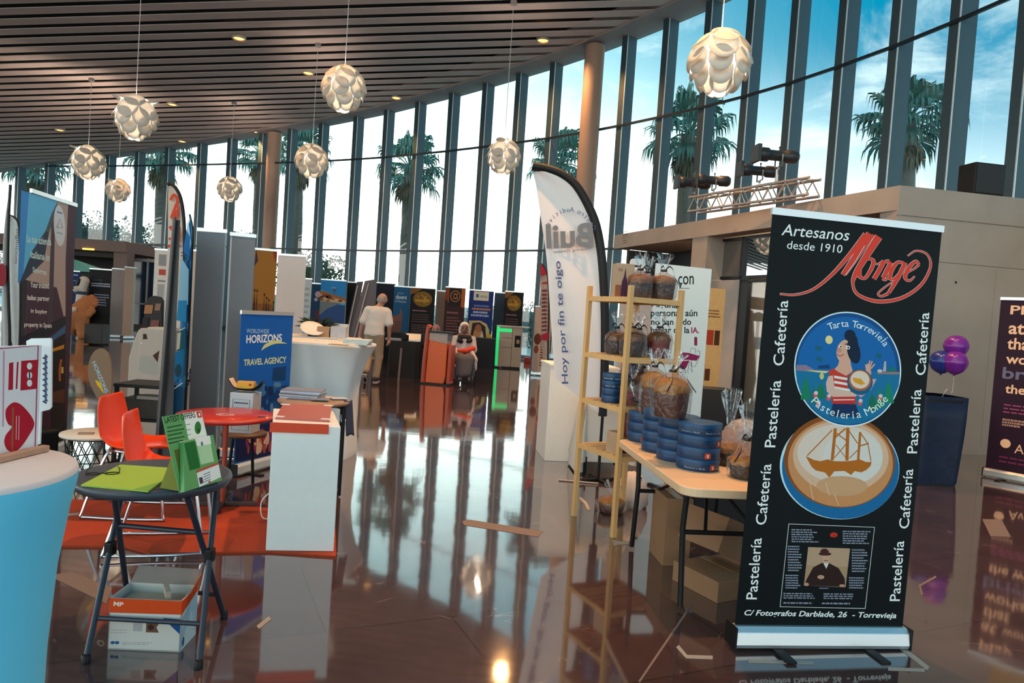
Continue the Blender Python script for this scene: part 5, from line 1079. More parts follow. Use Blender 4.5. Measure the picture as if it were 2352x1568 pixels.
# lime folder, glasses, leaflet stand
mlime = mat('lime_card', (.33, .52, .055), .55, var=.04)
fp_ = [FL(186, 1117, TB), FL(276, 1070, TB), FL(402, 1078, TB), FL(395, 1092, TB), FL(340, 1131, TB)]
mb = MB(); mb.prism([(p.x, p.y, TB + .001) for p in fp_], (0, 0, .006)); o = mb.build('folder', mlime); tag(o, 'lime green folder lying on the dark bistro table, overhanging its left side', 'folder')
t = thing('spectacles', 'thin black spectacles lying at the back edge of the lime folder', 'glasses', FL(235, 1092, TB) + Vector((0, 0, .009)), .45); mb = MB()
for x in (-.035, .035): mb.tube([(x + .026 * math.cos(a), .018 * math.sin(a), 0) for a in np.linspace(0, 6.28, 20)], .0022, 0, 5, cap=False)
mb.tube([(-.009, 0, 0), (0, .005, .002), (.009, 0, 0)], .002); mb.build('rim', mblk, t)
for s in (-1, 1): mb = MB(); mb.tube([(s * .061, 0, 0), (s * .06, .07, .004), (s * .05, .12, .0)], .002, 0, 5); mb.build('temple', mblk, t)
# leaflet stand LATEST OFFERS
bl, br = FL(413, 1133, TB), FL(500, 1106, TB); tl, tr = AT(388, 955, bl.y + .06), AT(472, 937, br.y + .06)
t = thing('leaflet_stand', 'green and white leaflet stand reading LATEST OFFERS on the bistro table', 'leaflet stand', (bl.x, bl.y, TB + .002)); g = 'mix'
O = Vector((0, 0, 0)); Uv = Vector(br) - Vector(bl); Uv.z = 0; w_ = Uv.length; Uv.normalize(); Vv = (Vector(tl) - Vector(bl)); Vv -= Uv * Vv.dot(Uv); h_ = Vv.length; Vv.normalize(); Nn = Uv.cross(Vv)
mgr = mat('leaflet_green', (.10, .33, .10), .4, var=.05); mb = MB(); mb.prism([O, Uv * w_, Uv * w_ + Vv * h_, Vv * h_], -Nn * .004)
A = Art(mb, O, Uv, Vv, w_, h_, [(388, 955), (472, 937), (500, 1106), (413, 1133)]); A.base = 1; kk = '1c3a24'; wv = 'dfeae6'
A.poly([(432, 946), (471, 938), (482, 1000), (456, 1012), (441, 1012)], wv, 2); A.poly([(418, 1012), (482, 998), (484, 1003), (430, 1016)], wv, 2)
A.text('LATEST OFFERS', (393, 970), (459, 954), (391, 957), kk, 4, bold=.02); A.poly([(460, 941), (470, 939), (473, 953), (463, 955)], 'c03a3a', 4); A.ell((467, 947), 2.2, 4, 'e8d6d6', 5)
for k in range(5): A.line([(396, 980 + k * 9), (428 + (k % 2) * 4, 972 + k * 9)], 3, '1e5a2c', 3); A.line([(436, 972 + k * 12), (446, 970 + k * 12)], 1.5, '5a8a86', 4) if k < 3 else None
A.ell((462, 978), 7, 15, '2f7a34', 4, rot=.1); A.ell((464, 985), 3, 5, '1a4a22', 5)
mb.build('header_card', [mgr] + A.mats, t)
# pockets
mb = MB(); pk = [(418, 1014), (484, 1000), (500, 1106), (413, 1133)]
uvp = [A.uv(p) for p in [(419, 1014), (486, 996), (500, 1106), (413, 1133)]]
Pp = [O + Uv * u_ + Vv * v_ + Nn * .022 for u_, v_ in uvp]; mb.prism(Pp[::-1], -Nn * .020)
A2 = Art(mb, O + Nn * .022, Uv, Vv, w_, h_, [(388, 955), (472, 937), (500, 1106), (413, 1133)]); A2.base = 1
A2.poly([(446, 1010), (477, 1003), (484, 1060), (454, 1068)], 'a5d2a8', 2); A2.poly([(444, 1004), (478, 998), (480, 1018), (448, 1024)], wv, 3); A2.ell((459, 1018), 2.5, 5, '3c7a6a', 4); A2.poly([(420, 1018), (444, 1012), (452, 1075), (428, 1082)], '1f6a2e', 2)
A2.poly([(442, 1082), (493, 1062), (494, 1067), (443, 1087)], 'b5503c', 3); A2.poly([(443, 1088), (494, 1067), (498, 1098), (447, 1122)], 'd5e3e4', 3); A2.poly([(447, 1100), (455, 1097), (457, 1112), (449, 1115)], '4a3a48', 4); A2.ell((471, 1110), 3, 3, 'b04a5a', 4)
for k in range(4): A2.line([(458, 1092 + k * 6), (474, 1085 + k * 6)], 1.6, '4c5c74', 4)
mb.build('pocket', [mgr] + A2.mats, t)
mb = MB(); pts = [Uv * .02, Uv * .02 + Vv * h_ * .55, Uv * .02 - Nn * .12 - Vector((0, 0, 0))]; pts[2].z = 0.0; mb.prism(pts, Uv * .05); mb.build('back_strut', mat('leaflet_olive', (.20, .20, .02), .6), t)
# ---- carton under the table
c1, c2, c3 = FL(247, 1491), FL(412, 1498), FL(452, 1456); e1 = Vector((c2.x - c1.x, c2.y - c1.y)); w_ = e1.length; hh = .215
t = thing('paper_carton', 'open white and orange paper carton on the floor under the bistro table', 'carton', (c1.x, c1.y, 0), math.atan2(e1.y, e1.x)); dd = .17; mwc = mat('carton_cream', (.60, .57, .53), .65, var=.05); morg = mat('carton_orange', (.72, .10, .012), .5, var=.06)
mb = MB(); th = .004
mb.box((w_ / 2, th / 2, hh / 2), (w_, th, hh)); mb.box((w_ / 2, dd, hh / 2), (w_, th, hh)); mb.box((th / 2, dd / 2, hh / 2), (th, dd, hh)); mb.box((w_ - th / 2, dd / 2, hh / 2), (th, dd, hh)); mb.box((w_ / 2, dd / 2, .003), (w_, dd, .006))
A = Art(mb, (0, 0, 0), (1, 0, 0), (0, 0, 1), w_, hh, [(246, 1362), (413, 1370), (412, 1498), (247, 1491)]); A.base = 1
A.poly([(246, 1362), (413, 1370), (413, 1404), (247, 1399)], 'd24818', 2); A.tx('MP', .012, hh - .038, .045, hh - .016, 'f0d8c8') if False else A.text('MP', (255, 1382), (278, 1384), (256, 1371), 'f0d8c8', 4, bold=.03)
A.poly([(370, 1412), (412, 1416), (411, 1453)], '144e8c', 2); A.text('80', (392, 1425), (402, 1426), (393, 1416), '2c7ab8', 4); A.poly([(333, 1424), (363, 1425), (357, 1436), (363, 1449), (333, 1448)], '6a4a3a', 2); A.ell((344, 1436), 7, 7, '3a2420', 3); A.poly([(303, 1424), (325, 1425), (325, 1446), (303, 1445)], 'a9a6a8', 2); A.ell((258, 1474), 5, 4, '1f5a8a', 2); A.ell((268, 1474), 5, 4, '1f5a8a', 2); A.smalltext(280, 1472, 350, 1480, 2, '9a9ca0', .4, 2); A.smalltext(252, 1440, 300, 1452, 2, 'a89a94', .3, 3)
B = Art(mb, (w_, 0, 0), (0, 1, 0), (0, 0, 1), dd, hh); B.base = 1; B.mats = A.mats
B.rect(0, 0, dd, hh, 'a9cdd8', 1); B.poly([(0, hh * .80), (0, hh), (dd, hh), (dd, hh * .98)], 'd24818', 2); B.poly([(0, hh), (dd, hh), (dd, hh * .9), (0, hh * .72)], 'd24818', 3); B.line([(dd * .06, .01), (dd * .06, hh * .6), (dd * .5, hh * .72), (dd * .5, hh)], .003, '6a4a40', 4); B.ell((dd * .2, .03), .012, .02, '1f5a8a', 4)  # pale cyan side: sky light from the right put into its colour
mb.build('carton_body', [mwc] + A.mats, t)
mb = MB(); mb.prism([(w_, dd * .45, hh), (w_, dd, hh), (w_ + .01, dd, hh + .055), (w_ + .008, dd * .75, hh + .03)], (.003, 0, 0)); mb.build('side_flap', morg, t)
mb = MB(); mb.prism([(.0, dd + .002, hh), (w_, dd + .002, hh), (w_ * .97, dd + .03, hh + .06), (.02, dd + .03, hh + .065)], (0, .003, 0)); mb.build('back_flap', mat('carton_inside', (.24, .19, .17), .8), t)
mb = MB(); mb.box((w_ / 2, dd / 2, hh * .8), (w_ * .86, dd * .8, .02), 0); mb.box((w_ * .68, dd * .45, hh + .008), (.02, .10, .03), 0, .5); mb.build('packed_paper', mat('kraft', (.42, .33, .25), .8), t)
# ---- orange stand floor
mcar_o = mat('orange_carpet', (.40, .04, .004), .9, var=.15, scale=60, bump=.3, bscale=300)
poly = [FL(60, 1257), FL(200, 1257), FL(290, 1259), FL(345, 1274), FL(480, 1272), FL(620, 1270), FL(771, 1281), FL(771, 1240), FL(768, 1185), FL(600, 1168), FL(400, 1158), FL(150, 1150)]
mb = MB(); mb.slab([(p.x, p.y) for p in poly], 0.0005, .012); o = mb.build('carpet', mcar_o); tag(o, 'orange carpet square under the orange chairs and white plinth', 'carpet')
# ---- orange shell chairs
mors = mat('orange_shell', (.80, .055, .003), .3, var=.06, coat=.1, spec=.35); mchr = mat('chrome', (.62, .62, .66), .14, .95)
def orange_chair(label, loc, yaw, first=[None]):
    if first[0]: return dup(first[0], loc, yaw, label, None)
    t = thing('shell_chair', label, 'chair', loc, yaw, 'orange shell chairs'); first[0] = t
    # facing +x; side profile of the shell
    prof = spl([(-.205, .77), (-.19, .68), (-.155, .55), (-.11, .47), (-.02, .435), (.12, .445), (.24, .455), (.275, .43)], 6)
    def g_(u, v):
        k = v * (len(prof) - 1); i = min(int(k), len(prof) - 2); p = prof[i] + (prof[i + 1] - prof[i]) * (k - i); s_ = 2 * u - 1; hw = .20 - .045 * max(0, 1 - v * 3.2) ** 2 - .02 * max(0, v - .85) * 6 + .03 * math.sin(math.pi * min(1, v * 1.1)) ; lift = .035 * abs(s_) ** 3 * (1 if v > .35 else .2); back_ = .03 * abs(s_) ** 2.5 * max(0, 1 - v * 2.2)
        return (p[0] + back_, s_ * hw, p[1] + lift)
    mb = MB(); mb.grid(g_, 14, 36); mb.build('shell', mors, t, thick=.014, sub=1)
    for s in (-1, 1):
        mb = MB(); y = s * .19
        mb.tube(spl([(-.10, y * .55, .42), (.16, y * .8, .415), (.205, y, .38), (.25, y * 1.05, .05), (.22, y * 1.05, .013), (-.20, y * 1.05, .013), (-.235, y * 1.05, .05), (-.13, y * .8, .40), (-.10, y * .55, .42)], 5), .0095, 0, 8, cap=False); mb.build('sled_leg', mchr, t)
    mb = MB(); [mb.tube([(x, -.11, .42), (x, .11, .42)], .009) for x in (-.1, .1)]; mb.build('crossbar', mchr, t)
    mb = MB(); [mb.ball((-.165, s * .13, .56), .012, 0, 8, 6, (.5, 1, 1)) for s in (-1,)]; mb.build('bolt', mchr, t); return t
P1 = FL(300, 1225, .44); 
orange_chair('nearer orange shell chair with its seat behind the green leaflet stand', (-1.96, 4.08, .0125), .28)
orange_chair('further orange shell chair, its tall back left of the nearer one', (-2.42, 4.68, .0125), .10)
# ---- wire basket table
t = thing('wire_table', 'small round wire basket table with pale wooden top behind the orange chairs', 'table', (-3.10, 5.36, 0)); R1 = .23; ZW = .36
mb = MB(); mb.lathe([(.01, ZW), (R1, ZW), (R1 + .004, ZW + .01), (R1, ZW + .022), (.01, ZW + .0225)], 40); mb.build('table_top', mat('pale_ply', (.62, .56, .48), .5, var=.1), t)
mb = MB(); n = 16
for k in range(n):
    for s in (-1, 1): mb.tube([((R1 - .03 - .05 * (1 - v)) * math.cos(2 * math.pi * (k + s * v * 2.2) / n), (R1 - .03 - .05 * (1 - v)) * math.sin(2 * math.pi * (k + s * v * 2.2) / n), ZW * v + .002) for v in np.linspace(0, 1, 7)], .0035, 0, 5)
for z in (.004, ZW * .5, ZW - .01): mb.tube([((R1 - .08 + .05 * z / ZW) * math.cos(a), (R1 - .08 + .05 * z / ZW) * math.sin(a), z + .001) for a in np.linspace(0, 6.2832, 33)], .004, 0, 5, cap=False)
mb.build('wire_basket', mblk, t)
mb = MB(); mb.box((-3.12, 5.28, ZW + .0285), (.10, .05, .010), 0, .3); o = mb.build('notepad', mat('pad_brown', (.30, .2, .15), .6)); tag(o, 'small brown pad lying on the round wire basket table', 'notepad')
# ---- brown drop shaped sign
bP = AT(238, 960, 5.0); t = thing('drop_flag_sign', 'small brown drop shaped flag with slanting pale letters above the further orange chair', 'flag sign', (bP.x, bP.y, 0), -.1)
f = lambda x, y: (AT(x, y, 5.0).x - bP.x, AT(x, y, 5.0).z)
out = spl([f(250, 935), f(256, 900), f(257, 850), f(248, 812), f(228, 800), f(208, 815), f(199, 850), f(206, 885), f(228, 925), f(240, 945)], 6, True)
mb = MB(); mb.prism([(x, 0, z) for x, z in out], (0, .012, 0)); A = Art(mb, (0, 0, 0), (1, 0, 0), (0, 0, 1), 1, 1); A.base = 1
A.text('HORIZONS', f(209, 833), f(242, 904), f(217, 828), '9ab4c4', 3, bold=.02); A.line([f(218, 873), f(226, 882), f(238, 902)], [.005, .03, .004], 'd8a81c', 3, 4)
mb.build('sail', [mat('flag_brown', (.20, .115, .06), .7, var=.06)] + A.mats, t)
mb = MB(); q_ = f(240, 945); mb.tube([(q_[0], .006, q_[1] + .02), (q_[0] + .01, .006, .02)], .008); mb.build('pole', mblk, t); mb = MB(); mb.lathe([(.08, 0), (.08, .02), (.02, .03)], 24, (q_[0] + .01, .006, 0)); mb.build('base_plate', mblk, t)
# ---- white plinth with the red folder
p1, p2, p3 = FL(610, 1269), FL(766, 1271), FL(778, 936, .755); e1 = Vector((p2.x - p1.x, p2.y - p1.y)); w_ = e1.length; hh = .755; ya_ = math.atan2(e1.y, e1.x)
t = thing('white_plinth', 'white box plinth standing on the orange carpet, red folder on top', 'plinth', (p1.x, p1.y, .0125), ya_); dpt = .62; sk_ = -.10
mb = MB(); base = [(0, 0), (w_, 0), (w_ + sk_, dpt), (sk_, dpt)]; mb.slab(base, 0, hh - .0125); mb.build('carcass', mlam, t, bevel=.004)
zt_ = hh
c4_ = [FL(633, 963, zt_), FL(756, 970, zt_), FL(762, 934, zt_), FL(650, 931, zt_)]; t2 = thing('red_folder', 'pinkish red display folder with white corner clips lying on the white plinth', 'folder', (c4_[0].x, c4_[0].y, zt_ + .0005))
L_ = [Vector((p.x - c4_[0].x, p.y - c4_[0].y, 0)) for p in c4_]; mb = MB(); mb.prism(L_, (0, 0, .012)); mb.build('cover', mat('folder_pink', (.42, .11, .09), .5, var=.04), t2)
for p in L_:
    mb = MB(); k_ = (sum(L_, Vector()) / 4 - p) * .12; mb.box(p + k_ + Vector((0, 0, .0135)), (.06, .035, .003)); mb.build('corner_clip', mwht, t2)
mb = MB(); fr0 = FL(629, 966, zt_); fr1 = FL(759, 973, zt_); ed = Vector((p1.x, p1.y)); e1n = e1.normalized(); 
a0 = (Vector((fr0.x, fr0.y)) - ed).dot(e1n); a1 = (Vector((fr1.x, fr1.y)) - ed).dot(e1n); nrm = Vector((e1n.y, -e1n.x))
A0_ = ed + e1n * a0 + nrm * .004; A1_ = ed + e1n * a1 + nrm * .004; mb.prism([(A0_.x, A0_.y, zt_ + .012), (A1_.x, A1_.y, zt_ + .012), (A1_.x, A1_.y, zt_ - .045), (A0_.x, A0_.y, zt_ - .045)], (nrm.x * .003, nrm.y * .003, 0)); o = mb.build('front_edge', mat('folder_red', (.70, .055, .012), .45), t2); o.data.transform(Matrix.Translation(-Vector(t2.location)))
# white cable by the plinth
P = FL(608, 1215); mb = MB(); mb.tube(spl([(P.x + .012, P.y + .15, .03), (P.x - .045, P.y + .08, .05), (P.x - .05, P.y + .06, .16), (P.x + .0, P.y + .1, .22), (P.x + .014, P.y + .2, .20)], 6), .004); o = mb.build('cable', mwht); tag(o, 'loop of white cable at the left side of the white plinth', 'cable')
# ---- red round table
q = FL(540, 1216); tz = .655; RT = .33; mred = mat('red_lacquer', (.50, .025, .018), .35, coat=.2, var=.05)
t = thing('red_table', 'round red table with one visible red and grey leg behind the leaflet stand', 'table', (-1.95, 4.95, .0)); mb = MB(); mb.lathe([(.01, tz - .03), (RT - .03, tz - .03), (RT, tz - .015), (RT - .005, tz), (.01, tz + .0005)], 48); A = Art(mb, (0, 0, tz), (1, 0, 0), (0, 1, 0), 1, 1, eps=.001); A.base = 1
for rad in (.058, .04): A.line([(.0 + rad * math.cos(a), -.03 + rad * .8 * math.sin(a)) for a in np.linspace(0, 6.2832, 25)], .008, 'd9c8c4', 2)
A.ell((.25, -.02), .03, .02, '3a2a44', 2); mb.build('tabletop', [mred] + A.mats, t)
mb = MB(); mb.tube([(0, 0, tz - .035), (0, 0, .04)], .018, 0, 12); mb.build('column', mat('leg_rust', (.36, .06, .03), .4, .3), t)
for a in (.2, 1.77): mb = MB(); mb.box((0, 0, .028), (.46, .035, .03), 0, a); mb.build('foot', mat('foot_dark', (.05, .03, .028), .5), t, bevel=.005)
# pedestal behind it
q = AT(560, 1005, 5.5); t = thing('round_stool', 'low dark stool behind the red table carrying the white printed box', 'stool', (q.x, q.y, 0)); mb = MB(); mb.lathe([(.01, .41), (.17, .41), (.17, .435), (.01, .436)], 28); mb.build('seat', mat('stool_brown', (.12, .06, .035), .5), t)
for a in (2.6, 3.6, 1.4): mb = MB(); mb.tube([(.12 * math.cos(a), .12 * math.sin(a), .41), (.17 * math.cos(a), .17 * math.sin(a), 0)], .012); mb.build('leg', mblk, t)
w_ = 54 * 5.5 / FPX; h_ = 92 * 5.5 / FPX
t = thing('printed_box', 'white box with a black framed notice standing behind the red table', 'box', (q.x, q.y, .437), -.05); mb = MB(); mb.box((0, 0, h_ / 2), (w_, .16, h_)); A = Art(mb, (-w_ / 2, -.08, 0), (1, 0, 0), (0, 0, 1), w_, h_); A.base = 1
A.line([(w_ * .14, h_ * .08), (w_ * .86, h_ * .08), (w_ * .86, h_ * .84), (w_ * .14, h_ * .84)], .004, '2c2c30', 2, closed=True); A.smalltext(w_ * .2, h_ * .72, w_ * .8, h_ * .79, 1, '4a4a50', .6, 1, just=True); A.smalltext(w_ * .24, h_ * .5, w_ * .76, h_ * .66, 3, '8a8a8e', .3, 2); mb.build('box_body', [mat('box_white', (.52, .54, .56), .6)] + A.mats, t, bevel=.003)
zB = .437 + h_; t = thing('sweet_tray', 'black boat shaped tray on the white printed box behind the red table', 'tray', (q.x, q.y, zB + .001)); mb = MB()
def g_(u, v): s = 2 * u - 1; c = 2 * v - 1; return (s * .13, c * .07 * (1 - .5 * s * s), .012 + .07 * s ** 4 + .02 * c * c)
mb.grid(g_, 16, 6); mb.build('tray_shell', mblk, t, thick=.004)
mb = MB(); mb.box((q.x + .0, q.y, zB + .052), (.125, .07, .062), 0, .1); A = Art(mb, (q.x - .06, q.y - .042, zB + .02), (1, .1, 0), (0, 0, 1), .12, .06); A.base = 1; A.ell((.10, .042), .012, .01, 'a8501a', 2); o = mb.build('sweet_box', [mat('sweet_yellow', (.75, .36, .02), .4)] + A.mats); tag(o, 'small yellow box lying in the black boat shaped tray', 'box')
mb = MB(); mb.grid(lambda u, v: (q.x - .125 + .07 * u + .01 * v, q.y - .035 + .06 * v, zB + .03 + .07 * (1 - u) ** 2 + .004 * v), 6, 3); o = mb.build('napkin', mat('napkin_cream', (.6, .46, .32), .7), thick=.002); tag(o, 'cream paper napkin curling out of the left end of the black tray', 'napkin')
# ---- round brown table with magazines
q = FL(790, 1142); tz = .73; Cx, Cy = AT(722, 915, 5.45).x, 5.45; RT = 82 * 5.45 / FPX
t = thing('round_table', 'brown round table with black tube legs and magazines, behind the white plinth', 'table', (Cx, Cy, 0)); mb = MB(); mb.lathe([(.01, tz - .03), (RT - .01, tz - .028), (RT, tz - .012), (RT - .006, tz), (.01, tz + .0005)], 48); mb.build('tabletop', mat('walnut_top', (.30, .19, .13), .4, var=.2, scale=10), t)
for a in (-.15, .75, 2.4, 3.6):
    mb = MB(); x, y = (RT - .03) * math.cos(a), (RT - .03) * math.sin(a); mb.tube(spl([(x * .4, y * .4, tz - .04), (x * .92, y * .92, tz - .045), (x, y, tz - .12), (x, y, .012)], 6), .014, 0, 8); mb.build('leg', mblk, t)
mb = MB(); a, b = (-.15, .75); mb.tube([((RT - .03) * math.cos(a), (RT - .03) * math.sin(a), tz - .14), ((RT - .03) * math.cos(b), (RT - .03) * math.sin(b), tz - .14)], .02); mb.build('crossbar', mat('steel_grey', (.4, .42, .44), .3, .8), t)
mpg = [mat('mag_%d' % i, c, .4, var=.25, scale=9) for i, c in enumerate(['b9bfcb', '7f8496', 'c9c4c0', '5a5560', 'a9b3c4'])]
for k in range(7):
    p = AT(700, 905, 5.55); mb = MB(); mb.box((0, 0, .0045), (.30, .20, .009)); t3 = tag(mb.build('magazine', mpg[k % 5]), ['lowest', 'second lowest', 'third lowest', 'middle', 'third from the top', 'second from the top', 'topmost'][k] + ' magazine in the pile on the brown round table', 'magazine', 'magazines piled on the brown round table'); t3.location = (p.x + R_.uniform(-.008, .008), 5.52 + R_.uniform(-.006, .006), tz + .001 + k * .0092); t3.rotation_euler = (0, 0, R_.uniform(-.06, .06))
for k, (px, py, w_, lb, m) in enumerate([(692, 917, .2, 'dark open magazine lying at the left front of the brown round table', 3), (752, 913, .16, 'white leaflet with pictures at the middle of the brown round table', 2), (778, 917, .12, 'pale flyer near the right rim of the brown round table', 0), (735, 921, .13, 'small grey leaflet at the front rim of the brown round table', 1)]):
    p = FL(px, py, tz); mb = MB(); mb.box((0, 0, .003), (w_, .10, .005)); o = mb.build('leaflet', mpg[m]); tag(o, lb, 'leaflet', 'leaflets on the brown round table'); o.location = (p.x, p.y, tz + .001 + (.0055 if k == 2 else 0) + (.011 if k == 3 else 0)); o.rotation_euler = (0, 0, [.1, -.3, .5, .2][k])
p = AT(803, 925, 5.45); mb = MB(); mb.grid(lambda u, v: (p.x - .04 + .05 * u + .035 * v, 5.42 + .05 * u, tz + .008 - .30 * max(0, v - .12) + .006 * math.sin(u * 7 + v * 4)), 6, 14); o = mb.build('scarf', mat('scarf_navy', (.05, .055, .09), .9), thick=.004); tag(o, 'navy scarf hanging over the right rim of the brown round table', 'scarf')
# ---- Worldwide Horizons roll-up
def horizons(A):
    b = '0f5fb4'; T = A.text
    T('WORLDWIDE', (551, 770), (606, 771), (551, 759), 'b8d4e4', 3); T('HORIZONS', (551, 797), (638, 792), (551, 776), 'f0f4f4', 3, bold=.025)
    A.line([(589, 814), (600, 802), (622, 793), (650, 796)], [1, 9, 9, 1], 'd8dc8c', 4, 8); T('TRAVEL AGENCY', (547, 854), (650, 845), (547, 838), 'dfe6a0', 3, bold=.02)
    A.poly([(618, 858), (650, 854), (648, 890), (616, 890)], '0f3f70', 3); A.poly([(535, 915), (655, 900), (652, 1000), (534, 1008)], '0c3a78', 2)
    r = random.Random(5)
    for k in range(26): x, y = r.uniform(580, 650), r.uniform(895, 975); A.ell((x, y), r.uniform(3, 9), r.uniform(6, 16), ['14528c', '2a6aa0', '3a7ab0', '0e2c5c', '5a8ab0'][k % 5], 3)
    A.poly([(534, 1008), (652, 985), (650, 1060), (536, 1082)], '15204e', 2)
    for k in range(42): x = r.uniform(560, 650); A.ell((x, r.uniform(1012, 1056)), r.uniform(2, 5), r.uniform(5, 16), ['8a2a6a', 'b0483c', 'c98a5a', 'd9b48c', '6a2a7a', 'a82a3a', 'd8c0b0'][k % 7], 3 + k % 3)
bl, br = FL(535, 1095), FL(655, 1062)
hh = 1.35
rollup('blue travel agency roll-up banner with a yellow swoosh behind the red table', bl, br, hh, flat('0f5fb4'), horizons, [(537, 717), (666, 720), (652, 1058), (533, 1088)])
# ---- grey double panel, black banner edge, blue feather flag
mgp = mat('grey_back_vinyl', (.17, .20, .225), .6, var=.05)
ba, bb, bc = AT(444, 740, 6.3), AT(511, 740, 6.3), AT(579, 700, 6.5)
hz_ = AT(482, 531, 6.36).z
rollup('left of the two tall grey banner backs behind the blue travel banner', (ba.x, ba.y, 0), (bb.x - .005, bb.y, 0), hz_, mgp, lambda A: A.rect(A.w - .012, 0, A.w, A.h, '8fa0a8', 1), group='tall grey banner backs', feet=False)
rollup('right of the two tall grey banner backs behind the blue travel banner', (AT(517, 740, 6.4).x, 6.42, 0), (bc.x, bc.y, 0), AT(552, 541, 6.5).z, mgp, lambda A: A.rect(0, 0, .014, A.h, 'c4d4d8', 1), group='tall grey banner backs', feet=False)
bt = AT(404, 505, 5.6); b0_ = AT(380, 1010, 5.6)
t = thing('banner_edge', 'black banner seen edge on, leaning left of the grey banner backs', 'banner', (b0_.x - .03, 5.6, 0), .0, rot=(0, 0, 0)); hz_ = bt.z; lx = bt.x - (b0_.x - .03)
mb = MB(); mb.prism([(-.06, 0, 0), (.085, 0, 0), (lx + .035, 0, hz_), (lx - .025, 0, hz_)], (-.27, .55, 0)); mb.build('panel', mat('edge_black', (.010, .012, .016), .45), t); mb = MB(); mb.tube([(-.02, -.03, .02), (lx, -.02, hz_ + .02)], .012); mb.build('pole', mat('pole_dark', (.05, .05, .055), .35, .5), t); mb = MB(); mb.box((-.1, .2, .01), (.3, .7, .02)); mb.build('base_plate', mblk, t)
Yb = 6.55; fb = lambda x, y: (AT(x, y, Yb).x - AT(418, 1100, Yb).x, AT(x, y, Yb).z)
def bluef(A):
    q = lambda L: [fb(*p) for p in L]
    A.poly(q([(437, 500), (443, 560), (436, 600), (428, 560)]), 'a9d4e6', 2); A.poly(q([(433, 530), (441, 545), (440, 590), (430, 600), (426, 570)]), '1f6fb4', 3); A.poly(q([(420, 590), (438, 620), (436, 700), (414, 690)]), '8fc4e0', 2); A.line(q([(420, 580), (428, 583), (436, 590)]), .008, '123a5a', 4); A.line(q([(420, 587), (428, 590), (436, 597)]), .008, '123a5a', 4)
    A.poly(q([(414, 690), (434, 690), (432, 740), (410, 735)]), '2a8cc4', 3); A.poly(q([(414, 760), (430, 750), (428, 800), (412, 805)]), '1c5a6c', 3); A.poly(q([(412, 765), (420, 762), (417, 800), (410, 803)]), 'c9cab8', 4); A.line(q([(415, 760), (430, 752)]), .008, 'd9e4e8', 5); A.poly(q([(407, 810), (427, 800), (424, 860), (402, 880)]), '1478b0', 3); A.line(q([(404, 892), (424, 878)]), .010, 'dfe8ea', 5); A.poly(q([(400, 895), (424, 885), (420, 960), (394, 975)]), '0f4a70', 3); A.ell(fb(414, 850), .03, .06, '244a5c', 4)
feather('narrow blue picture feather flag between the black edge and grey banner backs', (AT(418, 1100, Yb).x, Yb, 0), 2.2, [fb(392, 980), fb(402, 880), (fb(412, 770)), fb(420, 650), fb(430, 550), fb(436, 496)], [(0, .05), fb(424, 950), fb(430, 850), fb(436, 720), fb(441, 600), fb(443, 530), fb(436, 492)], mat('flag_blue_print', (.03, .22, .50), .6, var=.5, scale=9), bluef, sleeve=.008)
# red and white feather flag behind
Yr = 12.0; fr = lambda x, y: (AT(x, y, Yr).x - AT(424, 900, Yr).x, AT(x, y, Yr).z)
def redf(A):
    q = lambda L: [fr(*p) for p in L]; r_ = 'c8452c'
    A.line(q([(394, 460), (402, 448), (410, 460), (404, 480), (396, 500)]), .045, r_, 3, 5); A.line(q([(396, 502), (412, 480), (404, 470)]), .04, r_, 3, 4); A.poly(q([(397, 498), (414, 478), (411, 500), (400, 510)]), r_, 4); A.line(q([(392, 520), (408, 540), (412, 550)]), .05, r_, 3); A.poly(q([(390, 546), (396, 546), (394, 552), (390, 552)]), r_, 3); A.poly(q([(406, 540), (418, 520), (416, 555), (406, 558)]), 'b8302a', 4); A.line(q([(388, 566), (414, 562)]), .05, r_, 3)
feather('white feather flag with big red letters rising behind the black banner edge', (AT(424, 900, Yr).x, Yr, 0), 3.3, [fr(384, 700), fr(385, 600), fr(386, 500), fr(386, 425)], [(0, .05), fr(424, 700), fr(424, 560), fr(422, 500), fr(415, 455), fr(402, 430), fr(386, 421)], mat('flag_cream', (.60, .52, .46), .8), redf, sleeve=.03)
# pale feather flags at far left
for k, (pts, pole, Yk, lb, base) in enumerate([
    ([(2, 800), (4, 700), (6, 600), (10, 520), (22, 428)], [(22, 790), (20, 700), (18, 600), (20, 500), (24, 424)], 7.6, 'thin pale feather flag with a sharp tip at the far left edge', 20),
    ([(22, 760), (21, 680), (20, 600), (21, 497)], [(46, 760), (47, 650), (46, 560), (43, 515), (34, 500), (21, 494)], 9.0, 'pale feather flag with dark edge and vertical word left of the blue sky banner', 46)]):
    ff = lambda x, y, Y=Yk, b=base: (AT(x, y, Y).x - AT(b, 900, Y).x, AT(x, y, Y).z)
    def af(A, ff=ff, k=k):
        if k == 1: A.text('moonlight', ff(36, 605), ff(40, 525), ff(46, 605), '3a4048', 3)
        else: A.ell(ff(10, 632), .05, .12, '8a1c2c', 3)
    feather(lb, (AT(base, 900, Yk).x, Yk, 0), 2.6, [ff(*p) for p in pts], [(ff(*pole[0])[0], .05)] + [ff(*p) for p in pole], mat('flag_pale', (.50, .52, .52), .8), af, sleeve=.014)
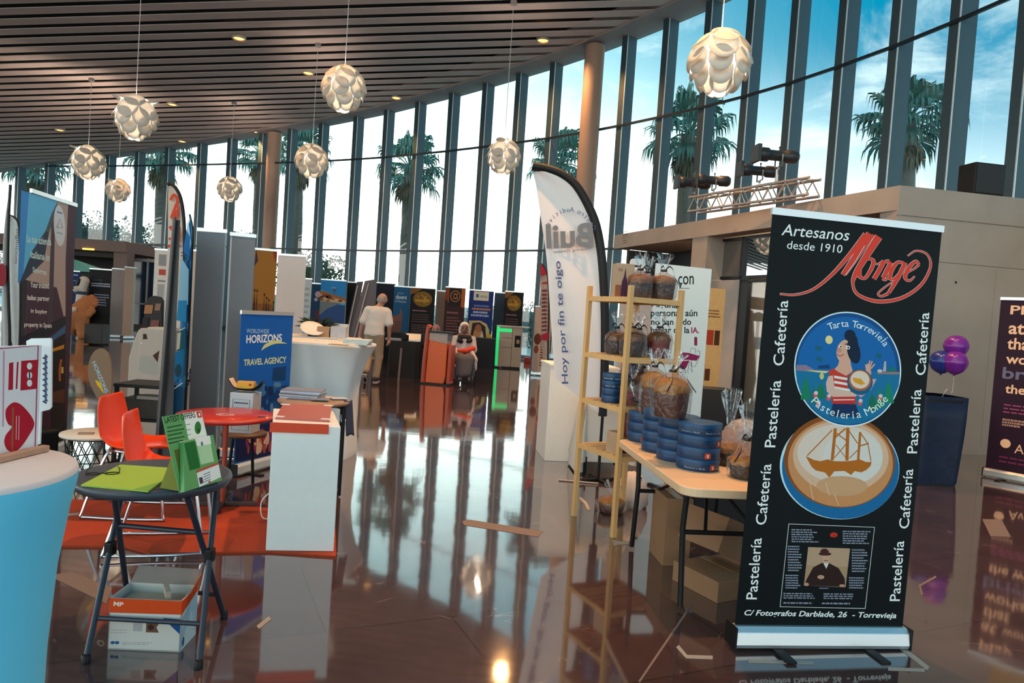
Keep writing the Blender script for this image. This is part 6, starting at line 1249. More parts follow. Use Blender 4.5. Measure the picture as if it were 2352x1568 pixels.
# ---- blue sky banner of the property agency
def prop(A):
    T = A.text
    A.poly([(48, 437), (156, 468), (150, 600), (150, 745), (130, 660), (48, 640)], 'bca8a0', 2); A.poly([(48, 437), (132, 462), (118, 490), (104, 530), (74, 575), (60, 620), (40, 650)], '62c8f6', 3); A.poly([(48, 437), (66, 442), (52, 640), (40, 650)], '3a96e4', 4); A.poly([(132, 462), (118, 490), (104, 530), (112, 534), (126, 496)], '4a5a66', 4); A.poly([(74, 575), (104, 530), (112, 534), (100, 600), (60, 640), (42, 655)], '2c3a54', 4)  # inks lightened to stand in for daylight shining through the banner
    A.poly([(118, 500), (126, 500), (120, 760), (108, 765)], '4a3a44', 3); A.poly([(150, 746), (149, 764), (112, 788), (112, 778)], '3a6a98', 5); A.poly([(150, 725), (150, 745), (100, 780), (46, 790), (46, 775)], '1f1a2c', 4); A.poly([(150, 765), (148, 1030), (118, 1030), (112, 790)], '1e0f0c', 5)
    A.ell((136, 518), 13, 47, 'dde8ee', 5, rot=-.05); A.line([(130, 522), (136, 502), (143, 524), (130, 522)], 1.6, '7a5a7a', 6); A.line([(130, 486), (142, 490)], 4, '6a9ac0', 6); A.line([(129, 533), (143, 537)], 3, 'a8bcc8', 6)
    w = 'd4f4f0'
    for s, y, x0, x1, hh_ in (('La tua azienda', 556, 61, 117, 17), ('italiana in', 592, 69, 113, 17), ('Spagna', 627, 74, 106, 15)): T(s, (x0, y), (x1, y + 8), (x0, y - hh_), w, 6, bold=.02)
    for s, y, x0, x1, hh_ in (('Your trusted', 660, 69, 112, 14), ('Italian partner', 692, 62, 113, 15), ('in buying', 721, 70, 107, 13), ('property in Spain', 753, 55, 118, 14)): T(s, (x0, y), (x1, y + 3), (x0, y - hh_), 'f0f4f4', 6, bold=.02)
    A.poly([(118, 801), (147, 791), (146, 800), (119, 808)], 'd89020', 6); A.line([(140, 825), (136, 850), (137, 875)], 5, 'b8601c', 6); A.poly([(140, 843), (145, 842), (145, 857), (140, 857)], 'd8c060', 7); A.poly([(118, 900), (148, 893), (148, 925), (118, 923)], '5a3a24', 6)
bl = AT(45, 1100, 5.55); br = AT(151, 1030, 6.35); bl.z = br.z = 0; hpx = AT(98, 452, 5.95).z
hL = AT(45, 440, 5.55).z
rollup('tall blue sky banner with an oval logo and pale text about property in Spain', bl, br, (hL + AT(151, 468, 6.35).z) / 2, flat('46293e'), prop, panel_px(bl, br, .1, (hL + AT(151, 468, 6.35).z) / 2 - .1), feet=False)
# small black case at its foot
q = FL(134, 1035); t = thing('black_case', 'black case with a grey curved handle at the foot of the blue sky banner', 'case', (q.x + .30, q.y - .75, 0), -.5); mb = MB(); mb.box((0, 0, .17), (.26, .2, .34)); mb.build('case_body', mblk, t, bevel=.02); mb = MB(); mb.tube(spl([(-.11, -.108, .05), (-.125, -.12, .17), (-.10, -.108, .30)], 6), .009); mb.build('handle', mat('grey_handle', (.4, .38, .33), .4), t)
# ---- black display bench and cabinet
q = FL(310, 884, .62); t = thing('display_bench', 'low black display bench with dark goods behind the orange chairs', 'bench', (q.x, q.y, 0), .02); mb = MB(); mb.box((.06, .2, .61), (.5, .42, .03)); mb.build('bench_top', mblk, t, bevel=.004)
for x in (-.17, .29):
    for y in (.02, .38): mb = MB(); mb.box((x, y, .3), (.03, .03, .6)); mb.build('leg', mblk, t)
mb = MB(); mb.box((.06, .2, .30), (.48, .4, .02)); mb.build('lower_shelf', mblk, t)
mb = MB(); mb.box((0, 0, .09), (.40, .3, .18)); o = mb.build('goods_box', mat('goods_dark', (.035, .022, .016), .5, var=.6, scale=12)); o.location = (q.x + .06, q.y + .2, .312); tag(o, 'dark box of goods on the lower shelf of the black bench', 'box')
mb = MB(); mb.box((0, 0, .014), (.22, .16, .028)); o = mb.build('flyer_pile', mat('flyer_beige', (.4, .3, .24), .7)); o.location = (q.x + .12, q.y + .10, .493); tag(o, 'beige flyer pile on the dark box in the black bench', 'flyers')
mcab_ = mat('cabinet_beige', (.46, .40, .35), .5, var=.04); q = FL(340, 882); t = thing('beige_cabinet', 'beige rounded floor cabinet with dark slots left of the black banner edge', 'cabinet', (q.x, q.y, 0), .1); W_ = .62; H_ = .88
mb = MB(); sec = [(-W_ / 2, .0), (-W_ / 2, H_ * .45), (-W_ / 2 + .05, H_ * .72), (-W_ / 2 + .12, H_ * .95), (-W_ / 2 + .16, H_), (W_ / 2, H_), (W_ / 2, 0)]; mb.prism([(x, 0, z) for x, z in sec], (0, .4, 0)); A = Art(mb, (-W_ / 2, 0, 0), (1, 0, 0), (0, 0, 1), W_, H_); A.base = 1
A.poly([(.20, H_ * .80), (.27, H_ * .81), (.25, H_ * .90), (.20, H_ * .90)], '3a2a28', 2); A.poly([(.36, H_ * .52), (.46, H_ * .62), (.44, H_ * .40)], '4a2c28', 2); A.line([(.155, H_ * .3), (.155, H_ * .98)], .012, 'c4b9aa', 2); A.poly([(.16, H_ * .5), (.36, H_ * .5), (.44, H_ * .38), (.48, H_ * .2), (.40, H_ * .16), (.20, H_ * .2), (.16, H_ * .26)], 'a9a8a0', 2); A.ell((.18, H_ * .73), .012, .012, 'f0e0c8', 3)
mb.build('cabinet_body', [mcab_] + A.mats, t, bevel=.012); mb = MB(); mb.box((.12, .2, H_ + .011), (.34, .36, .02)); mb.build('lid', mat('cabinet_lid', (.6, .56, .5), .5), t)
# ================================================================== MIDDLE
# white counter in a stretch cover with flared top
ZC2 = 1.10; Ycc = 6.95
xr = AT(853, 795, Ycc).x; xl = xr - .92; cxx = (xl + xr) / 2; t = thing('stretch_counter', 'long white counter in a flared stretch cover behind the blue travel banner', 'counter', (cxx, Ycc, 0), -.10)
mb = MB(); rs = []
for z, wx, wy in ((0, .46, .24), (.06, .465, .245), (.30, .44, .215), (.55, .435, .21), (.78, .47, .24), (.94, .535, .285), (1.04, .595, .325), (1.075, .625, .34)):
    rs.append([(x * wx * .736, y * wy, z) for x, y in rrect(-1, -1, 1, 1, .42, 10)])
mb.rings(rs, 0, True, True, (True, False)); mb.build('stretch_skirt', mstr, t)
mb = MB(); mb.rings([[(x * a * .736, y * b, z) for x, y in rrect(-1, -1, 1, 1, .42, 10)] for z, a, b in ((1.075, .625, .34), (1.095, .622, .337), (1.10, .61, .33), (1.1005, .01, .01))], 0, True, True, (False, True)); mb.build('top_cover', mat('stretch_top', (.68, .66, .62), .8), t)
for k, (px, py, w_, d_, lb, c) in enumerate([(752, 783, .22, .16, 'thin white brochure at the left of the row on the flared white counter', 'd8dcd8'), (778, 792, .16, .10, 'tan sheet lying near the front edge of the flared white counter', 'b98a52'), (800, 793, .12, .13, 'white card lying between the tan sheet and the brochure pile on the white counter', 'd9d8cc'), (800, 783, .22, .13, 'flat white brochure behind the pile on the white counter', 'c9cdc9')]):
    p = FL(px, py, ZC2); mb = MB(); mb.box((0, 0, .003), (w_, d_, .006)); o = mb.build('brochure', flat(c)); tag(o, lb, 'brochure', 'papers on the flared white counter'); o.location = (p.x, p.y, ZC2 + .001 + (.0065 if k in (2,) else 0)); o.rotation_euler = (0, 0, [.1, -.1, .2, -.1][k])
for k in range(4):
    p = FL(826, 792, ZC2); mb = MB(); mb.box((0, 0, .006), (.24, .16, .012)); o = mb.build('brochure', flat('cfd8d4')); tag(o, ['lowest', 'second', 'third', 'topmost'][k] + ' white brochure in the pile at the right end of the flared counter', 'brochure', 'papers on the flared white counter'); o.location = (p.x - .03 + .004 * k, p.y + .03, ZC2 + .001 + .0135 * k); o.rotation_euler = (0, 0, .05 * k - .1)
# second counter behind with plant and boxes
Yd = 8.9; a_, b_ = AT(640, 772, Yd), AT(812, 785, Yd); zt2 = AT(730, 774, Yd).z
t = thing('rear_counter', 'white draped counter just behind the flared one, holding the plant and boxes', 'counter', ((a_.x + b_.x) / 2, Yd + .25, 0), 0); mb = MB(); mb.rings([[(x, y, z) for x, y in rrect(-(b_.x - a_.x) / 2, -.3, (b_.x - a_.x) / 2, .3, .05, 5)] for z in (0, zt2 - .03, zt2)]); mb.build('cloth', mclo, t)
def on2(px, Y=Yd + .2): return AT(px, 772, Y).x
t = thing('potted_plant', 'spiky dark green plant on the rear counter below the beach photo banner', 'plant', (on2(722), Yd + .36, zt2), 0); mb = MB(); mb.lathe([(.07, 0), (.09, .09), (.095, .10), (.08, .10)], 20); mb.build('pot', mat('pot_dark', (.03, .03, .03), .5), t)
mb = MB(); r = random.Random(3)
for k in range(130):
    az = r.uniform(0, 6.28); el = r.uniform(.1, 1.2); L = r.uniform(.18, .34); d = Vector((math.cos(az) * math.cos(el) * 1.15, math.sin(az) * math.cos(el) * .6, math.sin(el) * .75)); b = Vector((0, 0, .10)); m_ = b + d * L * .6; e = b + d * L + Vector((0, 0, -.05)); s = d.cross(Vector((0, 0, 1))).normalized() * .008
    mb.add([b - s * .5, b + s * .5, m_ + s, e, m_ - s], [(0, 1, 2, 3, 4)])
mb.build('foliage', mat('spiky_green', (.02, .035, .02), .6, var=.4), t)
mb = MB(); Pm = Matrix.Rotation(.42, 4, 'Y') @ Matrix.Rotation(-.3, 4, 'X'); mb.lathe([(.005, 0), (.10, .004), (.15, .02), (.15, .026), (.10, .012), (.005, .008)], 32); o = mb.build('plate', mwht); o.data.transform(Matrix.Rotation(.30, 4, 'Y') @ Matrix.Rotation(.5, 4, 'X')); o.location = (on2(716, Yd + .1), Yd + .1, zt2 + .085); tag(o, 'white plate propped up at a tilt at the left of the rear counter', 'plate')
t = thing('plate_rest', 'small dark rest holding up the white plate on the rear counter', 'stand', (on2(716, Yd + .1), Yd + .16, zt2)); mb = MB(); mb.box((0, 0, .035), (.12, .05, .07)); mb.build('rest_block', mblk, t)
t = thing('cork_box', 'tan cork box beside the tilted white plate on the rear counter', 'box', (on2(744, Yd + .15), Yd + .15, zt2 + .001)); mb = MB(); mb.box((0, 0, .065), (.15, .12, .13)); mb.build('box_body', mat('cork', (.40, .24, .13), .8, var=.2, scale=60), t)
t = thing('grey_box', 'pale grey box at the right end of the rear counter', 'box', (on2(778, Yd + .15), Yd + .17, zt2 + .001)); mb = MB(); mb.box((0, 0, .07), (.19, .14, .14)); mb.build('box_body', mat('grey_card', (.46, .47, .52), .6), t)
t = thing('tissue_box', 'small white box standing behind the pale grey box on the rear counter', 'box', (on2(775, Yd + .4), Yd + .42, zt2 + .001)); mb = MB(); mb.box((0, 0, .085), (.26, .10, .17)); mb.build('box_body', mat('tissue_white', (.66, .66, .66), .6), t)
# two tall banners behind
def sepia(A):
    A.rect(0, 0, A.w, A.h, '7a4a1e', 1); A.rect(0, A.h * .62, A.w, A.h, '96601f', 2); r = random.Random(2); A.poly([(A.w * .78, A.h), (A.w, A.h), (A.w, A.h * .9)], '8a2a16', 3); A.poly([(0, A.h * .88), (A.w * .16, A.h * .92), (A.w * .05, A.h)], '3a2430', 3)
    for k in range(9): x = A.w * (.02 + k * .11); h_ = A.h * r.uniform(.5, .72); A.poly([(x, 0), (x + A.w * .12, 0), (x + A.w * .10, h_ * .88), (x + A.w * .06, h_), (x + A.w * .02, h_ * .86)], ['3a1c14', '5a2c16', '2a1418'][k % 3], 3 + k % 2); A.ell((x + A.w * .06, h_), A.w * .035, A.w * .07, '2a1610', 5)
Ys = 10.5; a_, b_ = AT(582, 650, Ys), AT(633, 650, Ys + .1); rollup('brown sepia photo banner with dark standing figures right of the grey banner backs', (a_.x, a_.y, 0), (b_.x, b_.y, 0), AT(608, 573, Ys).z, flat('7a4a1e'), sepia, feet=False)
Ys = 11.6; a_, b_ = AT(634, 680, Ys), AT(699, 680, Ys); rollup('plain pinkish white banner back behind the flared white counter', (a_.x, a_.y, 0), (b_.x, b_.y, 0), AT(667, 586, Ys).z, mat('banner_back_pink', (.66, .56, .52), .7, var=.04), None, feet=False)
# far row of banners by the glass
YB = 20.4
def far(label, x0, x1, ytop, face, art, Y=YB, dy=0.0):
    a_, b_ = AT(x0, 710, Y), AT(x1, 710, Y + dy); h = AT((x0 + x1) / 2, ytop, Y + dy / 2).z; return rollup(label, (a_.x, a_.y, 0), (b_.x, b_.y, 0), h, flat(face), art, group='far row of banners by the glass', feet=False)
def lines(A, y0, y1, n, col, x0=.12, x1=.88, seed=1): A.smalltext(A.w * x0, A.h * y0, A.w * x1, A.h * y1, n, col, .45, seed, 3)
far('narrow white banner at the left end of the far row', 696, 713, 640, 'b4bcbe', lambda A: lines(A, .5, .9, 5, '8a9496'), 19.6)
far('dark teal banner left of the beach photo banner', 713, 736, 651, '0c3a56', lambda A: (A.ell((A.w * .7, A.h * .84), .09, .09, 'b99aa0', 2), A.ell((A.w * .5, A.h * .76), .05, .05, 'b0a0a4', 2), A.rect(A.w * .5, A.h * .42, A.w, A.h * .6, '5a2c34', 2)))
def beach(A):
    A.rect(0, A.h * .72, A.w, A.h, '1f7ab8', 1); A.poly([(0, A.h * .86), (A.w, A.h * .74), (A.w, A.h * .66), (0, A.h * .7)], '4aa0c8', 2); A.poly([(0, A.h * .835), (A.w * .15, A.h * .84), (A.w * .5, A.h * .80), (A.w, A.h * .76), (A.w, A.h * .70), (0, A.h * .74)], '9a5a28', 3); A.poly([(0, A.h * .80), (A.w * .6, A.h * .755), (A.w, A.h * .72), (A.w, A.h * .69), (0, A.h * .70)], 'c09a78', 4); A.rect(0, 0, A.w, A.h * .71, '2a4a80', 1); A.poly([(0, A.h * .72), (A.w * .9, A.h * .70), (A.w * .3, A.h * .6), (0, A.h * .5)], '6a7478', 3)
    r = random.Random(8)
    for k in range(16): A.ell((r.uniform(0, A.w * .8), A.h * r.uniform(.70, .79)), .06, .03, ['5a3020', '8a5a34', '6a4a38'][k % 3], 5)
    A.line([(A.w * .55, A.h * .81), (A.w * .56, A.h * .86)], .015, '4a3028', 5); A.ell((A.w * .56, A.h * .865), .05, .03, '5a3c30', 6); A.tx('calida', A.w * .42, A.h * .89, A.w * .6, A.h * .905, 'a9c4d4', 4)
far('beach photo banner with blue sky and red headland, above the spiky plant', 734, 792, 643, '2a6ab0', beach, 19.9)
far('plain black banner just right of the beach photo banner', 795, 818, 648, '0c0c0e', None, 20.8)
far('dark navy banner behind the head of the man in the white shirt', 862, 905, 650, '0a1022', None, 20.9)
def doors(A): T = A.tx; T('your', A.w * .22, A.h * .88, A.w * .6, A.h * .915, '8a9aa0', 3); T('doors', A.w * .12, A.h * .82, A.w * .8, A.h * .88, 'b9c4c4', 3, bold=.03); T('& Windows', A.w * .1, A.h * .77, A.w * .78, A.h * .805, 'a9b4b8', 3); A.poly([(0, A.h * .3), (A.w * .6, A.h * .3), (A.w * .6, A.h * .58), (A.w * .5, A.h * .68), (A.w * .42, A.h * .68), (A.w * .42, A.h * .6), (0, A.h * .56)], '7a5048', 2); [A.rect(A.w * (.05 + .12 * k), A.h * .32, A.w * (.10 + .12 * k), A.h * .5, '5a3a34', 3) for k in range(5)]
far('blue banner with white letters and a pink skyline right of the man', 903, 940, 658, '14527a', doors, 20.2)
def gold(A): A.ell((A.w * .5, A.h * .84), A.w * .38, A.h * .11, '7a5414', 2); A.poly([(0, A.h), (A.w * .5, A.h), (A.w * .2, A.h * .92), (0, A.h * .9)], '7a4a18', 2); r = random.Random(6); [A.line([(A.w * (.22 + .56 * r.random()), A.h * (.77 + .14 * r.random())), (A.w * (.3 + .5 * r.random()), A.h * (.77 + .14 * r.random()))], .016, ['b0863a', '8a5e1c', '5a3c10'][k % 3], 3) for k in range(22)]; A.rect(A.w * .2, A.h * .80, A.w * .76, A.h * .835, 'a87c28', 4); lines(A, .655, .69, 1, '9a6a6a'); lines(A, .5, .63, 4, '5a3c3c', seed=2); lines(A, .34, .48, 5, '6a4a4a', seed=3)
far('black banner with a large gold emblem left of the brown emblem banner', 941, 998, 661, '0e0a0c', gold, 20.0)
far('narrow blank pinkish banner between the gold and the brown emblem banners', 1003, 1022, 668, '9a7a68', None, 20.8)
def csb(A): A.rect(A.w * .2, A.h * .74, A.w * .8, A.h, '1e100e', 2); A.poly([(0, A.h), (A.w * .2, A.h), (A.w * .2, A.h * .78), (0, A.h * .84)], '7a3418', 2); A.poly([(A.w * .8, A.h), (A.w, A.h), (A.w, A.h * .72), (A.w * .8, A.h * .74)], 'a0501c', 2); A.line([(A.w * .5 + .13 * math.cos(a), A.h * .88 + .15 * math.sin(a)) for a in np.linspace(0, 6.28, 24)], .02, 'b06a34', 3); A.tx('CS', A.w * .4, A.h * .84, A.w * .62, A.h * .92, 'b06a34', 3, bold=.02); lines(A, .62, .68, 1, '8a5048'); lines(A, .36, .6, 6, '7a4a44', seed=4); A.poly([(A.w * .6, A.h * .3), (A.w, A.h * .52), (A.w, A.h * .3)], '7a2c14', 2)
far('brown banner with a round initials emblem in the far row', 1021, 1067, 660, '32181a', csb, 20.1)
def arch(A):
    A.rect(A.w * .18, A.h * .86, A.w * .80, A.h * .985, 'c4b49c', 2); A.rect(A.w * .28, A.h * .9, A.w * .38, A.h * .95, '2a4a8a', 3); A.tx('voices', A.w * .42, A.h * .90, A.w * .74, A.h * .945, '3a4a6a', 3)
    for k, (y, c, a, b) in enumerate(((.79, '5a6a9a', .22, .84), (.745, 'b0703c', .14, .9), (.70, '9aa0bc', .2, .8), (.655, '9aa0bc', .12, .84))): A.smalltext(A.w * a, A.h * (y - .022), A.w * b, A.h * (y + .012), 1, c, .8, k, 3, True)
    A.poly([(A.w * .06, A.h * .32), (A.w * .06, A.h * .57), (A.w * .5, A.h * .58), (A.w * .78, A.h * .54), (A.w * .9, A.h * .46), (A.w * .94, A.h * .3)], 'b99a6a', 2); A.poly([(A.w * .14, A.h * .32), (A.w * .2, A.h * .54), (A.w * .5, A.h * .555), (A.w * .74, A.h * .50), (A.w * .82, A.h * .3)], '2c2020', 3); A.poly([(A.w * .2, A.h * .3), (A.w * .3, A.h * .45), (A.w * .44, A.h * .53), (A.w * .6, A.h * .44), (A.w * .74, A.h * .3)], 'b0744a', 4); A.ell((A.w * .45, A.h * .47), .09, .11, 'a05a3c', 5); A.poly([(A.w * .5, A.h * .32), (A.w * .62, A.h * .44), (A.w * .72, A.h * .32)], 'c4a890', 5); A.ell((A.w * .9, A.h * .37), .07, .07, 'c08a20', 5)
far('blue banner with a cream header and an arched photo in the far row', 1076, 1132, 667, '0e2260', arch, 19.9)
far('dim grey banner behind the post between the blue and rightmost gold banners', 1134, 1158, 672, '3a4450', None, 21.4)
far('black banner with a gold emblem rising above the green lit kiosk', 1158, 1201, 670, '0e0a0c', gold, 20.6)
# leaning purple grey boards behind the man
Yp = 17.6
def quadboard(label, pts, m, line=None, th=.03, Y=Yp):
    P = [AT(x, y, Y) for x, y in pts]; zmin = min(p.z for p in P); base = (P[-1].x, Y, 0); t = thing('leaning_board', label, 'display board', base, 0, 'leaning boards behind the man'); L_ = [Vector((p.x - base[0], 0, max(0.0, p.z))) for p in P]
    mb = MB(); mb.prism(L_, (0, th, 0)); mb.build('panel', m, t)
    if line:
        mb = MB()
        for (p, q) in line: a = AT(*p, Y); b = AT(*q, Y); mb.bar((a.x - base[0], -.012, max(.02, a.z)), (b.x - base[0], -.012, max(.02, b.z)), .03, .02)
        mb.build('edge_strip', flat('a89c94'), t)
    return t
def gy(px, Y): return EYE * FPX / Y + (722 + (px - 1176) * .0665)
quadboard('wide purple grey leaning board with one pale edge line behind the man', [(838, 645), (862, 641), (856, gy(856, Yp)), (785, gy(785, Yp))], mat('board_purple', (.10, .075, .085), .6), [((847, 650), (800, 830))])
quadboard('narrow dark leaning board left of the wide purple grey one', [(820, 647), (834, 646), (800, gy(800, 18.2)), (780, gy(780, 18.2))], mat('board_dark', (.06, .05, .055), .6), [((822, 655), (785, 830))], Y=18.2)
# black draped tables
def draped(label, x0, x1, Y, z, d=.7, m=None):
    a_, b_ = AT(x0, 800, Y), AT(x1, 800, Y); w_ = (b_.x - a_.x) / 2; t = thing('black_table', label, 'table', ((a_.x + b_.x) / 2, Y + d / 2, 0), 0, 'black draped tables'); mb = MB(); pr = rrect(-w_, -d / 2, w_, d / 2, .04, 10)
    mb.rings([[(x * k + a * math.sin(i * .9), y * k + a * math.cos(i * 1.3), zz) for i, (x, y) in enumerate(pr)] for zz, k, a in ((.0, 1.02, .02), (z * .6, 1.01, .012), (z - .02, 1.0, 0), (z, .99, 0))]); mb.build('cloth', m or mat('black_cloth', (.012, .014, .018), .9), t); return t
zbt = .79
draped('long black draped table under the blue arch photo banner', 1064, 1136, 19.1, zbt)
draped('black draped table under the blue pink skyline banner', 880, 1015, 19.2, zbt)
draped('nearest black draped table, between the man and the orange lectern', 893, 958, 14.9, .77)
Yt = 15.2; zt3 = .77
p = AT(946, 782, Yt); t = thing('laptop', 'open silver laptop at the right of the nearest black table', 'laptop', (p.x, Yt + .1, zt3 + .001), .1); mb = MB(); mb.box((0, 0, .01), (.34, .24, .02)); mb.build('keyboard_base', malu, t); mb = MB(); mb.prism([(-.17, .12, .02), (.17, .12, .02), (.17, .19, .15), (-.17, .19, .15)], (0, .008, .002)); mb.build('screen', malu, t)
p = AT(905, 785, Yt); mb = MB(); mb.box((0, 0, .02), (.34, .22, .04)); o = mb.build('grey_tray', flat('9a9aa2')); o.location = (p.x, Yt, zt3 + .001); tag(o, 'grey tray at the left end of the nearest black table', 'tray')
p = AT(931, 780, Yt); t = thing('camera', 'black camera standing between the tray and the laptop on the black table', 'camera', (p.x, Yt - .05, zt3 + .001)); mb = MB(); mb.box((0, 0, .07), (.15, .09, .12)); mb.box((0, 0, .14), (.06, .07, .03)); mb.lathe([(.01, .0), (.08, .0), (.08, .012), (.01, .012)], 16); mb.build('camera_body', mblk, t, bevel=.006); mb = MB(); mb.rings([[(.045 * math.cos(a), -.05 - d, .07 + .045 * math.sin(a)) for a in np.linspace(0, 6.1, 16)] for d in (0, .09)]); mb.build('lens', mblk, t)
p = FL(918, 872); mb = MB(); mb.tube([(p.x, p.y - .15, .0), (p.x + .02, p.y - .15, .66)], .022); o = mb.build('tripod_leg', flat('7a6c6c')); tag(o, 'thin grey upright post standing before the nearest black table', 'post')
# orange lectern
q = FL(985, 882); t = thing('orange_lectern', 'bright orange lectern with a pale band at its top, middle of the hall', 'lectern', (q.x, q.y, 0), -.18); mor2 = mat('lectern_orange', (.62, .10, .015), .4, var=.08, scale=3); mor3 = mat('lectern_dark_orange', (.40, .05, .015), .4)
H_ = 1.05; W_ = .32
mb = MB(); mb.prism([(-.08, 0, .03), (W_ - .03, 0, .03), (W_, 0, .18), (W_, 0, H_ * .78), (-.05, 0, H_ * .83)], (0, .32, 0)); mb.build('front_panel', mor2, t, bevel=.008)
mb = MB(); mb.prism([(-.049, -.004, H_ * .83), (W_ + .002, -.004, H_ * .78), (W_ + .002, -.004, H_ - .03), (-.045, -.004, H_ - .03)], (0, .33, 0)); mb.build('pale_band', mat('band_taupe', (.36, .30, .27), .6), t)
mb = MB(); sec = spl([(-.13, .02, .03), (-.12, .02, .5), (-.085, .02, H_ + .04), (-.06, .02, H_ + .085), (-.035, .02, H_ + .06)], 5); mb.tube(sec, .045, 0, 12); mb.build('side_post', mor3, t)
mb = MB(); mb.prism([(W_ + .02, .02, .03), (W_ + .09, .02, .03), (W_ + .10, .02, H_ * .76), (W_ + .03, .02, H_ * .76)], (0, .3, 0)); mb.build('side_panel', mor3, t, bevel=.01)
mb = MB(); mb.box((W_ / 2 - .02, .16, H_ - .015), (W_ + .16, .36, .03)); mb.build('top', mblk, t); mb = MB(); mb.box((.12, .16, .015), (.5, .36, .03)); mb.build('base', mblk, t)
# green lit kiosk
q = FL(1166, 846); YK = q.y; px2 = lambda d: d * YK / FPX; w_ = px2(60); h_ = px2(93); t = thing('lit_kiosk', 'beige cabinet kiosk with a glowing green left edge by the glass', 'kiosk', (q.x, YK, 0), .05); mkb = mat('kiosk_beige', (.42, .31, .23), .5, var=.05)
mb = MB(); mb.box((.04 * w_, .25, h_ / 2 + .04), (w_ * .88, .5, h_ - .02)); A = Art(mb, (-w_ / 2, 0, .04), (1, 0, 0), (0, 0, 1), w_, h_); A.base = 1
A.line([(w_ * .6, 0), (w_ * .6, h_)], .012, '5a3c26', 2); A.line([(w_ * .2, h_ * .72), (w_ * .6, h_ * .72)], .012, '5a3c26', 2); A.line([(w_ * .2, h_ * .48), (w_ * .6, h_ * .48)], .012, '5a3c26', 2); A.rect(w_ * .7, h_ * .5, w_ * .93, h_ * .79, '12161c', 2); A.rect(w_ * .77, h_ * .59, w_ * .88, h_ * .69, 'b08a6c', 3); mb.build('cabinet', [mkb] + A.mats, t)
mb = MB(); mb.box((-w_ * .45, .2, h_ / 2 + .05), (w_ * .10, .4, h_ - .02)); mb.box((-w_ * .16, -.008, h_ * .94), (w_ * .46, .016, h_ * .08)); mb.build('light_strip', glow('kiosk_green', (.01, .62, .16), .8), t)
mb = MB(); mb.box((w_ * .12, .22, h_ + .045), (w_ * 1.25, .55, .03)); mb.build('counter_top', mat('kiosk_top', (.5, .42, .36), .4), t); mb = MB(); mb.box((w_ * .1, .25, .02), (w_ * .7, .4, .04)); mb.build('plinth', mblk, t)
q = FL(1211, 834); t = thing('red_case', 'small red case on the floor right of the green lit kiosk', 'case', (q.x, q.y + .1, 0)); mb = MB(); mb.box((0, 0, .09), (.2, .18, .18)); mb.build('case_body', mat('case_red', (.65, .03, .015), .4), t, bevel=.01)
# beige banner and small red tipped flag left of the big flag
Yq = 17.8; a_, b_ = AT(1225, 780, Yq), AT(1264, 780, Yq)
def beige(A): r = random.Random(12); [A.line([(A.w * .45, A.h * y), (A.w * (.6 + .3 * r.random()), A.h * y)], .03, '6a2a24', 2) for y in np.linspace(.1, .42, 9)]; A.ell((A.w * .25, A.h * .5), .09, .14, '6a3228', 2); A.ell((A.w * .2, A.h * .34), .06, .1, '8a4a3a', 2)
rollup('beige banner with dark red drawings behind the foot of the red tipped flag', (a_.x, Yq, 0), (b_.x, Yq, 0), AT(1242, 704, Yq).z, mat('beige_vinyl', (.48, .34, .27), .6), beige, feet=False)
Yr2 = 17.2; f2 = lambda x, y: (AT(x, y, Yr2).x - AT(1258, 860, Yr2).x, AT(x, y, Yr2).z)
def redtip(A): q = lambda L: [f2(*p) for p in L]; A.poly(q([(1241, 606), (1250, 615), (1256, 630), (1242, 634)]), 'a01c34', 3); A.poly(q([(1243, 768), (1260, 762), (1259, 782), (1244, 780)]), 'a01c34', 3); A.poly(q([(1243, 650), (1257, 646), (1256, 652), (1245, 652)]), 'a01c34', 3); [A.line(q([(1244, y), (1256, y - 1)]), .05, '6a3038', 3) for y in range(668, 760, 9)]
feather('small beige feather flag with dark red tip left of the tall white one', (AT(1258, 860, Yr2).x, Yr2, 0), 2.4, [f2(1243, 790), f2(1242, 700), f2(1241, 650), f2(1241, 607)], [(0, .05), f2(1259, 790), f2(1261, 700), f2(1258, 640), f2(1250, 614), f2(1241, 605)], mat('flag_beige', (.42, .32, .28), .8), redtip, sleeve=.02)
# white and red picture banner behind at far left middle (beside the black edge)
Yw = 13.5; a_, b_ = AT(352, 660, Yw), AT(384, 660, Yw)
rollup('white banner with grey pictures and a small red square left of the black banner edge', (a_.x, Yw, 0), (b_.x, Yw, 0), AT(366, 573, Yw).z, mat('banner_white', (.58, .56, .54), .6), lambda A: (A.rect(A.w * .3, A.h * .86, A.w * .85, A.h * .96, '8a8a8c', 2), A.rect(A.w * .35, A.h * .78, A.w * .85, A.h * .83, 'b0483c', 2), A.rect(A.w * .3, A.h * .72, A.w * .85, A.h * .735, '7a7a80', 2), A.rect(A.w * .3, A.h * .52, A.w * .8, A.h * .70, '9a9c9e', 2)), feet=False)
Yw = 13.0; a_, b_ = AT(385, 660, Yw), AT(446, 660, Yw)
rollup('plain beige banner back showing behind the black edge and the blue flag', (a_.x, Yw, 0), (b_.x, Yw, 0), AT(415, 573, Yw).z, mat('banner_tan', (.52, .42, .35), .7), None, feet=False)
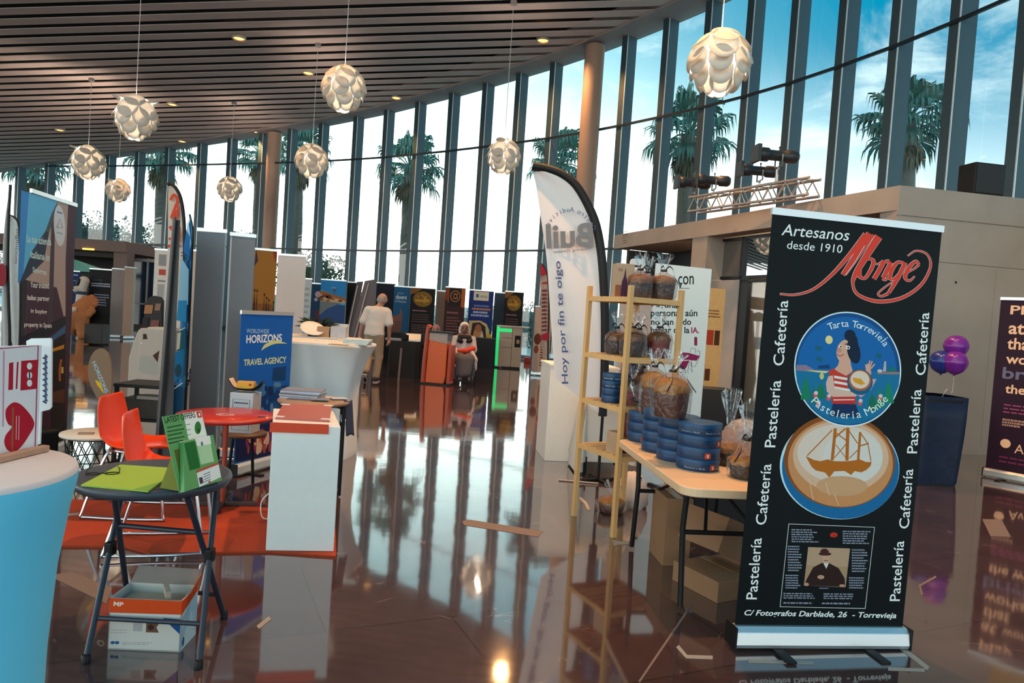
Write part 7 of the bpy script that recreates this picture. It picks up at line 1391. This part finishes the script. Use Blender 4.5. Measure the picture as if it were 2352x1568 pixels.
# far left behind the property banner
def corpo(A): A.smalltext(A.w * .1, A.h * .72, A.w * .95, A.h * .79, 2, 'a9b0c4', .6, 1, 3, True); lines(A, .42, .62, 5, '8a90a8', .25, .98, 3); A.rect(0, A.h - .02, A.w, A.h, 'd0dcdc', 3); A.tx('LIMITED', A.w * .15, A.h * .81, A.w * .6, A.h * .84, '5a6478', 3)
Yk = 21.6; a_, b_ = AT(203, 690, Yk), AT(254, 690, Yk); rollup('black banner with white text lines behind the orange brown plush bear', (a_.x, Yk, 0), (b_.x, Yk, 0), AT(228, 618, Yk).z, flat('07090c'), corpo, feet=False)
Yk = 21.2; a_, b_ = AT(254, 690, Yk), AT(281, 690, Yk); rollup('plain grey banner back right of the black banner with white text', (a_.x, Yk, 0), (b_.x, Yk + .2, 0), AT(268, 617, Yk).z, mat('banner_grey', (.26, .235, .235), .7), None, feet=False)
Yk = 20.9; a_, b_ = AT(284, 690, Yk), AT(293, 690, Yk); rollup('thin tan banner edge with a bright line beside the grey banner back', (a_.x, Yk, 0), (b_.x, Yk + .4, 0), AT(288, 613, Yk).z, mat('banner_edge_tan', (.40, .32, .26), .6), lambda A: A.rect(A.w * .8, 0, A.w, A.h, '9ab4b8', 2), feet=False)
Yk = 23.0; a_, b_ = AT(140, 700, Yk), AT(180, 700, Yk); rollup('dark blue poster banner with white text beside the blue sky banner', (a_.x, Yk, 0), (b_.x, Yk, 0), AT(160, 622, Yk).z, flat('0c2a5e'), lambda A: (A.smalltext(A.w * .1, A.h * .92, A.w * .9, A.h * .95, 1, '9ab0d0', .8, 1, 3, True), A.smalltext(A.w * .2, A.h * .82, A.w * .8, A.h * .85, 1, '5a7ab0', .8, 1, 3, True), A.ell((A.w * .5, A.h * .72), .06, .05, 'c09a5a', 3)), feet=False)
# teal gazebo roof under the beam
Yg = 24.5; Pg = [AT(140, 600, Yg), AT(168, 588, Yg), AT(205, 612, Yg), AT(240, 628, Yg), AT(140, 640, Yg)]
t = thing('gazebo', 'teal pop up gazebo roof under the brown beam at far left', 'gazebo', (Pg[1].x, Yg, 0)); mb = MB(); cxg = Pg[1].x; zg = Pg[1].z; rg = 1.5; ze = 1.75
mb.add([(0, 0, zg - .1)] + [(rg * math.cos(a) * 1.2, rg * math.sin(a) * .7, ze + .2) for a in np.linspace(.785, .785 + 4.7124, 4)], [(0, 1, 2), (0, 2, 3), (0, 3, 4), (0, 4, 1)]); mb.build('roof', mat('gazebo_teal', (.012, .13, .12), .7), t, thick=.01)
for a in np.linspace(.785, .785 + 4.7124, 4): mb = MB(); mb.tube([(rg * math.cos(a) * 1.2, rg * math.sin(a) * .7, 0), (rg * math.cos(a) * 1.2, rg * math.sin(a) * .7, ze + .2)], .02); mb.build('leg', mblk, t)
# black rounded rack with papers
q = AT(352, 760, 12.2); t = thing('leaflet_rack', 'black rack with rounded top and brown cards above the beige cabinet', 'leaflet rack', (q.x, 12.2, 0)); f3 = lambda x, y: (AT(x, y, 12.2).x - q.x, 0, AT(x, y, 12.2).z)
pts = [f3(322, 780), f3(334, 710), f3(337, 690), f3(343, 682), f3(354, 679), f3(366, 682), f3(372, 690), f3(372, 780)]; pts[0] = (pts[0][0], 0, .0); pts[-1] = (pts[-1][0], 0, .0); mb = MB(); mb.prism(pts, (0, .08, 0)); mb.build('rack_frame', mblk, t)
for (a, b, c_, d_, m) in ((331, 700, 352, 720, 'a0704a'), (355, 697, 370, 713, '8a6a58'), (345, 735, 366, 756, '7a4a44'), (326, 728, 342, 750, '2a2024')):
    P = [f3(a + 3, b), f3(c_ + 1, b), f3(c_ - 2, d_), f3(a, d_)]; mb = MB(); mb.prism([(x, -.012, z) for x, y, z in P], (0, .01, 0)); mb.build('card', flat(m), t)
# black crate and dark base at the plush bear
q = FL(240, 790); t = thing('black_box', 'black box on the floor right of the orange brown plush bear', 'box', (q.x, q.y - .35, 0)); mb = MB(); mb.box((0, 0, .28), (.46, .36, .5)); mb.build('box_body', mblk, t, bevel=.01)
q = FL(166, 790); t = thing('blue_bottle', 'blue water bottle crate on the floor in front of the plush bear', 'bottle crate', (q.x, q.y - .1, 0)); mb = MB(); mb.box((0, 0, .12), (.17, .17, .24)); mb.lathe([(.03, .24), (.03, .3), (.02, .31)], 12); mb.build('crate_body', mat('bottle_blue', (.06, .12, .18), .3), t)
# ================================================================== PEOPLE
def nets(f, lo, h):
    """smooth surface of the region f<0 on a regular grid"""
    nx, ny, nz = f.shape; s = f < 0
    c = [f[i:nx - 1 + i, j:ny - 1 + j, k:nz - 1 + k] for i in (0, 1) for j in (0, 1) for k in (0, 1)]
    ins = sum((q < 0).astype(np.int8) for q in c); act = (ins > 0) & (ins < 8); idx = -np.ones(act.shape, np.int64); idx[act] = np.arange(act.sum())
    I, J, K_ = np.nonzero(act); P = np.zeros((len(I), 3)); n = np.zeros(len(I)); off = [(i, j, k) for i in (0, 1) for j in (0, 1) for k in (0, 1)]; vals = [q[act] for q in c]
    for a in range(8):
        for b in range(a + 1, 8):
            d = np.array(off[b]) - np.array(off[a])
            if np.abs(d).sum() != 1: continue
            va, vb = vals[a], vals[b]; m = (va < 0) != (vb < 0); t = np.where(m, va / np.where(va == vb, 1, va - vb), 0)
            P += np.where(m[:, None], np.array(off[a]) + t[:, None] * d, 0); n += m
    P = P / n[:, None] + np.stack([I, J, K_], 1); P = P * h + np.array(lo); F = []
    for ax in range(3):
        sl0 = [slice(1, -1)] * 3; sl0[ax] = slice(0, -1); sl1 = list(sl0); sl1[ax] = slice(1, None)
        A, B = s[tuple(sl0)], s[tuple(sl1)]; e = np.argwhere(A != B); o = [1, 1, 1]; o[ax] = 0; e = e + np.array(o)
        inn_ = s[e[:, 0], e[:, 1], e[:, 2]]; u_, v_ = [(1, 2), (2, 0), (0, 1)][ax]; q = []
        for du, dv in ((-1, -1), (0, -1), (0, 0), (-1, 0)):
            w = e.copy(); w[:, u_] += du; w[:, v_] += dv; q.append(idx[w[:, 0], w[:, 1], w[:, 2]])
        Q = np.stack(q, 1); Q[~inn_] = Q[~inn_][:, ::-1]; F.append(Q[(Q >= 0).all(1)])
    return P, np.concatenate(F)
def body(prims, k=.025, h=.009, grow=0.0, clip=None):
    """union of tapered limbs (p, q, r0, r1[, squash y]) with soft joints"""
    pts = np.array([p for a in prims for p in (a[0], a[1])]); R = max(max(a[2], a[3]) for a in prims) + grow + .05; lo = pts.min(0) - R; hi = pts.max(0) + R; n = np.ceil((hi - lo) / h).astype(int) + 1
    f = np.full(n, 1.0); ax = [lo[i] + h * np.arange(n[i]) for i in range(3)]
    for a in prims:
        p, q, r0, r1 = [np.array(a[0], float), np.array(a[1], float), a[2] + grow, a[3] + grow]; sq = a[4] if len(a) > 4 else 1.0; m = max(r0, r1) + .07; sl = []
        for i in range(3):
            l_ = min(p[i], q[i]) - m; h_ = max(p[i], q[i]) + m; sl.append(slice(max(0, int((l_ - lo[i]) / h)), min(n[i], int((h_ - lo[i]) / h) + 2)))
        X = np.stack(np.meshgrid(ax[0][sl[0]], ax[1][sl[1]], ax[2][sl[2]], indexing='ij'), -1); d = q - p; L2 = max(1e-9, d @ d); S_ = np.array([1, 1 / sq, 1]); t_ = np.clip(((X - p) @ d) / L2, 0, 1); D = np.linalg.norm(((X - p) - t_[..., None] * d) * S_, axis=-1) - (r0 + (r1 - r0) * t_)
        g = f[tuple(sl)]; hh_ = np.clip(.5 + .5 * (g - D) / k, 0, 1); f[tuple(sl)] = g * (1 - hh_) + D * hh_ - k * hh_ * (1 - hh_)
    if clip is not None:
        X = np.stack(np.meshgrid(*ax, indexing='ij'), -1); f = np.maximum(f, clip(X))
    return nets(f, lo, h)
def fig(name, PF, m, parent):
    mb = MB(); mb.v = [tuple(v) for v in PF[0]]; mb.f = [list(q) for q in PF[1]]; mb.m = [0] * len(mb.f); mb.s = [True] * len(mb.f); return mb.build(name, m, parent)
mskin = mat('skin_tan', (.50, .23, .15), .5, var=.12, scale=9); mshirt = mat('shirt_white', (.66, .60, .55), .85, var=.08, scale=14, bump=.25, bscale=16); mkhk = mat('trousers_khaki', (.36, .255, .165), .85, var=.1, scale=12, bump=.25, bscale=14); mhair = mat('hair_grey', (.30, .25, .22), .8, var=.2, scale=60); mshoe = mat('shoe_dark', (.03, .028, .03), .6); msole = mat('shoe_sole', (.55, .5, .46), .7)
def hand(w, d, side, s=1.0):
    """palm, four curled fingers and a thumb below wrist w"""
    w = np.array(w, float); d = np.array(d, float) / np.linalg.norm(d); f = np.array([0, 1.0, 0]); f = f - d * (f @ d); f /= np.linalg.norm(f); x = np.cross(d, f); out = [(w, w + d * .085, .026, .034, 1.0)]
    for i, (o, L) in enumerate(((.030, .07), (.010, .082), (-.010, .076), (-.030, .058))):
        a = w + d * .085 + f * o; b = a + d * L * .55 + x * side * .012; c = b + d * L * .4 + x * side * .026; out += [(a, b, .0125, .0115), (b, c, .0115, .0095)]
    a = w + d * .03 + f * .03; b = a + d * .04 + f * .028; c = b + d * .035 + f * .004; out += [(a, b, .014, .0125), (b, c, .0125, .010)]; return out
# ---- man walking away
Ym = FL(858, 878).y; P0 = FL(862, 878); t = thing('person', 'person in a white T-shirt and khaki trousers walking away past the white counter', 'person', (P0.x, P0.y, 0))
neck, head = (-.015, .05, 1.46), (.02, .095, 1.60)
torso = [((-.075, .0, .93), (-.07, .0, 1.06), .165, .16, .68), ((-.07, .0, 1.06), (-.045, .03, 1.30), .16, .185, .66), ((-.19, .02, 1.385), (.115, .045, 1.37), .075, .075, .95), ((-.045, .03, 1.30), (-.03, .04, 1.42), .14, .07, .7)]
armL = [((-.225, .02, 1.37), (-.305, -.01, 1.13), .058, .045), ((-.305, -.01, 1.13), (-.355, .05, .92), .045, .031)]; armR = [((.15, .045, 1.35), (.205, .02, 1.10), .058, .045), ((.205, .02, 1.10), (.195, .10, .875), .045, .031)]
legR = [((.01, .0, .90), (.02, .07, .49), .098, .066, 1), ((.02, .07, .49), (.0, .03, .10), .062, .042, 1)]; legL = [((-.15, .0, .90), (-.165, -.01, .49), .098, .066, 1), ((-.165, -.01, .49), (-.145, -.27, .20), .062, .042, 1)]
hd = [(neck, (.012, .085, 1.54), .062, .058), ((.02, .085, 1.585), (.022, .105, 1.635), .083, .085, 1.12), ((.022, .12, 1.55), (.022, .14, 1.53), .055, .045), ((.022, .195, 1.60), (.022, .208, 1.578), .014, .018), ((-.066, .09, 1.61), (-.072, .085, 1.575), .016, .012), ((.108, .09, 1.61), (.114, .085, 1.575), .016, .012), ((-.015, .18, 1.615), (.06, .18, 1.615), .014, .014), ((.0, .178, 1.545), (.044, .178, 1.545), .012, .012)]
feet = [((.0, .0, .075), (.0, .15, .045), .036, .032), ((-.145, -.30, .17), (-.158, -.17, .055), .036, .032)]
fig('body', body(torso + armL + armR + legR + legL + hd + feet + hand((-.355, .05, .92), (-.05, .12, -1), 1) + hand((.195, .10, .875), (-.0, .14, -1), -1)), mskin, t)
fig('t_shirt', body(torso[1:] + [((-.075, .0, .945), (-.07, .0, 1.06), .185, .165, .72), ((-.225, .02, 1.37), (-.292, -.005, 1.17), .066, .066), ((.15, .045, 1.35), (.193, .025, 1.155), .066, .066)], .03, .009, .014, lambda X: np.maximum(.905 - X[..., 2] + .012 * np.sin(X[..., 0] * 22), X[..., 2] - 1.462)), mshirt, t)
fig('trousers', body([((-.075, .0, .93), (-.07, .0, .99), .158, .152, .70)] + [((.01, .0, .90), (.02, .07, .49), .102, .078), ((.02, .07, .49), (.0, .03, .12), .076, .062), ((-.15, .0, .90), (-.165, -.01, .49), .102, .078), ((-.165, -.01, .49), (-.148, -.23, .245), .076, .062)], .03, .009, .008, lambda X: np.maximum(.075 - X[..., 2], X[..., 2] - .96)), mkhk, t)
fig('hair', body([((.02, .085, 1.585), (.022, .105, 1.635), .083, .085, 1.12), ((.02, .03, 1.56), (.02, .03, 1.60), .05, .05)], .02, .008, .007, lambda X: np.maximum(np.maximum(X[..., 1] - .115, 1.545 - X[..., 2]), X[..., 2] - 1.665)), mhair, t)
for nm, p, q in (('shoe', (.0, -.01, .07), (.0, .17, .055)), ('shoe', (-.145, -.315, .185), (-.16, -.155, .058))):
    d = Vector(q) - Vector(p); s_ = fig(nm, body([(p, q, .047, .044), (tuple(Vector(p) + d * .5), tuple(Vector(q)), .05, .048)], .02, .008, .0, (lambda X: .016 - X[..., 2])), mshoe, t)
    mb = MB(); dn = Vector((0, d.z, -d.y)).normalized() if abs(d.z) > .05 else Vector((0, 0, -1)); a = Vector(p) - d.normalized() * .04 + dn * .040; b = Vector(q) + d.normalized() * .04 + dn * (.040 if abs(d.z) > .05 else .046)
    if abs(d.z) < .05: a.z = b.z = .009
    else: b.z = max(b.z, .012)
    mb.bar(a, b, .095, .018, up=(-dn)); mb.build('sole', msole, s_, bevel=.006)
# ---- person seated in a wheelchair, facing the camera
q = FL(1043, 880); t = thing('person', 'person with white hair in a white top with a red sash, seated in a wheelchair', 'person', (q.x + .12, q.y + .45, 0), .15)
sit = [((0, .05, .50), (0, .02, .68), .15, .15, .75), ((0, .02, .68), (0, .02, .88), .15, .165, .66), ((-.13, .02, .92), (.13, .02, .92), .07, .07), ((0, .02, .90), (0, .01, 1.00), .08, .05)]
arms = [((-.175, .02, .91), (-.21, -.04, .68), .052, .042), ((-.21, -.04, .68), (-.12, -.24, .60), .042, .03), ((.175, .02, .91), (.21, -.04, .68), .052, .042), ((.21, -.04, .68), (.12, -.24, .60), .042, .03)]
legs = [((-.09, .02, .50), (-.10, -.38, .50), .085, .06), ((-.10, -.38, .50), (-.10, -.42, .14), .058, .04), ((.09, .02, .50), (.10, -.38, .50), .085, .06), ((.10, -.38, .50), (.10, -.42, .14), .058, .04), ((-.10, -.40, .12), (-.10, -.55, .10), .036, .032), ((.10, -.40, .12), (.10, -.55, .10), .036, .032)]
def face(c, r=1.0):
    x, y, z = c; return [((x, y + .02, z - .11), (x, y + .01, z - .04), .05, .055), ((x, y, z), (x, y - .01, z + .05), .078, .08, 1.1), ((x, y - .03, z - .03), (x, y - .045, z - .055), .05, .04), ((x, y - .098, z + .012), (x, y - .112, z - .012), .012, .016), ((x - .08, y, z + .015), (x - .085, y, z - .02), .014, .011), ((x + .08, y, z + .015), (x + .085, y, z - .02), .014, .011), ((x - .03, y - .082, z - .048), (x + .03, y - .082, z - .048), .011, .011)]
def eyes(c, parent):
    for s in (-1, 1): mb = MB(); mb.ball((c[0] + s * .03, c[1] - .083, c[2] + .022), .012, 0, 10, 8); mb.build('eye', mat('eye_dark', (.03, .02, .02), .3), parent)
def hands_fwd(w, s): 
    w = np.array(w); out = [(w, w + [s * .01, -.075, -.01], .026, .032)]
    for i, o in enumerate((-.027, -.009, .009, .027)): a = w + [s * .01 + o, -.08, -.008]; b = a + [0, -.045, -.012]; c = b + [0, -.018, -.025]; out += [(a, b, .0115, .0105), (b, c, .0105, .0095)]
    a = w + [-s * .022, -.03, 0]; out += [(a, a + [-s * .028, -.035, -.005], .012, .010)]; return out
H0 = (-.01, .0, 1.11); mskin2 = mat('skin_brown', (.20, .085, .07), .5, var=.12)
fig('body', body(sit + arms + legs + face(H0) + hands_fwd((-.12, -.24, .60), -1) + hands_fwd((.12, -.24, .60), 1), .025, .009), mskin2, t); eyes(H0, t)
fig('hair', body([((H0[0], .02, 1.13), (H0[0], .015, 1.17), .088, .09, 1.05), ((H0[0] - .08, .03, 1.12), (H0[0] - .085, .03, 1.04), .03, .025), ((H0[0] + .08, .03, 1.12), (H0[0] + .085, .03, 1.06), .03, .02)], .02, .008, .006, lambda X: np.where((X[..., 1] < -.03) & (X[..., 2] < 1.165), .02, -1)), mat('hair_white', (.66, .62, .56), .8, var=.15, scale=50), t)
fig('top', body(sit[:3] + [((0, .02, .90), (0, .01, .97), .09, .07), ((-.175, .02, .91), (-.212, -.04, .69), .06, .056), ((-.21, -.04, .68), (-.14, -.2, .61), .05, .045), ((.175, .02, .91), (.212, -.04, .69), .06, .056), ((.21, -.04, .68), (.14, -.2, .61), .05, .045)], .03, .009, .013, lambda X: X[..., 2] - .965), mat('top_white', (.58, .52, .52), .85, var=.06, bump=.2, bscale=14), t)
fig('drape', body([((.15, -.20, .66), (.22, -.34, .50), .05, .05), ((.22, -.34, .50), (.25, -.36, .30), .05, .02)], .03, .01), mat('top_white', 'ffffff'), t)
fig('sash', body([((-.13, -.22, .655), (.02, -.25, .665), .035, .045), ((.02, -.25, .665), (.18, -.20, .72), .045, .055)], .03, .009), mat('sash_red', (.66, .05, .015), .7), t)
fig('collar', body([((-.10, -.06, .94), (.10, -.06, .94), .032, .032), ((-.11, -.10, .87), (-.07, -.10, .85), .035, .03), ((.12, -.09, .88), (.08, -.1, .86), .03, .03)], .02, .009, .015), mblk, t)
fig('trousers', body(legs[:4] + [((0, .05, .50), (0, .02, .56), .16, .15, .8)], .03, .009, .014, lambda X: np.maximum(.12 - X[..., 2], X[..., 2] - .56)), mat('trousers_grey', (.12, .105, .115), .85), t)
fig('blanket', body([((-.08, -.10, .53), (-.10, -.42, .52), .10, .09), ((.08, -.10, .53), (.10, -.42, .52), .10, .09), ((-.10, -.45, .50), (-.09, -.47, .2), .085, .07), ((.10, -.45, .50), (.07, -.47, .24), .085, .07), ((0, -.45, .50), (0, -.46, .22), .08, .08)], .05, .01, .012), mat('blanket_grey', (.115, .10, .11), .9, var=.1), t)
for s in (-1, 1): fig('shoe', body([((s * .10, -.40, .105), (s * .10, -.56, .085), .045, .042)], .02, .009), mshoe, t)
t = thing('wheelchair', 'wheelchair with dark wheels carrying the white haired person', 'wheelchair', (q.x + .12, q.y + .45, 0), .15); mtyre = mat('tyre', (.02, .02, .022), .7)
mb = MB(); mb.box((0, .02, .40), (.42, .42, .04)); mb.build('seat', mblk, t); mb = MB(); mb.box((0, .22, .66), (.42, .03, .46)); mb.build('backrest', mblk, t)
for s in (-1, 1):
    mb = MB(); mb.tube([(s * .27, .12 + .29 * math.cos(a), .302 + .29 * math.sin(a)) for a in np.linspace(0, 6.2832, 37)], .014, 0, 8, cap=False); w = mb.build('wheel', mtyre, t)
    mb = MB(); [mb.tube([(s * .27, .12, .302), (s * .27, .12 + .28 * math.cos(a), .302 + .28 * math.sin(a))], .003, 0, 5) for a in np.linspace(0, 6.2832, 13)[:-1]]; mb.build('spoke', mchr, w)
    mb = MB(); mb.tube(spl([(s * .23, .24, .95), (s * .23, .22, .9), (s * .23, .21, .42), (s * .23, -.15, .40), (s * .20, -.36, .36), (s * .18, -.44, .09)], 4), .012); mb.build('side_frame', mat('frame_blue', (.08, .14, .22), .35, .6), t)
    mb = MB(); mb.tube([(s * .22, -.30 + .07 * math.cos(a), .075 + .065 * math.sin(a)) for a in np.linspace(0, 6.2832, 19)], .010, 0, 6, cap=False); mb.tube([(s * .22, -.30, .075), (s * .22, -.28, .38)], .01); mb.build('caster', mtyre, t)
    mb = MB(); mb.box((s * .11, -.5, .058), (.16, .18, .012)); mb.build('footrest', mblk, t)
    mb = MB(); mb.box((s * .25, .05, .60), (.04, .3, .03)); mb.tube([(s * .25, .1, .60), (s * .24, .1, .42)], .01); mb.build('armrest', mblk, t)
# ---- person behind the lectern
p = AT(1001, 765, 15.6); t = thing('person', 'bald person whose head shows above the orange lectern', 'person', (p.x, 15.6, 0)); H1 = (0, 0, 1.15 + .0); z_ = AT(1001, 757, 15.6).z; dz = z_ - 1.14; H1 = (0, 0, 1.13 + dz)
up = lambda L, d: [tuple([tuple(np.array(a[0]) + [0, 0, d]), tuple(np.array(a[1]) + [0, 0, d])] + list(a[2:])) for a in L]
fig('body', body(up(sit + arms + legs, 0) + face(H1) + [((0, .02, .95), (0, .02, 1.08 + dz), .06, .055)] + hands_fwd((-.12, -.24, .60), -1) + hands_fwd((.12, -.24, .60), 1), .025, .01), mat('skin_pink', (.33, .15, .12), .5), t); eyes(H1, t)
fig('jacket', body(sit[:3] + [((0, .02, .90), (0, .01, .97), .09, .07), ((-.175, .02, .91), (-.212, -.04, .69), .06, .056), ((-.21, -.04, .68), (-.14, -.2, .61), .05, .045), ((.175, .02, .91), (.212, -.04, .69), .06, .056), ((.21, -.04, .68), (.14, -.2, .61), .05, .045)], .03, .01, .014), mat('jacket_dark', (.03, .02, .024), .85), t)
fig('trousers', body(legs[:4] + [((0, .05, .50), (0, .02, .58), .16, .15, .8)], .03, .01, .014, lambda X: .10 - X[..., 2]), mblk, t); [fig('shoe', body([((s * .10, -.40, .05 + .055), (s * .10, -.56, .085), .048, .045)], .02, .01), mshoe, t) for s in (-1, 1)]
t = thing('plain_chair', 'dark chair of the bald person behind the orange lectern', 'chair', (p.x, 15.6, 0)); mb = MB(); mb.box((0, .03, .385), (.42, .42, .03)); mb.build('seat', mblk, t); mb = MB(); mb.box((0, .24, .62), (.40, .03, .40)); mb.build('backrest', mblk, t)
for sx in (-1, 1):
    for sy in (-1, 1): mb = MB(); mb.tube([(sx * .18, .03 + sy * .18, 0), (sx * .18, .03 + sy * .18, .38)], .014); mb.build('leg', mblk, t)
mb = MB(); mb.box((0, -.5, .025), (.4, .26, .05)); mb.build('foot_bar', mblk, t)
# ---- plush bear and white plush figure, far left
q = FL(178, 777); t = thing('plush_bear', 'large orange brown plush bear leaning forward, pale tag at its waist', 'plush toy', (q.x, q.y, 0)); k = q.y / FPX
sk2 = lambda px, py, y=0: (((px - 178) - (777 - py) * .066) * k, y, (777 - py) * k)
mfz = mat('plush_brown', (.40, .155, .06), .95, var=.25, scale=25, bump=.8, bscale=40)
cost = [(sk2(172, 727), sk2(160, 765), .21, .13), (sk2(188, 727), sk2(190, 765), .21, .13), (sk2(160, 765), (sk2(160, 765)[0], 0, .09), .13, .12), (sk2(190, 765), (sk2(190, 765)[0], 0, .09), .13, .12), ((sk2(160, 765)[0], -.02, .10), (sk2(160, 765)[0], .16, .10), .11, .10), ((sk2(190, 765)[0], -.02, .10), (sk2(190, 765)[0], .16, .10), .11, .10),
    (sk2(178, 722), sk2(188, 703, .15), .27, .24), (sk2(195, 706, .2), sk2(207, 712, .1), .10, .09), (sk2(207, 712, .1), sk2(204, 722, .0), .09, .085), (sk2(172, 708, .2), sk2(157, 724, .1), .10, .085), (sk2(192, 694, .25), sk2(196, 692, .3), .20, .19), (sk2(203, 696, .25), sk2(208, 698, .2), .10, .08), (sk2(183, 684, .25), sk2(183, 683, .25), .06, .06), (sk2(199, 680, .3), sk2(199, 679, .3), .06, .06)]
fig('body', body(cost, .05, .016, 0, lambda X: -X[..., 2]), mfz, t)
a, b = sk2(166, 714, -.25), sk2(190, 711, -.22); mb = MB(); mb.grid(lambda u, v: (a[0] + (b[0] - a[0]) * u, -.275 + .02 * (2 * u - 1) ** 2, a[2] - .03 + (b[2] - a[2]) * u + .13 * v - .02 * u), 4, 2); mb.build('paper_tag', mat('tag_pale', (.6, .48, .40), .7), t, thick=.004)
Yw = q.y + 1.3; c = AT(190, 660, Yw); t = thing('plush_figure', 'tall white plush dog figure with a black ear and dark collar above the plush bear', 'plush toy', (c.x, Yw, 0)); zt_ = AT(192, 634, Yw).z
pl = [((0, 0, .18), (0, 0, .8), .20, .19), ((0, 0, .8), (-.03, 0, zt_ - .45), .19, .13), ((-.03, 0, zt_ - .40), (.03, 0, zt_ - .15), .13, .15), ((-.05, -.05, zt_ - .36), (-.12, -.14, zt_ - .40), .10, .09), ((-.12, 0, .9), (-.25, -.1, .6), .07, .06), ((.12, 0, .9), (.25, -.1, .6), .07, .06)]
fig('body', body(pl, .05, .016, 0, lambda X: -X[..., 2]), mat('plush_white', (.62, .57, .50), .95, bump=.5), t); fig('ear', body([((-.03, -.14, zt_ - .12), (-.07, -.15, zt_ - .26), .05, .045)], .02, .012), mblk, t); fig('nose', body([((-.14, -.2, zt_ - .38), (-.15, -.215, zt_ - .38), .03, .03)], .02, .01), mblk, t)
mb = MB(); mb.lathe([(.16, zt_ - .54), (.175, zt_ - .5), (.155, zt_ - .46)], 24, (-.025, 0, 0), cap=(False, False)); mb.build('collar', mat('collar_navy', (.03, .05, .10), .7), t, thick=.02)
# ================================================================== TAPE ON THE FLOOR
mtp = mat('tape_pale', (.36, .32, .28), .6, var=.1); mtt = mat('tape_tan', (.19, .135, .115), .6, var=.1)
def tape(label, polys, m=None, z=0.0006):
    t = None
    mb = MB()
    for pl in polys:
        P = [FL(x, y) for x, y in pl]; ar = sum(P[i].x * P[(i + 1) % len(P)].y - P[(i + 1) % len(P)].x * P[i].y for i in range(len(P)))
        mb.slab([(p.x, p.y) for p in (P if ar > 0 else P[::-1])], z, z + .0012)
    o = mb.build('floor_tape', m or mtp); tag(o, label, 'floor tape', 'tape marks on the floor'); return o
def strip(pts, w):
    """a bent strip of tape w pixels wide, one outline"""
    P = [np.array(p, float) for p in pts]; A = []; B = []
    for i in range(len(P)):
        d = P[min(i + 1, len(P) - 1)] - P[max(0, i - 1)]; d = d / np.linalg.norm(d); n = np.array([-d[1], d[0]]) * w / 2; A.append(tuple(P[i] + n)); B.append(tuple(P[i] - n))
    return A + B[::-1]
tape('long pale tape strip across the open floor in the middle', [[(1062, 1197), (1076, 1193), (1248, 1220), (1236, 1233), (1066, 1206)]], mtt)
tape('wide tan tape strip on the floor left of the paper carton', [[(112, 1322), (165, 1313), (258, 1350), (244, 1386)]], mtt)
tape('short slanting tape piece on the floor right of the white plinth', [strip([(592, 1441), (620, 1419)], 9)])
tape('bent L tape mark on the floor left of the black banner base', [strip([(1556, 1484), (1577, 1508), (1637, 1510)], 8)])
tape('straight tape strip on the floor just in front of the black banner base', [[(1718, 1514), (1868, 1519), (1868, 1526), (1720, 1522)]])
tape('pointed tape mark on the floor at the right end of the black banner base', [strip([(2070, 1487), (2132, 1536)], 10)])
tape('thin tape strip meeting the pointed mark right of the black banner base', [strip([(2040, 1536), (2124, 1539)], 7)])
tape('pinkish tape square on the floor below the dark purple banner', [[(2256, 1192), (2300, 1193), (2322, 1233), (2275, 1231)]], mtt)
tape('small hooked tape mark on the floor left of the shelf stand', [strip([(1332, 1143), (1345, 1155), (1353, 1172)], 6)])
tape('tape scrap on the floor at the foot of the shelf stand', [[(1406, 1240), (1424, 1243), (1446, 1246), (1444, 1250), (1422, 1251), (1410, 1254)]])
tape('thin pale tape line running up the floor to the tilted cardboard box', [strip([(1468, 1566), (1590, 1386)], 5)], mtt)
tape('short tape strip on the orange carpet beside the left cocktail table', [strip([(136, 1188), (181, 1184)], 5)], z=.0125)
tape('thin bent tape mark on the floor right of the rubbish bin', [strip([(2118, 1366), (2112, 1345), (2150, 1324)], 5)], mtt)
P = FL(1283, 1104); Q = FL(1374, 1112); mb = MB(); mb.tube([(P.x, P.y, .008), (Q.x, Q.y, .008)], .008); o = mb.build('rod', mtp); tag(o, 'thin pale rod lying on the floor in front of the white counter', 'rod')
